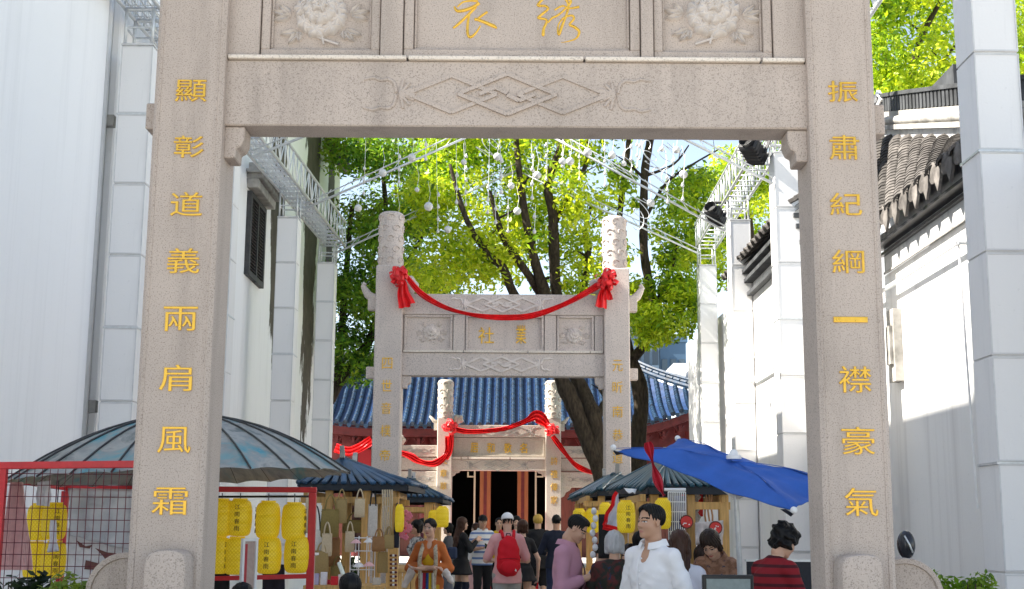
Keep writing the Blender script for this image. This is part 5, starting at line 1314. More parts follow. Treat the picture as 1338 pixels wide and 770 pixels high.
olive = plain((.23,.17,.055), .8, 'olive_canvas', .3, 60); beige = plain((.56,.45,.30), .8, 'beige_canvas', .3, 60); khaki = plain((.34,.24,.10), .8, 'khaki_canvas', .3, 60); brown = plain((.30,.15,.06), .7, 'brown_leather'); cream = plain((.70,.66,.60), .8, 'cream_canvas', .3, 60); navy = plain((.02,.022,.035), .7, 'navy_fabric')
Yg = 14.35
bag(431, 684, Yg, 19, 30, olive, 'olive canvas shoulder bag hung high at the left end of the stall', 18, .35, .3)
bag(427, 712, Yg-.1, 11, 24, beige, 'slim beige canvas bag hung below the olive shoulder bag', 14, .3)
bag(420, 737, Yg-.1, 15, 28, khaki, 'khaki canvas bag hanging lowest at the left end of the stall', 10, .35)
bag(412, 708, Yg, 16, 26, cream, 'cream canvas bag hung against the red rack post', 30, .25)
bag(437, 722, Yg+.1, 12, 30, brown, 'brown bag hanging between the beige bags and the timber post', 20, .4)
bag(406, 672, Yg+.1, 12, 40, beige, 'beige cloth bag hung just behind the red rack post', 10, .25)
bag(465, 688, Yg+.3, 28, 14, olive, 'wide flat olive canvas bag between the two middle stall posts', 10, .35)
bag(487, 680, Yg+.2, 10, 34, cream, 'white bag with a thin black strap hung beside the front post', 19, .2)
bag(495, 711, Yg-.15, 14, 16, brown, 'square brown leather purse hung on the front stall post', 10, .35, .1, 'purse', 'purse')
bag(508, 708, Yg-.15, 11, 15, khaki, 'smaller tan purse beside the square brown one', 10, .35, -.1, 'purse', 'purse')
bag(518, 700, Yg-.1, 6, 26, navy, 'narrow navy pouch hung by the yellow lantern', 26, .4, 0, 'pouch', 'pouch')
for px, py, w, h, m_, lab in ((446,668,12,26,khaki,'khaki bag hung high between the two left stall posts'),(441,752,15,20,olive,'olive bag hanging lowest beside the timber post'),(470,664,11,20,beige,'small beige bag hung high behind the olive flat one'),(500,735,11,22,khaki,'khaki bag hung low on the front stall post'),(457,708,10,22,beige,'beige bag hung just right of the second stall post'),(416,760,15,18,beige,'beige bag lowest of all, beside the red rack post')):
    bag(px, py, Yg+.05, w, h, m_, lab, 12, .35, .15)
def parasol(px, py, Y, w, mat, lab):
    c = P(px, py, Y); k = Y/F_PX; r = w*k/2; t = thing('toy_parasol', lab, 'toy parasol', tuple(c))
    vs = [(0,0,r*.75)]; fs = []; n = 24
    for i in range(1, 6):
        q = i/5
        for j in range(n): a = 2*math.pi*j/n; vs.append((r*q*math.cos(a)*(1+.05*q*math.cos(8*a)), r*q*math.sin(a)*(1+.05*q*math.cos(8*a)), r*.75*(1-q**1.7)))
    for j in range(n): fs.append((0, 1+j, 1+(j+1) % n))
    for i in range(4):
        for j in range(n): a_ = 1+i*n+j; b_ = 1+i*n+(j+1) % n; fs.append((a_, a_+n, b_+n, b_))
    part('canopy', MB().add(vs, fs), mat, t, smooth=True, local=True, recalc=False); part('stick', MB().tube([(0,0,r*.8),(0,0,-r*1.7)], .005, 6), M['white_paint'], t, local=True)
pinkc, whitec = plain((.80,.47,.47), .6, 'pink_paper', .3, 20), plain((.78,.76,.74), .6, 'white_paper', .3, 20)
for px, py, m_, w, l in ((465,710,pinkc,14,'pink toy parasol on the bag stall, upper left of four'),(482,709,whitec,14,'white toy parasol on the bag stall, upper right of four'),(469,741,whitec,16,'white toy parasol on the bag stall, lower left of four'),(482,740,pinkc,15,'pink toy parasol on the bag stall, lower right of four')): parasol(px, py, Yg-.05, w, m_, l)
# wire rack, cords, beads, garland, boxes
t = thing('wire_rack', 'white wire display rack holding the toy parasols', 'rack', tuple(P(472, 760, Yg)))
m_ = MB(); a, b = P(458, 720, Yg+.05), P(490, 720, Yg+.05)
for z in (a.z, a.z+.14, a.z-.2): part('wire', MB().tube([(a.x,a.y,z),(b.x,b.y,z)], .006, 5), M['white_paint'], t)
for i in range(4): x = a.x+(b.x-a.x)*i/3; part('wire', MB().tube([(x,a.y,a.z+.16),(x,a.y,.0)], .006, 5), M['white_paint'], t)
for i, px in enumerate((500, 503, 506, 509, 512)):
    m_ = MB(); pts = [P(px+.5*math.sin(k), 640+k*9, Yg-.1) for k in range(8)]; m_.tube(pts, .010, 5); tag(part('knotted_cord', m_, beige, None, smooth=True), 'beige knotted cord in the bundle hung on the front stall post', 'cord', 'beige cords on the stall post')
t = thing('bead_curtain', 'strand of red and white beads hung beside the stall post', 'bead strand', tuple(P(514, 730, Yg)))
for i in range(24):
    px = 511+(i % 3)*3; py = 726+(i//3)*5.5; c = P(px, py, Yg-.05); part('bead', MB().ball(c, (.017,.017,.014), 8, 0, 5), [M['redwood'], whitec, plain((.10,.015,.02), .4, 'dark_bead')][(i*7) % 3], t, smooth=True)
t = thing('garland', 'pink flower garland hung on the outer post of the bag stall', 'garland', tuple(P(533, 672, Yg)))
rr = random.Random(5)
for i in range(15):
    c = P(530+5*math.sin(i*.9)+rr.uniform(-1,1), 670+i*2.3, Yg-.1); m_ = MB()
    for k in range(5): a = k*1.256; m_.ball((c.x+.018*math.cos(a), c.y-.01, c.z+.018*math.sin(a)), (.017,.008,.017), 7, 0, 4)
    part('blossom', m_, plain((.62,.17,.22), .6, 'pink_silk'), t, smooth=True)
part('tassel', MB().tube([P(531,690,Yg-.1), P(529,706,Yg-.1)], [.018,.006], 6), M['ribbon'], t)
t = thing('stall_table', 'low table of small goods at the foot of the bag stall', 'table', tuple(P(455, 770, Yg)))
zc = P(450, 764, 13.9).z; a, b = P(402, 764, 13.9).x, P(500, 764, 13.9).x
part('top', MB().box(a, b, 13.6, 14.3, zc-.04, zc), M['wood'], t); 
for x in (a+.04, b-.04):
    for y in (13.65, 14.25): part('leg', MB().box(x-.025, x+.025, y-.025, y+.025, 0, zc-.041), M['wood'], t)
for i, (px, w, h, cc, lab) in enumerate(((437,9,11,(.55,.02,.03),'red card box on the low goods table'),(423,8,16,(.70,.68,.72),'white upright card box on the low goods table'),(413,7,14,(.45,.42,.60),'lilac card box at the left of the goods table'),(446,8,13,(.72,.70,.66),'cream card box behind the red one'),(492,10,9,(.5,.46,.4),'grey card box at the right of the goods table'),(429,6,6,(.6,.04,.05),'small red tin on the goods table'))):
    p = P(px, 764, 13.75+.03*i); k = 13.8/F_PX; o = part('goods_box', MB().box(p.x-w*k/2, p.x+w*k/2, p.y-.03, p.y+.03, zc+.001, zc+h*k), plain(cc, .5, 'card'), None, bevel=.004); tag(o, lab, 'box')
tag(part('paper_scroll', MB().tube([P(443,736,13.9), P(449,752,13.8)], .022, 12), plain((.72,.76,.66), .6, 'scroll_paper'), None, smooth=R(40)), 'rolled pale paper scroll leaning over the goods table', 'scroll')
shrub('potted_plant', 'dark green plant standing behind the middle posts of the bag stall', 461, 727, 15.2, .16, 500, [(.01,.04,.01),(.03,.09,.02),(.06,.14,.03)], .5, .06, .3)
cloth_panel('patterned_curtain', 'brown patterned cloth hanging at the back of the bag stall', 'cloth', (P(458,642,16.2), P(481,642,16.2), P(481,720,16.2), P(458,720,16.2)), simple('brown_print', (.20,.10,.08), .8, 0, .8, 14), 10, 10, .02, 2, 12)

# ---------------------------------------------------------------- stall goods, right
t = thing('grid_rack', 'white wire grid rack hung with dark blue scarves at the right stall', 'rack', tuple(P(884, 700, 12.2)))
a, b = P(873, 643, 12.2), P(897, 720, 12.2)
for i in range(10): x = a.x+(b.x-a.x)*i/9; part('wire', MB().tube([(x, 12.2, a.z), (x, 12.2, .6)], .005, 5), M['white_paint'], t)
for i in range(14): z = a.z-(a.z-.75)*i/13; part('wire', MB().tube([(a.x, 12.205, z), (b.x, 12.205, z)], .005, 5), M['white_paint'], t)
for i, (px, lab) in enumerate(((877,'dark blue scarf on the grid rack, nearest the man in white'),(884,'bright blue scarf in the middle of the grid rack'),(891,'dark blue scarf at the right of the grid rack'))):
    cloth_panel('scarf', lab, 'scarf', (P(px-4,648,12.3), P(px+4,648,12.3), P(px+4,712,12.3), P(px-4,712,12.3)), plain((.012,.02,.06) if i != 1 else (.02,.05,.22), .7, 'blue_scarf'), 8, 12, .02, 1.5, 20+i)
def round_fan(px, py, Y, w, mat, lab):
    c = P(px, py, Y); r = w*Y/F_PX/2; t = thing('round_fan', lab, 'fan', tuple(c))
    o = part('face', MB().lathe([(0,-.004),(r,-.004),(r,.004),(0,.004)], (0,0,0), 24), mat, t, local=True); o.rotation_euler = (R(90),0,0)
    pts = [(r*math.cos(a*.262), 0, r*math.sin(a*.262)) for a in range(25)]; part('rim', MB().tube(pts, .007, 6), M['redwood'], t, local=True, smooth=True)
    part('handle', MB().tube([(0,0,-r),(0,0,-r*2.1)], .007, 6), M['wood_dark'], t, local=True)
    m_ = MB(); rr = random.Random(px)
    for i in range(6): m_.ball((rr.uniform(-.6,.6)*r, -.006, rr.uniform(-.5,.5)*r), (.12*r,.003,.10*r), 8, 0, 4)
    part('flower_print', m_, whitec, t, local=True)
fanred = plain((.62,.05,.045), .5, 'red_fan_silk')
round_fan(897, 682, 12.0, 16, fanred, 'red round fan hanging on the stall post right of the grid rack')
round_fan(935, 690, 12.0, 16, fanred, 'red round fan hanging above the woman bending in brown')
for px, py, w, h, m_, lab in ((896,653,12,22,M['ribbon'],'red cloth hanging between the two right stall posts'),(914,658,9,34,M['ribbon'],'long red cloth with white blossoms at the right stall'),(897,671,10,20,navy,'dark patterned cloth hanging below the short red one')):
    cloth_panel('hanging_cloth', lab, 'cloth', (P(px-w/2,py-h/2,12.9), P(px+w/2,py-h/2,12.9), P(px+w/2,py+h/2,12.9), P(px-w/2,py+h/2,12.9)), m_, 8, 10, .02, 1.5, px)
t = thing('flower_garland', 'white blossom garland hanging in front of the long red cloth', 'garland', tuple(P(911, 660, 12.6)))
for i in range(9):
    c = P(910+2*math.sin(i*2), 645+i*4.5, 12.7); m_ = MB()
    for k in range(5): a = k*1.256; m_.ball((c.x+.016*math.cos(a), c.y-.01, c.z+.016*math.sin(a)), (.015,.008,.015), 6, 0, 4)
    part('blossom', m_, whitec, t, smooth=True)
for i, px in enumerate((922, 926, 930)):
    m_ = MB(); m_.tube([P(px+1.2*math.sin(k*1.3+i), 642+k*8, 12.4) for k in range(8)], .009, 5); tag(part('knotted_cord', m_, plain((.45,.24,.12), .7, 'tan_cord'), None, smooth=True), 'tan knotted cord hung at the right stall by the red fan', 'cord', 'tan cords at the right stall')
tag(part('lamp_tube', MB().tube([P(868,640,12.25), P(896,640,12.25)], .015, 8), M['white_paint'], None, smooth=R(40)), 'white tube lamp under the eave of the right stall', 'lamp')
cloth_panel('paper_sheet', 'white paper sheet hung under the left eave corner of the right stall', 'paper', (P(815,638,12.6), P(832,640,12.6), P(830,644,12.4), P(822,645,12.4)), whitec, 6, 4, .01, 1, 31)
cloth_panel('puffy_bags', 'clear plastic bags of pale goods under the red fans', 'plastic bag', (P(908,683,12.3), P(945,680,12.3), P(945,712,12.3), P(908,712,12.3)), plain((.66,.60,.58), .4, 'pale_plastic', .8, 12, .3), 14, 10, .05, 2.5, 33)
t = thing('pennant', 'white and red edged cloth pennant hanging beside the right stall', 'pennant', tuple(P(799, 665, 12.6)))
o = cloth_panel('cloth', '', '', (P(806,645,12.5), P(808,645,12.5), P(809,692,12.5), P(789,686,12.5)), plain((.70,.74,.86), .6, 'white_flag', .3, 8, .25), 10, 12, .03, 1.2, 41); o.parent = t; o.location = -P(799,665,12.6); 
for k in ('label','category'):
    if k in o: del o[k]
m_ = MB(); pts = [P(806,643,12.45), P(800,658,12.45), P(793,674,12.45), P(788,687,12.45)]; 
part('red_edge', band([P(806-18*i/8-1.5*math.sin(i*1.5), 643+44*i/8, 12.46) for i in range(9)], [.035]*9, (0,-1,0), 2, .008, .004, 1), M['ribbon'], t)
part('red_edge', band([P(788+21*i/6, 688+5*i/6, 12.46) for i in range(7)], [.055]*7, (0,-1,0), 2, .008, .004, 2), M['ribbon'], t)
cloth_panel('dark_banner', 'black cloth banner with white scrawl hanging behind the phone user', 'banner', (P(782,672,12.9), P(796,672,12.9), P(796,730,12.9), P(782,730,12.9)), simple('black_print', (.02,.02,.02), .8, 0, .3), 6, 10, .015, 1, 43)
t = thing('foil_streamer', 'twisted white foil streamer hanging before the black banner', 'streamer', tuple(P(777, 690, 12.5)))
for i in range(7):
    c = P(776+2.0*math.sin(i*1.7), 668+i*9.5, 12.4); m_ = MB().ball(c, (.028,.02,.035), 9, 0, 6); part('twist', m_, plain((.72,.72,.74), .25, 'foil', .8, 18, .3), t, smooth=True)
s2 = ppath([(846,578),(849,590),(853,606),(858,622),(864,640),(868,648)], 9.9); tag(part('ribbon_streamer', band(s2, [.045+.03*math.sin(i*.4) for i in range(len(s2))], (0,-1,0), 2, .02, .006, 3), plain((.42,.012,.03), .4, 'dark_red_silk'), None, smooth=True), 'dark red ribbon streamer trailing from under the blue parasol', 'ribbon')

# ---------------------------------------------------------------- blue parasol
ap, A_, B_, C_, D_ = P(958, 604, 10.3), P(803, 587, 10.7), P(886, 575, 11.3), P(1036, 668, 9.4), P(1112, 640, 10.0)
bp = thing('blue_parasol', 'tilted square blue parasol on a grey pole beside the right stall', 'parasol', (ap.x, ap.y, 0))
mb = MB(); N_ = 26; nn_ = (B_-C_).cross(A_-D_).normalized(); nn_ = nn_ if nn_.z > 0 else -nn_
cs = [A_, B_, D_, C_]
for k in range(4):
    a, b = cs[k], cs[(k+1) % 4]; vs = []; fs = []
    for i in range(N_+1):
        q = i/N_
        for j in range(N_+1):
            u = j/N_; p = ap+(a-ap)*q*(1-u)+(b-ap)*q*u; s_ = math.sin(math.pi*u)
            p += (ap-(a+b)/2)*(.10*s_*q**3) + nn_*(.09*math.sin(math.pi*q)*(1-.25*s_)*.55 - .035*s_*q + .012*math.sin(9*u+5*q+k)*q + .007*math.sin(23*u+3*q+2*k)*q*q + .006*math.sin(17*q+6*u))
            vs.append(p)
    for i in range(N_):
        for j in range(N_): fs.append((i*(N_+1)+j, i*(N_+1)+j+1, (i+1)*(N_+1)+j+1, (i+1)*(N_+1)+j))
    mb.add(vs, fs)
me = mb.mesh('canopy', M['blue_cloth'], WL[bp.name], smooth=True, clean=.0005); cn = link('canopy', me, bp)
for c in cs:
    part('seam', MB().tube([ap+(c-ap)*(i/10)+nn_*(.0+.006+  .09*math.sin(math.pi*i/10)*.55) for i in range(11)], .0025, 5), M['blue_cloth'], cn, smooth=True)
if 1:
    sm = cn.modifiers.new('thickness', 'SOLIDIFY'); sm.thickness = .006
hub = ap-nn_*.38
pt = Vector((ap.x+.02, ap.y+.05, 0)); pk = P(962, 652, 10.3)
part('pole', MB().tube([(P(966,770,10.3).x+.04, 10.3, 0), pk, ap-nn_*.01], .021, 10), M['steel'], bp, smooth=True)
for c in cs:
    m_ = ap+(c-ap)*.5+nn_*.03
    part('strut', MB().bar(pk, m_-nn_*.03, .018, .018), M['seam'], bp); part('rib', MB().bar(ap-nn_*.02+(c-ap)*.02, c+(ap-c)*.01-nn_*.012, .016, .02), M['seam'], bp)
    e = (c-ap).normalized(); kn = part('corner_knob', MB().ball(c+e*.012+nn_*.012, .026, 10, 0, 7), M['white_paint'], bp, smooth=True)
    part('corner_pocket', MB().add([c+e*.02-nn_*.01, c-e*.09+nn_.cross(e)*.055-nn_*.02, c-e*.09-nn_.cross(e)*.055-nn_*.02, c-e*.02-nn_*.05], [(0,1,2),(0,3,1),(0,2,3),(1,3,2)]), navy, bp)
part('finial', MB().lathe([(.06,-.02),(.06,.008),(.04,.018),(.032,.04),(.02,.055),(0,.058)], tuple(ap+nn_*.045), 14), M['white_paint'], bp, smooth=R(50))
# lower right: framed board, dark speaker
t = thing('grey_board', 'grey board in a dark frame standing below the woman bending in brown', 'board', tuple(P(948, 790, 8.6)))
a, b = P(917, 751, 8.6), P(984, 753, 8.6); z1_ = a.z
part('frame', MB().box(a.x, b.x, 8.58, 8.62, z1_-.6, z1_), M['black'], t, bevel=.006)
part('face', MB().box(a.x+.025, b.x-.025, 8.565, 8.579, z1_-.57, z1_-.025), plain((.24,.28,.27), .5, 'grey_board'), t)
for x in (a.x+.04, b.x-.04): part('leg', MB().bar((x, 8.62, z1_-.1), (x, 8.85, 0), .02, .02), M['black'], t)
t = thing('dark_board', 'black upright board behind the woman in the red jumper', 'board', tuple(P(985, 760, 10.4)))
part('face', MB().box(P(976,733,10.4).x, P(1062,733,10.4).x, 10.4, 10.43, .2, P(976,734,10.4).z), plain((.02,.022,.03), .5, 'dark_board'), t); part('frame', MB().box(P(974,731,10.4).x, P(1063,731,10.4).x, 10.39, 10.44, P(976,734,10.4).z+.001, P(976,731,10.4).z), M['steel'], t)
for x in (P(980,731,10.4).x, P(1055,731,10.4).x): part('leg', MB().box(x-.015, x+.015, 10.40, 10.44, 0, .199), M['steel'], t)
c = P(1184, 712, 8.8); t = thing('loudspeaker', 'black rounded loudspeaker just right of the right gateway post', 'loudspeaker', (c.x, c.y, 0))
part('stand', MB().tube([(c.x,c.y,0),(c.x,c.y,c.z-.1)], .02, 8), M['black'], t, smooth=True)
o = part('body', MB().ball((c.x,c.y,c.z), (.058,.075,.095), 18, 0, 12), M['phone'], t, smooth=True)
part('trim', MB().tube([(c.x-.03,c.y-.073,c.z+.06),(c.x+.0,c.y-.078,c.z),(c.x+.02,c.y-.072,c.z-.05)], .006, 6), M['steel'], t, smooth=True); part('base', MB().box(c.x-.12,c.x+.12,c.y-.12,c.y+.12,0,.03), M['black'], t)  # trim strip stands in for the highlight along the glossy black body
# ---------------------------------------------------------------- people: bodies as smooth implicit surfaces
def surfnet(F, h, org):
    ins = F < 0
    nx, ny, nz = F.shape
    cnt = np.zeros((nx-1, ny-1, nz-1), np.int8)
    for i in (0,1):
        for j in (0,1):
            for k in (0,1): cnt += ins[i:nx-1+i, j:ny-1+j, k:nz-1+k]
    act = (cnt > 0) & (cnt < 8); idx = np.argwhere(act)
    if len(idx) == 0: return np.zeros((0,3)), np.zeros((0,4), int)
    cor = [np.array(c) for c in ((0,0,0),(1,0,0),(0,1,0),(1,1,0),(0,0,1),(1,0,1),(0,1,1),(1,1,1))]
    fv = [F[tuple((idx+c).T)] for c in cor]
    acc = np.zeros((len(idx), 3)); n = np.zeros(len(idx))
    for a, b in ((0,1),(2,3),(4,5),(6,7),(0,2),(1,3),(4,6),(5,7),(0,4),(1,5),(2,6),(3,7)):
        fa, fb = fv[a], fv[b]; cr = (fa < 0) != (fb < 0); t = np.where(cr, fa/np.where(cr, fa-fb, 1), 0)
        acc += np.where(cr[:,None], cor[a]+(cor[b]-cor[a])*t[:,None], 0); n += cr
    V = (idx + acc/n[:,None])*h + org
    vid = -np.ones(act.shape, int); vid[act] = np.arange(len(idx)); Q = []
    for ax in range(3):
        s0 = [slice(1,-1)]*3; s1 = [slice(1,-1)]*3; s0[ax] = slice(0,-1); s1[ax] = slice(1,None)
        A, B = ins[tuple(s0)], ins[tuple(s1)]
        e = np.argwhere(A != B)
        if not len(e): continue
        base = e + np.array([0 if q == ax else 1 for q in range(3)])
        u, v = [q for q in range(3) if q != ax]; du = np.zeros(3, int); du[u] = 1; dv = np.zeros(3, int); dv[v] = 1
        q4 = np.stack([vid[tuple((base-du-dv).T)], vid[tuple((base-dv).T)], vid[tuple(base.T)], vid[tuple((base-du).T)]], 1)
        flip = A[tuple(e.T)] if ax != 1 else ~A[tuple(e.T)]
        q4[~flip] = q4[~flip][:, ::-1]; Q.append(q4)
    return V, np.concatenate(Q)
class SDF:
    def __init__(s): s.p = []; s.cuts = []; s.wr = None
    def cone(s, a, b, ra, rb=None, k=.02): s.p.append(('c', np.array(a, float), np.array(b, float), ra, ra if rb is None else rb, k)); return s
    def ell(s, c, r, k=.02, rot=None): s.p.append(('e', np.array(c, float), np.array(r, float), rot, None, k)); return s
    def sub(s, c, r, rot=None, k=.008): s.p.append(('s', np.array(c, float), np.array(r, float), rot, None, k)); return s
    def cut(s, pt, n): s.cuts.append((np.array(pt, float), np.array(n, float)/np.linalg.norm(n))); return s   # keeps the side against n
    def mesh(s, h):
        lo = np.full(3, 9.); hi = np.full(3, -9.)
        for q in s.p:
            if q[0] == 's': continue
            if q[0] == 'c': R_ = max(q[3], q[4]); l, u = np.minimum(q[1], q[2])-R_, np.maximum(q[1], q[2])+R_
            else: R_ = q[2].max() if q[3] is not None else q[2]; l, u = q[1]-R_, q[1]+R_
            lo = np.minimum(lo, l); hi = np.maximum(hi, u)
        lo -= 3*h+.01; hi += 3*h+.01
        n = np.ceil((hi-lo)/h).astype(int)+1
        ax = [lo[i]+h*np.arange(n[i]) for i in range(3)]
        F = np.full(n, 1.0)
        for q in s.p:
            kk = q[5]
            if q[0] == 'c': R_ = max(q[3], q[4]); l, u = np.minimum(q[1], q[2])-R_, np.maximum(q[1], q[2])+R_
            else: R_ = q[2].max(); l, u = q[1]-R_, q[1]+R_
            m = 2*kk+3*h; i0 = np.maximum(np.floor((l-m-lo)/h).astype(int), 0); i1 = np.minimum(np.ceil((u+m-lo)/h).astype(int)+1, n)
            if (i1 <= i0).any(): continue
            X, Y, Z = ax[0][i0[0]:i1[0],None,None], ax[1][None,i0[1]:i1[1],None], ax[2][None,None,i0[2]:i1[2]]
            sl_ = tuple(slice(a, b) for a, b in zip(i0, i1)); f = F[sl_]
            if q[0] == 'c':
                a, b = q[1], q[2]; d = b-a; L2 = max(float(d@d), 1e-12)
                t = np.clip(((X-a[0])*d[0]+(Y-a[1])*d[1]+(Z-a[2])*d[2])/L2, 0, 1)
                D = np.sqrt((X-a[0]-t*d[0])**2+(Y-a[1]-t*d[1])**2+(Z-a[2]-t*d[2])**2)-(q[3]+(q[4]-q[3])*t)
            else:
                px, py, pz = X-q[1][0], Y-q[1][1], Z-q[1][2]
                if q[3] is not None:
                    r_ = q[3]; px, py, pz = r_[0,0]*px+r_[1,0]*py+r_[2,0]*pz, r_[0,1]*px+r_[1,1]*py+r_[2,1]*pz, r_[0,2]*px+r_[1,2]*py+r_[2,2]*pz
                r = q[2]; k0 = np.sqrt((px/r[0])**2+(py/r[1])**2+(pz/r[2])**2); k1 = np.sqrt((px/r[0]**2)**2+(py/r[1]**2)**2+(pz/r[2]**2)**2)
                D = k0*(k0-1)/np.maximum(k1, 1e-6)
            if q[0] == 's':
                D = -D; hh = np.clip(.5-.5*(D-f)/kk*-1, 0, 1); hh = np.clip(.5+.5*(D-f)/kk, 0, 1); F[sl_] = f*(1-hh)+D*hh + kk*hh*(1-hh)
            else:
                hh = np.clip(.5+.5*(D-f)/kk, 0, 1); F[sl_] = D*(1-hh)+f*hh - kk*hh*(1-hh)
        X, Y, Z = ax[0][:,None,None], ax[1][None,:,None], ax[2][None,None,:]
        if s.wr is not None: F = F + s.wr(X, Y, Z)
        for p, nn in s.cuts: F = np.maximum(F, (X-p[0])*nn[0]+(Y-p[1])*nn[1]+(Z-p[2])*nn[2])
        return surfnet(F, h, lo)
def to_obj(name, pieces, mats, parent, smooth=True):
    """pieces: list of (V, Q, material index array or int)"""
    V = []; Q = []; Mi = []; b = 0
    for v, q, m in pieces:
        if len(v) == 0: continue
        V.append(v); Q.append(q+b); Mi.append(np.full(len(q), m) if np.isscalar(m) else m); b += len(v)
    V = np.concatenate(V); Q = np.concatenate(Q); Mi = np.concatenate(Mi)
    me = bpy.data.meshes.new(name); me.vertices.add(len(V)); me.vertices.foreach_set('co', V.astype(np.float32).ravel())
    me.loops.add(4*len(Q)); me.loops.foreach_set('vertex_index', Q.astype(np.int32).ravel()); me.polygons.add(len(Q))
    me.polygons.foreach_set('loop_start', np.arange(0, 4*len(Q), 4, dtype=np.int32)); me.polygons.foreach_set('loop_total', np.full(len(Q), 4, np.int32))
    for m in mats: me.materials.append(m)
    me.polygons.foreach_set('material_index', Mi.astype(np.int32)); me.update(calc_edges=True); me.validate()
    if smooth: me.polygons.foreach_set('use_smooth', [True]*len(me.polygons))
    return link(name, me, parent)
def rotm(yaw=0, pitch=0, roll=0):
    return np.array((Matrix.Rotation(yaw, 3, 'Z') @ Matrix.Rotation(-pitch, 3, 'X') @ Matrix.Rotation(roll, 3, 'Y')))
def skin_mat(name, c):
    b = NB(name); co = b.coord(); n = b.noise(co, 14, 4); b.set(b.mix(n, sc(c, .9), sc(c, 1.08)), .48, 0, .4)
    b.b.inputs['Subsurface Weight'].default_value = .08; b.b.inputs['Subsurface Radius'].default_value = (.01,.004,.002); return b.m
SK = {'fair': skin_mat('fair_skin', (.64,.40,.29)), 'tan': skin_mat('tan_skin', (.50,.285,.185)), 'warm': skin_mat('warm_skin', (.57,.34,.235))}
M['eyew'] = plain((.62,.60,.58), .3, 'eye_white', 0); M['eyed'] = plain((.02,.014,.01), .25, 'eye_dark', 0); M['lip'] = plain((.42,.12,.10), .45, 'lips', 0); M['lipm'] = plain((.43,.19,.15), .5, 'lips_pale', 0)
def hair_mat(name, c, rough=.38):
    b = NB(name); n = b.noise(b.coord((60,60,5)), 1.0, 4, .6); b.set(b.mix(n, sc(c, .6), sc(c, 1.6)), rough, 0, .22); b.bump(n, .5, .004); return b.m
HR = {'black': hair_mat('black_hair', (.005,.0045,.0045), .5), 'brown': hair_mat('brown_hair', (.05,.022,.013)), 'grey': hair_mat('grey_hair', (.42,.42,.43), .5), 'blond': hair_mat('bleached_hair', (.50,.32,.07), .5), 'dbrown': hair_mat('dark_brown_hair', (.025,.014,.010))}
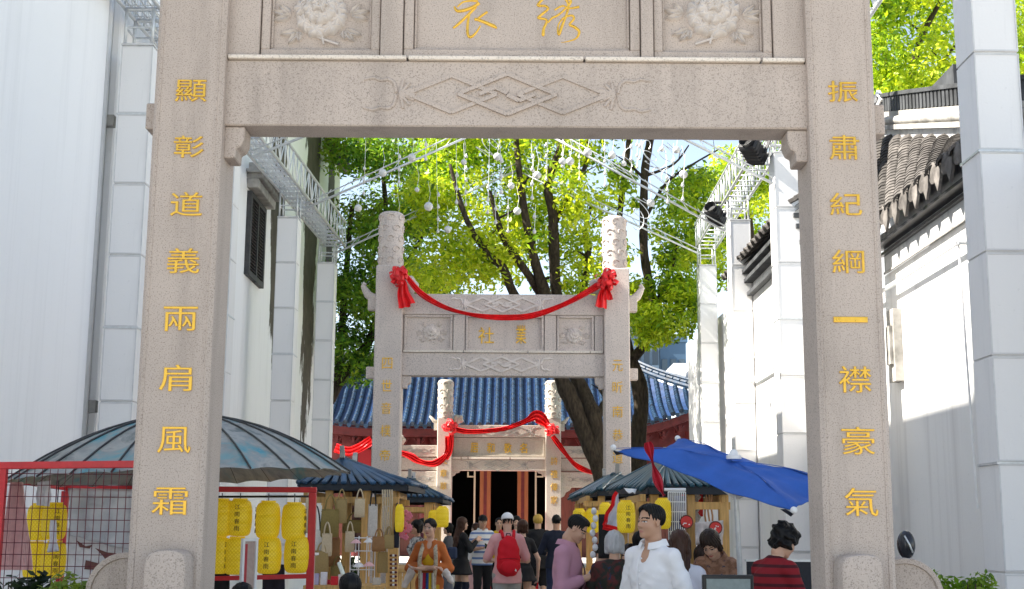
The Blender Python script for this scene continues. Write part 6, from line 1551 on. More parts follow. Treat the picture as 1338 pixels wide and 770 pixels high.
def person(label, px, py, Y, H, yaw, skin='warm', fem=False, hair='short', hcol='black', top=None, bottom=None, shoes=(.03,.03,.03), lean=0.0, hyaw=0.0, hpitch=0.0, arms=None, res=.014, seed=1, stout=1.0, ground=0.0, face=True, hroll=0.0, twist=0.0, headfine=.0075):
    """px,py: top of the head in the photograph; arms: ((elbow),(wrist)) per side in units of H"""
    g = random.Random(seed); m = 1.0 if not fem else .9
    sw = (.095 if not fem else .085)*H*(.5+.5*stout); hh = .132*H       # head height
    pel = np.array([0, 0, .525*H]); RL = rotm(twist, lean)
    def T(p): p = np.array(p, float)*H; return pel + RL @ (p-pel) if p[2] > pel[2] else p
    nb = T((0, .0, .835)); RH = RL @ rotm(hyaw, -hpitch, hroll)
    hc = nb + RL @ np.array([0, .012*H, .03*H])               # chin-level pivot
    def Hd(p): return hc + RH @ (np.array(p, float)*hh)
    tip = Hd((0, -.05, 1.03)); Rw = np.array(Matrix.Rotation(yaw, 3, 'Z')); w = Rw @ tip
    base = P(px, py, Y); loc = Vector((base.x-w[0], Y-w[1], ground))
    t = thing('person', label, 'person', tuple(loc), yaw)
    WL[t.name] = Vector((0,0,0))
    A = arms or (((.155,-.02,.63),(.165,.03,.475)), ((-.155,-.02,.63),(-.165,.03,.475)))
    sh = [T((sw/H, 0, .790)), T((-sw/H, 0, .790))]; el = [T(A[0][0]), T(A[1][0])]; wr = [T(A[0][1]), T(A[1][1])]
    hips = [(.05*H*stout, 0, .505*H), (-.05*H*stout, 0, .505*H)]
    stance = [(.056*H, .02*H, 0), (-.056*H, -.02*H, 0)]
    knees = [(s_[0]*1.0, s_[1]+.012*H, .285*H) for s_ in stance]; ank = [(s_[0], s_[1]-.012*H, .045*H) for s_ in stance]
    def torso(S_, e, k=.035):
        st = stout
        S_.ell(T((0,.004,.72)), np.array([.090*st*m, .062*st, .125])*H+e, k, RL); S_.cone(sh[0]*.9+nb*.1, sh[1]*.9+nb*.1, .033*H*m+e, .033*H*m+e, k)
        S_.ell(T((0,.004+.012*(st-1)*4,.61)), np.array([.083*st*m, .060*st, .10])*H+e, k, RL); S_.ell(T((0,-.004,.52)), np.array([.092*st*(1.04 if fem else 1), .068*st, .075])*H+e, k, None)
        S_.cone(nb-RL@np.array([0,.004*H,.012*H]), sh[0]*.75+nb*.25-RL@np.array([0,0,.004*H]), .030*H+e*.6, .027*H+e*.8, k*.7); S_.cone(nb-RL@np.array([0,.004*H,.012*H]), sh[1]*.75+nb*.25-RL@np.array([0,0,.004*H]), .030*H+e*.6, .027*H+e*.8, k*.7)
        if fem:
            for s_ in (-1, 1): S_.ell(T((.042*s_, .050, .725)), np.array([.036, .034, .036])*H+e*.7, k)
    def arm(S_, i, e, t1=2.0, k=.02, flare=0.0):
        s0, e0, w0 = sh[i], el[i], wr[i]
        q = min(1, t1); S_.cone(s0, s0+(e0-s0)*q, .031*H*m*stout**.5+e, (.031-.005*q)*H*m+e+flare*q*.5, k)
        if t1 > 1: q = t1-1; S_.cone(e0, e0+(w0-e0)*q, .026*H*m+e+flare*.5, (.026-.0085*q)*H*m+e+flare, k)
    def leg(S_, i, e, t1=2.0, k=.03, flare=0.0):
        h0, k0, a0 = map(np.array, (hips[i], knees[i], ank[i])); q = min(1, t1)
        S_.cone(h0, h0+(k0-h0)*q, .054*H*stout**.5+e, (.054-.021*q)*H+e+flare*q*.5, k)
        if t1 > 1:
            q = t1-1; S_.cone(k0, k0+(a0-k0)*q, .033*H+e+flare*.5, (.033-.012*q)*H+e+flare, k)
            if q > .4: S_.ell(k0*.68+a0*.32+np.array([0,-.012*H,0]), np.array([.030,.034,.075])*H+e, k)
    # ---- body (skin)
    B = SDF(); torso(B, -.004)
    for i in (0,1):
        arm(B, i, -.003); leg(B, i, -.003)
        a0 = np.array(ank[i]); B.cone(a0+np.array([0,-.012*H,-.018*H]), a0+np.array([.004*H*(1-2*i),.085*H,-.024*H]), .022*H, .019*H, .02)
    B.cone(nb-RL@np.array([0,.004*H,.02*H]), Hd((0,-.10,.28)), .034*H*(1 if not fem else .86)*stout**.4, .031*H*(1 if not fem else .84)*stout**.3, .02)
    pieces = [(*B.mesh(res), 0)]
    # ---- head, finer
    D = SDF(); u = hh; kq = .03*u
    fw = 1.0 if not fem else .93
    def E(c, r, k=.1, rr=None): D.ell(Hd(c), np.array(r)*u, k*u, RH if rr is None else RH@rr)
    E((0,-.06,.645),(.325,.40,.36)); E((0,.10,.42),(.265*fw,.275,.34)); E((0,.17,.15),(.165*fw,.165,.135),.14); E((0,.05,.26),(.235*fw,.24,.2),.12)
    for s_ in (-1,1):
        E((.15*s_,.24,.36),(.10,.09,.09),.12)                       # cheeks
        D.cone(Hd((.05*s_,.345,.575)), Hd((.20*s_,.285,.58)), .038*u, .03*u, .06*u)   # brow
        D.sub(Hd((.135*s_,.405,.50)), np.array([.085,.07,.05])*u, RH, .05*u)
        E((.135*s_,.285,.50),(.072,.068,.052),.03)
        E((.325*s_*fw,-.03,.46),(.035,.085,.125),.03,rotm(-.35*s_)); D.sub(Hd((.36*s_*fw,.0,.47)), np.array([.02,.04,.07])*u, RH, .02*u)
        E((.045*s_,.385,.365),(.045,.05,.036),.04)                  # nostril wings
    D.cone(Hd((0,.33,.54)), Hd((0,.435,.385)), .034*u, .048*u, .05*u)
    E((0,.350,.232),(.100,.050,.026),.03); E((0,.345,.185),(.088,.052,.030),.03); E((0,.30,.085),(.09,.075,.06),.08)
    D.cone(Hd((0,-.08,.30)), Hd((0,-.10,.02)), .031*H*(1 if not fem else .85), .033*H*(1 if not fem else .86), .02)
    V, Q = D.mesh(headfine); C = V[Q].mean(1); L = (C-hc) @ RH / u
    mi = np.zeros(len(Q), int); x, y, z = L[:,0], L[:,1], L[:,2]
    if face:
        fr = y > .2
        for s_ in (-1,1):
            ex = (x-.135*s_)/.078; ez = (z-.497)/.020; ey = (ex**2+ez**2 < 1) & fr; mi[ey] = 2
            mi[fr & (((x-.135*s_)/.034)**2+((z-.498)/.022)**2 < 1)] = 3
            lid = fr & (abs(ex) < 1.15) & (abs(z-.520+.012*ex*ex) < .011); mi[lid] = 3
            br_ = fr & (abs((x-.14*s_)/.105) < 1) & (abs(z-.60-.012*(1-((x-.14*s_)/.105)**2)) < (.020 if not fem else .014)); mi[br_] = 4
        mi[fr & ((x/.105)**2+((z-.208)/.042)**2 < 1) & (y > .28)] = 5
    if hair in ('short', 'cap', 'back_short'):                       # cropped sides in the scalp colour
        mi[(z > .40) & (y < -.06) & (abs(x) > .2) & (z < .75) & ~((abs(x) > .30) & (abs(y+.03) < .13) & (z < .6))] = 4
    pieces.append((V, Q, mi))
    # ---- hands
    for i in (0,1):
        d = (wr[i]-el[i]); d /= np.linalg.norm(d); side = np.array([1 if i == 0 else -1, 0, 0.])
        pn = np.cross(d, np.array([0,1,0.])); pn = pn/np.linalg.norm(pn) if np.linalg.norm(pn) > .3 else np.array([1,0,0.])
        fwd = np.cross(pn, d); pn = pn*(1 if pn@side > 0 else -1)      # back of the hand outwards
        if fwd[1] < 0 and abs(d[1]) < .8: fwd = -fwd
        hs = .105*H; Hn = SDF(); w0 = wr[i]; hk = .012
        Hn.cone(w0-d*.02*H, w0+d*.05*hs, .0165*H*m, .0165*H*m, hk)
        for q in range(4):
            o = (q-1.5)*-.115*hs; kn = w0+d*hs*(.50-.02*abs(q-1.2))+fwd*o
            Hn.cone(w0+d*.06*hs+fwd*o*.6, kn, .075*hs, .062*hs, hk)
            ln = (.40,.46,.43,.34)[q]*hs; c1 = .35+.08*q
            d1 = d*math.cos(c1)-pn*math.sin(c1); d2 = d*math.cos(c1*2.3)-pn*math.sin(c1*2.3); m1 = kn+d1*ln*.5; Hn.cone(kn, m1, .054*hs, .048*hs, .005); Hn.cone(m1, m1+d2*ln*.5, .047*hs, .038*hs, .004)
        tb = w0+d*.14*hs+fwd*.2*hs; t1_ = tb+d*.24*hs+fwd*.20*hs-pn*.06*hs; Hn.cone(tb, t1_, .07*hs, .056*hs, .01); Hn.cone(t1_, t1_+d*.22*hs+fwd*.02*hs-pn*.08*hs, .054*hs, .042*hs, .005)
        pieces.append((*Hn.mesh(max(.0055, headfine*.8)), 0))
    body = to_obj('body', pieces, [SK[skin], HR[hcol], M['eyew'], M['eyed'], HR[hcol] if hcol not in ('blond','grey') else HR['dbrown'], M['lip'] if fem else M['lipm']], t)
    # ---- clothes
    k1, k2, k3 = g.uniform(0,6), g.uniform(0,6), g.uniform(0,6)
    def wrinkle(a):
        def f(X, Y_, Z):
            u = Z*26+X*16+k1+1.6*np.sin(Y_*14+X*11+k2)+1.2*np.sin(Z*9+k3); v = Z*17-X*31+k2+1.8*np.sin(Z*19+Y_*12); q = X*24+Y_*22+Z*33+k3+1.5*np.sin(X*15+k1)
            return a*1.5*(.55*np.abs(np.sin(u))**.6+.5*np.abs(np.sin(v))**.6+.35*np.sin(q)-.6)
        return f
    if top:
        S_ = SDF(); e = top.get('e', .013); torso(S_, e)
        hem = top.get('hem', .47)
        if hem < .5:
            S_.cone((0,-.002,.52*H), (0,-.002,(hem-.02)*H), .075*H*stout+e*1.3, .078*H*stout+e*1.6, .05); 
            for s_ in (-1,1): S_.cone((.035*H*s_*stout,0,.54*H), (.04*H*s_*stout,0,(hem-.02)*H), .056*H+e*1.3, .058*H+e*1.5, .05)
        for i in (0,1):
            if top.get('sleeve', 1.9) > 0: arm(S_, i, e*.85, top.get('sleeve', 1.9), .025, top.get('flare', 0))
        S_.wr = wrinkle(top.get('wr', .0032)); S_.cut((0,0,hem*H), (0,0,-1)); S_.sub(nb+RL@np.array([0,.012*H,.045*H]), np.array([.044,.052,.050])*H, RL, .008)
        if top.get('v') is not None: S_.sub(nb+RL@np.array([0,.075*H,-.012*H]), np.array([.022,.05,.05])*H, RL, .01)
        S_.cut(nb+RL@np.array([0,0,.030*H]), RL@np.array([0,0,1.]))
        if top.get('sleeve', 1.9) < 1.95 and top.get('sleeve', 1.9) > 0:
            pass
        o = to_obj(top['name'], [(*S_.mesh(res*.9), 0)], [top['mat']], t)
        if top.get('collar'):
            m_ = MB(); n = 22; vs = []; fs = []
            for j in range(n+1):
                a = math.pi*.5+ .28 + (2*math.pi-.56)*j/n; ca, sa_ = math.cos(a), math.sin(a)
                for (rr_, zz) in ((.042,.006),(.040,.030),(.047,.034),(.058,.008)):
                    p = nb+RL@np.array([ca*rr_*1.12*H*stout**.3, (sa_*rr_*1.05-.004)*H, (zz-.004-.016*max(0, sa_))*H]); vs.append(tuple(p))
            for j in range(n):
                for k in range(3): fs.append((j*4+k, j*4+k+1, (j+1)*4+k+1, (j+1)*4+k))
            part('collar', m_.add(vs, fs), top['mat'], o, smooth=R(50), local=True)
        if top.get('buttons'):
            for j in range(6):
                p = T((0, .075*stout, .79-.05*j)); S2 = p+RL@np.array([0,.0,0])
                part('button', MB().ball(tuple(S2+RL@np.array([0,e*.9-.004+(-.012*H if j == 0 else 0),0])), .0065, 7, 0, 5), M['white_paint'], o, smooth=True, local=True)
            m_ = MB(); m_.tube([tuple(T((.012, .075*stout-.012*(j == 0), .80-.045*j))+np.array([0,e*.6,0])) for j in range(8)], .004, 4); part('placket', m_, top['mat'], o, local=True)
    if bottom:
        S_ = SDF(); kind = bottom.get('kind', 'trousers'); e = bottom.get('e', .010)
        if kind == 'skirt':
            z1 = bottom['z1']; S_.ell((0,-.004*H,.52*H), np.array([.096*stout, .072*stout, .08])*H+e, .04); S_.cone((0,0,.53*H), (0,0,z1*H), .075*H+e, bottom.get('w', .12)*H, .05)
            S_.cone((.03*H,0,.5*H), (.05*H,0,z1*H), .06*H+e, bottom.get('w', .12)*.75*H, .05); S_.cone((-.03*H,0,.5*H), (-.05*H,0,z1*H), .06*H+e, bottom.get('w', .12)*.75*H, .05)
            S_.wr = lambda X, Y_, Z: bottom.get('pleat', .004)*np.sin(np.arctan2(X, Y_)*14)*np.clip((.55*H-Z)*3, 0, 1); S_.cut((0,0,z1*H), (0,0,-1))
        else:
            S_.ell((0,-.004*H,.52*H), np.array([.094*stout, .070*stout, .078])*H+e, .03)
            for i in (0,1): leg(S_, i, e, bottom.get('t', 1.93), .03, bottom.get('flare', .006))
            S_.wr = wrinkle(.003)
        S_.cut((0,0,bottom.get('waist', .56)*H), (0,0,1))
        to_obj(bottom['name'], [(*S_.mesh(res), 0)], [bottom['mat']], t)
        if bottom.get('boots'):
            S_ = SDF()
            for i in (0,1): leg(S_, i, .006, 2.0); a0 = np.array(ank[i]); S_.cone(a0+np.array([0,-.01*H,-.02*H]), a0+np.array([0,.085*H,-.022*H]), .026*H, .022*H, .02)
            S_.cut((0,0,bottom['boots']*H), (0,0,1)); to_obj('boots', [(*S_.mesh(res), 0)], [bottom['bmat']], t)
    if not (bottom and bottom.get('boots')):
        S_ = SDF()
        for i in (0,1):
            a0 = np.array(ank[i]); S_.cone(a0+np.array([0,-.014*H,-.02*H]), a0+np.array([.004*H*(1-2*i),.088*H,-.026*H]), .026*H, .022*H, .02)
        S_.cut((0,0,.004), (0,0,-1)); to_obj('shoes', [(*S_.mesh(res), 0)], [plain(shoes, .5, 'shoe')], t)
    # ---- hair
    if hair:
        S_ = SDF()
        def e2(c, r, k=.06, rr=None): S_.ell(Hd(c), np.array(r)*u, k*u, RH if rr is None else RH@rr)
        vol = {'short':.018,'back_short':.03,'long':.045,'bob':.075,'pony':.035,'curly':.10,'cap':.0,'fringe':.05,'puff':.07}[hair]
        e2((0,-.07,.665+vol*.3),(.325+vol,.405+vol,.355+vol))
        if hair in ('short', 'fringe', 'puff'): e2((0,.14,.86+vol*.3),(.26+vol*.5,.22,.14+vol*.3),.1)
        amp = .017 if hair != 'curly' else .045
        def hw(X, Y_, Z):
            px_ = (X-hc[0])*RH[0,0]+(Y_-hc[1])*RH[1,0]+(Z-hc[2])*RH[2,0]; py_ = (X-hc[0])*RH[0,1]+(Y_-hc[1])*RH[1,1]+(Z-hc[2])*RH[2,1]; pz_ = (X-hc[0])*RH[0,2]+(Y_-hc[1])*RH[1,2]+(Z-hc[2])*RH[2,2]
            if hair == 'curly': return amp*u*(np.sin(px_/u*19+2*np.sin(pz_/u*13))*np.sin(py_/u*17+k1)+.7*np.sin(pz_/u*21+k2+px_/u*9))
            return amp*u*(np.sin(np.arctan2(px_, py_+.06*u)*23+6*np.sin(pz_/u*2.2+k1))+.6*np.sin(px_/u*31+k2))
        S_.wr = hw
        if hair in ('long', 'pony', 'bob', 'curly'):
            bl = {'long': -.85, 'pony': .35, 'bob': .12, 'curly': .22}[hair]
            if hair in ('long', 'bob', 'curly'):
                for s_ in (-1,1):
                    S_.cone(Hd((.29*s_,-.04,.6)), Hd((.31*s_,-.05,max(bl, .02)+.08)), (.10+vol*.5)*u, (.09+vol*.4)*u, .08*u)
                    if hair == 'long': S_.cone(Hd((.26*s_,-.12,.25)), nb+RL@np.array([.035*H*s_,-.055*H*stout,-.10*H]), .11*u, .10*u, .08*u)
                e2((0,-.24,.40),(.30+vol*.6,.22+vol*.5,.34))
            if hair == 'long':
                S_.cone(Hd((0,-.30,.45)), nb+RL@np.array([0,-.068*H*stout,-.06*H]), .22*u, .20*u, .1*u); S_.cone(nb+RL@np.array([0,-.068*H*stout,-.06*H]), nb+RL@np.array([0,-.082*H*stout,-.21*H]), .20*u, .10*u, .1*u)
                for s_ in (-1,1): S_.cone(nb+RL@np.array([.02*s_*H,-.065*H*stout,-.05*H]), nb+RL@np.array([.035*s_*H,-.08*H*stout,-.20*H]), .15*u, .05*u, .08*u)
            if hair == 'pony': e2((0,-.46,.62),(.13,.12,.12)); S_.cone(Hd((0,-.52,.58)), Hd((.12,-.50,.05)), .13*u, .10*u, .08*u); S_.cone(Hd((.12,-.50,.05)), Hd((.16,-.42,-.35)), .10*u, .05*u, .08*u)
        zl = {'short': .91, 'fringe': .70, 'puff': .74, 'curly': .72, 'bob': .74, 'long': .80, 'pony': .82, 'back_short': .8, 'cap': .8}[hair]
        S_.sub(Hd((0,.50,zl-.40)), np.array([.30 if hair not in ('short','back_short') else .34,.40,.42])*u, RH, .03*u)
        if hair in ('short', 'back_short', 'puff', 'fringe', 'cap'):
            for s_ in (-1,1): S_.sub(Hd((.42*s_,.06,.28)), np.array([.20,.24,.30])*u, RH, .03*u)
            S_.cut(Hd((0,-.3,.20 if hair != 'puff' else .26)), RH@np.array([0,.25,-1.]))
        if hair in ('pony',): S_.cut(Hd((0,-.3,-1.2)), RH@np.array([0,0,-1.]))
        if hair in ('bob',): S_.cut(Hd((0,-.3,.03)), RH@np.array([0,0,-1.]))
        to_obj('hair', [(*S_.mesh(headfine if hair != 'long' else headfine*1.25), 0)], [HR[hcol]], t)
    info = dict(root=t, H=H, T=T, Hd=Hd, hh=hh, nb=nb, RL=RL, RH=RH, wr=wr, el=el, sh=sh, loc=loc, yaw=yaw, hc=hc)
    return info
def world(i, p): return i['loc'] + Matrix.Rotation(i['yaw'], 3, 'Z') @ Vector(tuple(p))
def cloth(name, c, var=.12, kind=None, c2=None, scale=8, stretch=(1,1,1)):
    b = NB(name); co = b.coord(stretch)
    if kind == 'stripe':
        tc = b.node('ShaderNodeTexCoord'); sx = b.node('ShaderNodeSeparateXYZ'); b.l(tc.outputs['Object'], sx.inputs[0])
        f = b.math('SINE', b.math('MULTIPLY', sx.outputs[2], scale)); col = b.mix(b.ramp(f, [(.45,0.),(.55,1.)]), c, c2)
    elif kind == 'print':
        n = b.noise(co, scale, 5, .6, .8); col = b.mix(b.ramp(n, [(.45,0.),(.56,1.)]), c, c2)
        n2 = b.noise(co, scale*1.7, 3, .6); col = b.mix(b.ramp(n2, [(.60,0.),(.68,1.)]), col, (.012,.03,.07))
    else: n = b.noise(co, 10, 4); col = b.mix(n, sc(c, 1-var), sc(c, 1+var))
    b.set(col, .75, 0, .25); b.bump(b.mix(.5, b.noise(co, 14, 5, .6), b.noise(co, 150, 2)), .3, .006); return b.m
BACK = 0.0; FRONT = math.pi; LEFT = math.pi/2; RIGHT = -math.pi/2
dark = cloth('black_cloth', (.013,.013,.015)); navyc = cloth('navy_cloth', (.014,.018,.035)); denim = cloth('blue_denim', (.03,.045,.09))

# man in the white shirt, three-quarter view towards the left
person('man in an open-necked white shirt, nearest figure of the crowd', 852, 656.5, 9.2, 1.765, FRONT-.80, 'tan', hair='short', hcol='black', res=.0125, headfine=.0058, seed=3, stout=1.04,
  top=dict(name='shirt', mat=cloth('white_linen', (.80,.79,.80), .04), sleeve=1.55, hem=.44, e=.013, wr=.0075, v=1, collar=True, buttons=True), bottom=dict(name='trousers', mat=navyc), hyaw=-.22, hpitch=.02,
  arms=(((.165,-.03,.62),(.175,.03,.50)), ((-.165,-.03,.62),(-.17,.05,.49))))
# woman with long brown hair, white top, back view
person('woman with long brown hair in a white top, seen from behind', 888, 691.5, 9.9, 1.585, BACK-.15, 'fair', True, 'long', 'brown', res=.0135, headfine=.0075, seed=4,
  top=dict(name='blouse', mat=cloth('white_cotton', (.76,.75,.80), .04), sleeve=.9, hem=.5, e=.016, wr=.004), bottom=dict(name='jeans', mat=denim))
# man with the phone, profile to the right, head bowed
ph = person('man in a mauve shirt bowed over his phone, dark strap across his chest', 762, 679.5, 11.8, 1.73, RIGHT-.30, 'warm', hair='short', hcol='black', res=.013, headfine=.0065, seed=5, stout=1.08, lean=.06, hpitch=-.52,
  top=dict(name='shirt', mat=cloth('mauve_cotton', (.50,.255,.33), .08), sleeve=1.5, hem=.45, e=.016, wr=.005, collar=True), bottom=dict(name='trousers', mat=dark),
  arms=(((.135,.02,.63),(.035,.165,.70)), ((-.135,.03,.63),(-.03,.165,.695))))
c = world(ph, (np.array(ph['wr'][0])+np.array(ph['wr'][1]))/2) + Vector((.075, -.01, .02))
t = thing('mobile_phone', 'black phone held by the man in the mauve shirt', 'phone', tuple(c)); t.rotation_euler = (0, R(-12), .3); part('case', MB().box(-.085,.085,-.04,.04,-.006,.006), M['phone'], t, bevel=.004, local=True); part('screen', MB().box(-.079,.079,-.035,.035,.0061,.0065), plain((.02,.022,.03), .1, 'phone_glass', 0), t, local=True)
m_ = MB(); R0 = ph['RL']; pts = []
for k in range(17):
    a = k/16; q = np.array([-.085+.175*a, .088*math.sin(math.pi*min(1,max(0,a*1.0)))+.015, .82-.30*a]); pts.append(Vector(tuple(ph['T'](q))))
part('strap', band(pts, [.04]*17, (0,1,0), 1, .003, .006, 1), plain((.05,.015,.03), .6, 'strap'), ph['root'], local=True)
# grey haired woman
person('grey-haired woman in a dark flowered blouse, seen from behind between two men', 803, 693.5, 11.7, 1.565, BACK-.18, 'warm', True, 'bob', 'grey', res=.0135, headfine=.0075, seed=6, stout=1.16, hpitch=-.10, lean=.05,
  top=dict(name='blouse', mat=cloth('dark_flower_print', (.022,.024,.018), kind='print', c2=(.10,.022,.02), scale=9), sleeve=1.3, hem=.44, e=.020, wr=.005, flare=.02), bottom=dict(name='trousers', mat=dark),
  arms=(((.15,.05,.64),(.10,.14,.60)), ((-.15,.05,.64),(-.10,.14,.60))))
# woman in brown bending over the goods, child beside her
person('woman in a brown jacket bending over the goods, facing the viewer', 924, 696.5, 11.5, 1.66, FRONT-.42, 'warm', True, 'bob', 'dbrown', res=.0135, headfine=.0068, seed=7, lean=.42, hpitch=-.26, hroll=.1,
  top=dict(name='jacket', mat=cloth('brown_print', (.20,.095,.055), kind='print', c2=(.30,.16,.10), scale=16), sleeve=1.95, hem=.42, e=.024, wr=.006, collar=True), bottom=dict(name='trousers', mat=dark),
  arms=(((.14,.08,.66),(.10,.19,.60)), ((-.14,.08,.66),(-.10,.19,.60))))
person('young girl with dark hair standing in front of the woman in brown', 917, 709, 12.2, 1.46, FRONT-.25, 'warm', True, 'bob', 'dbrown', res=.014, headfine=.007, seed=8, lean=.18, hpitch=-.30,
  top=dict(name='shirt', mat=cloth('ochre_cotton', (.45,.26,.08)), sleeve=.8, hem=.5, e=.014), bottom=dict(name='trousers', mat=denim))
# red jumper
person('woman with curly black hair in a dark red striped jumper, stooping at the right', 1031, 693, 9.6, 1.66, RIGHT+.55, 'warm', True, 'curly', 'black', res=.013, headfine=.0075, seed=9, lean=.22, hpitch=-.30, stout=1.1,
  top=dict(name='jumper', mat=cloth('red_stripe_knit', (.23,.010,.016), kind='stripe', c2=(.06,.006,.010), scale=95), sleeve=1.95, hem=.44, e=.024, wr=.004), bottom=dict(name='trousers', mat=dark),
  arms=(((.14,.06,.64),(.07,.19,.62)), ((-.14,.06,.64),(-.07,.19,.62))))
# heads at the lower edge
person('person with black hair at the lower edge, in front of the bag stall', 458, 752, 8.0, 1.31, BACK+.3, 'warm', False, 'puff', 'black', res=.016, seed=10, top=dict(name='shirt', mat=dark, sleeve=1, hem=.46, e=.014), bottom=dict(name='trousers', mat=dark))
person('person whose black hair just shows at the lower edge under the yellow lanterns', 317, 763, 8.0, 1.25, BACK, 'warm', False, 'puff', 'black', res=.016, seed=11, top=dict(name='shirt', mat=dark, sleeve=1, hem=.46, e=.014), bottom=dict(name='trousers', mat=dark))
# woman in orange robe, arms folded
wo = person('smiling woman in an orange hanfu robe with folded arms, dark hair tied back', 562, 677, 17.0, 1.70, FRONT-.10, 'fair', True, 'pony', 'black', res=.0135, headfine=.0075, seed=12, hyaw=-.30, hroll=.04,
  top=dict(name='robe', mat=cloth('orange_gauze', (.52,.145,.035), .2), sleeve=1.35, hem=.10, e=.012, wr=.005, flare=.028, v=1), bottom=dict(name='skirt', kind='skirt', z1=.06, w=.10, waist=.60, mat=cloth('yellow_silk', (.60,.38,.03))),
  arms=(((.150,.02,.635),(-.055,.135,.640)), ((-.150,.02,.635),(.06,.125,.632))))
r_ = wo['root']; T = wo['T']; yel = cloth('yellow_bodice', (.68,.42,.02))
S_ = SDF(); S_.ell(T((0,.028,.70)), np.array([.062,.058,.075])*wo['H'], .02); S_.cut(T((0,0,.755)), (0,0,1)); S_.cut(T((0,0,.62)), (0,0,-1)); to_obj('bodice', [(*S_.mesh(.012), 0)], [yel], r_)
trim = cloth('pale_brocade', (.58,.50,.36), kind='print', c2=(.40,.33,.24), scale=22)
for s_ in (-1, 1):
    pts = [Vector(tuple(T(p))) for p in ((.036*s_,-.01,.852),(.046*s_,.048,.80),(.060*s_,.100,.72),(.060*s_,.108,.64),(.052*s_,.108,.56),(.052*s_,.112,.40),(.056*s_,.118,.25),(.058*s_,.12,.12))]; pts, _ = smooth_path(pts, [0]*8, 3)
    part('lapel', band(pts, [.05]*len(pts), (0,1,0), 1, .003, .012, 1), trim, r_, smooth=R(60), local=True)
for k, (x, cc) in enumerate(((-.022,(.60,.42,.03)),(.0,(.03,.09,.32)),(.022,(.42,.02,.05)),(-.04,(.55,.52,.46)),(.04,(.62,.60,.56)))):
    pts = [Vector(tuple(T((x*(1+.5*q/6), .112+.004*q, .60-.085*q)))) for q in range(7)]; part('sash_ribbon', band(pts, [.036]*7, (0,1,0), 1, .006, .006, k), plain(cc, .6, 'silk_ribbon'), r_, smooth=R(60), local=True)
cuffm = cloth('white_gauze', (.72,.66,.62))
for i in (0,1):
    S_ = SDF(); a, b = wo['el'][i], wo['wr'][i]; S_.cone(a+(b-a)*.15, a+(b-a)*.45, .055, .048, .02); S_.wr = lambda X, Y_, Z: .006*np.sin(Z*70+X*50)*np.sin(Y_*60)
    if i == 1: S_.cone(a+(b-a)*.2+np.array([-.02,.02,-.02]), a+np.array([-.04,.05,-.16]), .05, .035, .03)
    if i == 0: S_.cone(a+(b-a)*.2+np.array([.02,.02,-.02]), a+np.array([.05,.05,-.22]), .06, .04, .03)
    to_obj('cuff', [(*S_.mesh(.012), 0)], [cuffm], r_)
# man with red rucksack and white cap
bp_ = person('person in a pink shirt and white cap with a red rucksack, seen from behind', 663, 668.5, 19.0, 1.80, BACK+.12, 'fair', False, 'cap', 'black', res=.014, headfine=.0085, seed=13, stout=1.06,
  top=dict(name='t_shirt', mat=cloth('pink_jersey', (.70,.36,.36), .06), sleeve=.85, hem=.45, e=.022, wr=.005), bottom=dict(name='shorts', mat=cloth('grey_shorts', (.36,.36,.34)), t=1.05, e=.022), arms=(((.165,.03,.63),(.11,.15,.62)), ((-.165,.03,.63),(-.11,.15,.62))))
def cap_on(i, mat, brim_dir=1, bm=None):
    S_ = SDF(); S_.ell(i['Hd']((0,-.06,.68)), np.array([.385,.455,.40])*i['hh'], .01, i['RH']); S_.cut(i['Hd']((0,0,.62)), i['RH']@np.array([0,-.18,-1.])); o = to_obj('cap', [(*S_.mesh(.009), 0)], [mat], i['root'])
    S_ = SDF(); S_.ell(i['Hd']((0,.36*brim_dir-.02,.64)), np.array([.30,.38,.035])*i['hh'], .01, i['RH']); to_obj('brim', [(*S_.mesh(.008), 0)], [bm or mat], o)
cap_on(bp_, cloth('white_cap', (.78,.78,.78), .04), 1)
root = thing('rucksack', 'bright red rucksack worn by the person in the white cap', 'rucksack', tuple(bp_['loc']), bp_['yaw']); WL[root.name] = Vector()
H_ = bp_['H']; red = cloth('red_nylon', (.62,.010,.022), .1)
S_ = SDF(); S_.ell((0,-.155,.70*H_), (.155,.10,.22), .03); S_.ell((0,-.16,.585*H_), (.165,.125,.15), .05); S_.ell((0,-.15,.63*H_), (.16,.115,.2), .05); S_.wr = lambda X, Y_, Z: .004*np.sin(Z*50+X*20)+.003*np.sin(X*60); S_.cut((0,0,.50*H_), (0,0,-1)); S_.cut((0,-.065,0), (0,1,0)); to_obj('body', [(*S_.mesh(.012), 0)], [red], root)
S_ = SDF(); S_.ell((0,-.262,.58*H_), (.125,.045,.10), .03); to_obj('front_pocket', [(*S_.mesh(.011), 0)], [red], root)
part('seam', MB().tube([(-.14,-.235,.64*H_),(-.07,-.268,.645*H_),(0,-.275,.646*H_),(.07,-.268,.645*H_),(.14,-.235,.64*H_)], .006, 6), cloth('dark_red_zip', (.30,.004,.012)), root, smooth=True, local=True)
part('badge', MB().add([(.075,-.300,.552*H_),(.10,-.293,.545*H_),(.10,-.290,.558*H_),(.086,-.299,.568*H_)], [(0,1,2,3)]), M['white_paint'], root, local=True)
for s_ in (-1,1):
    pts = [Vector((.075*s_,-.13,.805*H_)), Vector((.085*s_,-.075,.842*H_)), Vector((.095*s_,0,.858*H_)), Vector((.10*s_,.09,.82*H_)), Vector((.105*s_,.125,.74*H_)), Vector((.12*s_,.10,.64*H_)), Vector((.13*s_,0,.58*H_)), Vector((.12*s_,-.09,.56*H_))]; pts, _ = smooth_path(pts, [0]*8, 3)
    part('strap', MB().tube(pts, .024, 7), red, root, smooth=True, local=True)
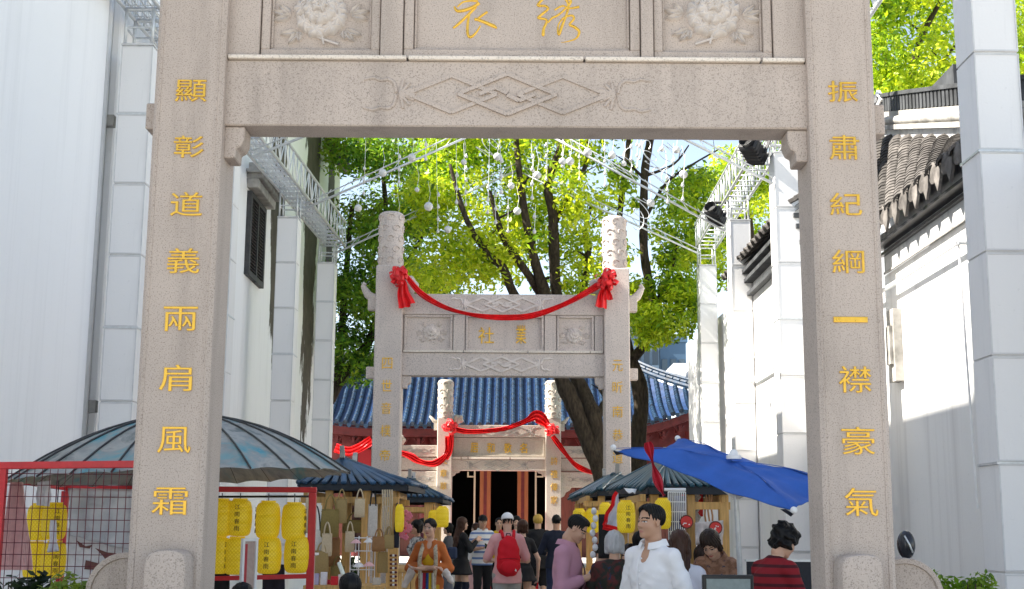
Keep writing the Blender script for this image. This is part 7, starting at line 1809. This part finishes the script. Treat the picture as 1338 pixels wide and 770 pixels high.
part('haul_loop', MB().tube([(-.03,-.12,.815*H_),(-.025,-.125,.84*H_),(.025,-.125,.84*H_),(.03,-.12,.815*H_)], .009, 6), M['black'], root, smooth=True, local=True)
# striped shirt man with phone
sm_ = person('man in a blue and white striped polo shirt and black hat holding a phone', 631, 671.5, 26.0, 1.83, FRONT+.25, 'tan', False, 'short', 'black', res=.0145, headfine=.0085, seed=14, hpitch=-.06,
  top=dict(name='polo_shirt', mat=cloth('striped_jersey', (.68,.68,.68), kind='stripe', c2=(.13,.20,.40), scale=52), sleeve=.85, hem=.47, e=.022, wr=.004, collar=True), bottom=dict(name='trousers', mat=dark, e=.016), arms=(((.15,.03,.63),(.04,.15,.655)), ((-.15,.03,.63),(-.06,.16,.64))))
cap_on(sm_, cloth('black_hat', (.014,.014,.015)), 1)
c = world(sm_, (np.array(sm_['wr'][0])+np.array(sm_['wr'][1]))/2)+Vector((0,-.11,.04)); t = thing('mobile_phone', 'dark phone held by the man in the striped polo shirt', 'phone', tuple(c)); t.rotation_euler = (R(40), .5, .4); part('case', MB().box(-.04,.04,-.085,.085,-.006,.006), M['phone'], t, bevel=.004, local=True); part('screen', MB().box(-.035,.035,-.079,.079,.0061,.0065), plain((.02,.022,.03), .1, 'phone_glass', 0), t, local=True)
# woman in black dress and long boots
person('long-haired woman in a short black dress and knee boots', 604, 673, 25.0, 1.78, RIGHT+.45, 'fair', True, 'long', 'brown', res=.0145, headfine=.0085, seed=15,
  top=dict(name='dress_top', mat=dark, sleeve=1.8, hem=.5, e=.016), bottom=dict(name='skirt', kind='skirt', z1=.40, w=.125, mat=dark, boots=.33, bmat=navyc), arms=(((.14,.04,.66),(.08,.15,.76)), ((-.14,.04,.66),(-.06,.16,.745))))
tag(part('handbag', MB().box(*(lambda q: (q.x-.16,q.x+.02,q.y-.06,q.y+.06,q.z-.12,q.z+.10))(P(596,722,24.7))), denim, None, bevel=.03), 'blue handbag on the hip of the woman in the black dress', 'bag')
# bleached-hair man, dark man beside
person('man with bleached yellow hair in black, seen from behind', 703, 669.5, 26.0, 1.84, BACK, 'warm', False, 'puff', 'blond', res=.0145, headfine=.0085, seed=16, stout=1.12,
  top=dict(name='t_shirt', mat=dark, sleeve=.95, hem=.44, e=.03, wr=.004), bottom=dict(name='shorts', mat=dark, t=1.0, e=.028), arms=(((.16,.02,.64),(.13,.12,.60)), ((-.16,.02,.64),(-.13,.12,.60))))
person('man in a dark navy shirt and jeans, back turned, right of the bleached-haired man', 727, 669.5, 24.5, 1.83, BACK-.12, 'tan', False, 'back_short', 'black', res=.0145, headfine=.0085, seed=17,
  top=dict(name='shirt', mat=navyc, sleeve=1.4, hem=.47, e=.02), bottom=dict(name='jeans', mat=cloth('dark_denim', (.018,.028,.065))), arms=(((.155,-.02,.63),(.15,.05,.52)), ((-.16,-.0,.63),(-.09,.12,.60))))
person('brown-haired woman in black beside the red rucksack, turned away', 683, 680, 22.0, 1.71, BACK+.3, 'fair', True, 'bob', 'brown', res=.0145, headfine=.0085, seed=18, top=dict(name='dress_top', mat=dark, sleeve=.5, hem=.5, e=.013), bottom=dict(name='skirt', kind='skirt', z1=.42, w=.12, mat=dark))
person('dark-haired woman facing the viewer behind the person in the white cap', 675, 672.5, 28.5, 1.83, FRONT, 'fair', True, 'bob', 'black', res=.017, headfine=.0095, seed=19, top=dict(name='blouse', mat=cloth('checked_blouse', (.25,.25,.26), kind='stripe', c2=(.05,.05,.06), scale=70), sleeve=.9, hem=.5, e=.015), bottom=dict(name='trousers', mat=dark))
person('person in a yellow shirt half hidden by the white cap', 652, 674, 29.0, 1.80, FRONT+.1, 'warm', False, 'short', 'black', res=.017, headfine=.0095, seed=20, top=dict(name='shirt', mat=yel, sleeve=.9, hem=.47, e=.018), bottom=dict(name='trousers', mat=dark))
person('person in a white top and long pale pink skirt behind the striped man', 622, 683, 29.5, 1.68, LEFT-.4, 'fair', True, 'long', 'brown', res=.017, headfine=.0095, seed=21, top=dict(name='blouse', mat=cloth('white_blouse', (.74,.72,.72), .04), sleeve=1.7, hem=.5, e=.02, flare=.03), bottom=dict(name='skirt', kind='skirt', z1=.05, w=.19, mat=cloth('pale_pink_tulle', (.72,.42,.41), .06), pleat=.012), arms=(((.13,.06,.67),(.07,.14,.78)), ((-.14,.02,.63),(-.16,.06,.5))))
person('person in grey standing by the stone post, left of the woman in black', 586, 683, 28.0, 1.67, LEFT, 'warm', True, 'bob', 'black', res=.017, headfine=.0095, seed=22, top=dict(name='jacket', mat=cloth('grey_jacket', (.08,.08,.09)), sleeve=1.9, hem=.48, e=.02), bottom=dict(name='trousers', mat=cloth('grey_trousers', (.12,.13,.17))))
person('shopper in white and black at the second left stall, left of the woman in orange', 545, 680, 22.0, 1.70, LEFT+.5, 'warm', True, 'bob', 'black', res=.017, headfine=.0095, seed=23, top=dict(name='blouse', mat=cloth('white_black_print', (.66,.66,.66), kind='print', c2=(.04,.04,.05), scale=11), sleeve=.9, hem=.48, e=.018), bottom=dict(name='trousers', mat=dark))
person('shopper in dark red at the back of the second left stall', 553, 677, 24.0, 1.75, RIGHT, 'warm', False, 'short', 'black', res=.017, headfine=.0095, seed=24, top=dict(name='shirt', mat=cloth('maroon_shirt', (.10,.02,.03)), sleeve=1.5, hem=.47, e=.018), bottom=dict(name='trousers', mat=dark))
person('dark-clothed person partly hidden between the grey-haired woman and the man in white', 838, 697, 12.4, 1.56, BACK-.6, 'warm', True, 'bob', 'black', res=.015, headfine=.009, seed=25, top=dict(name='shirt', mat=dark, sleeve=1.5, hem=.47, e=.018), bottom=dict(name='trousers', mat=dark))
person('dark-haired child between the grey-haired woman and the man in white', 822, 711, 12.6, 1.44, FRONT-.5, 'warm', True, 'bob', 'dbrown', res=.015, headfine=.009, seed=26, top=dict(name='shirt', mat=cloth('blue_shirt', (.12,.18,.36)), sleeve=.9, hem=.47, e=.016), bottom=dict(name='trousers', mat=dark))
person('man in pale blue stooping behind the phone user and the grey-haired woman', 790, 712, 13.5, 1.46, RIGHT, 'warm', False, 'short', 'black', res=.016, headfine=.009, seed=27, lean=.2, top=dict(name='shirt', mat=cloth('pale_blue_shirt', (.30,.36,.52)), sleeve=.9, hem=.47, e=.018), bottom=dict(name='trousers', mat=dark))
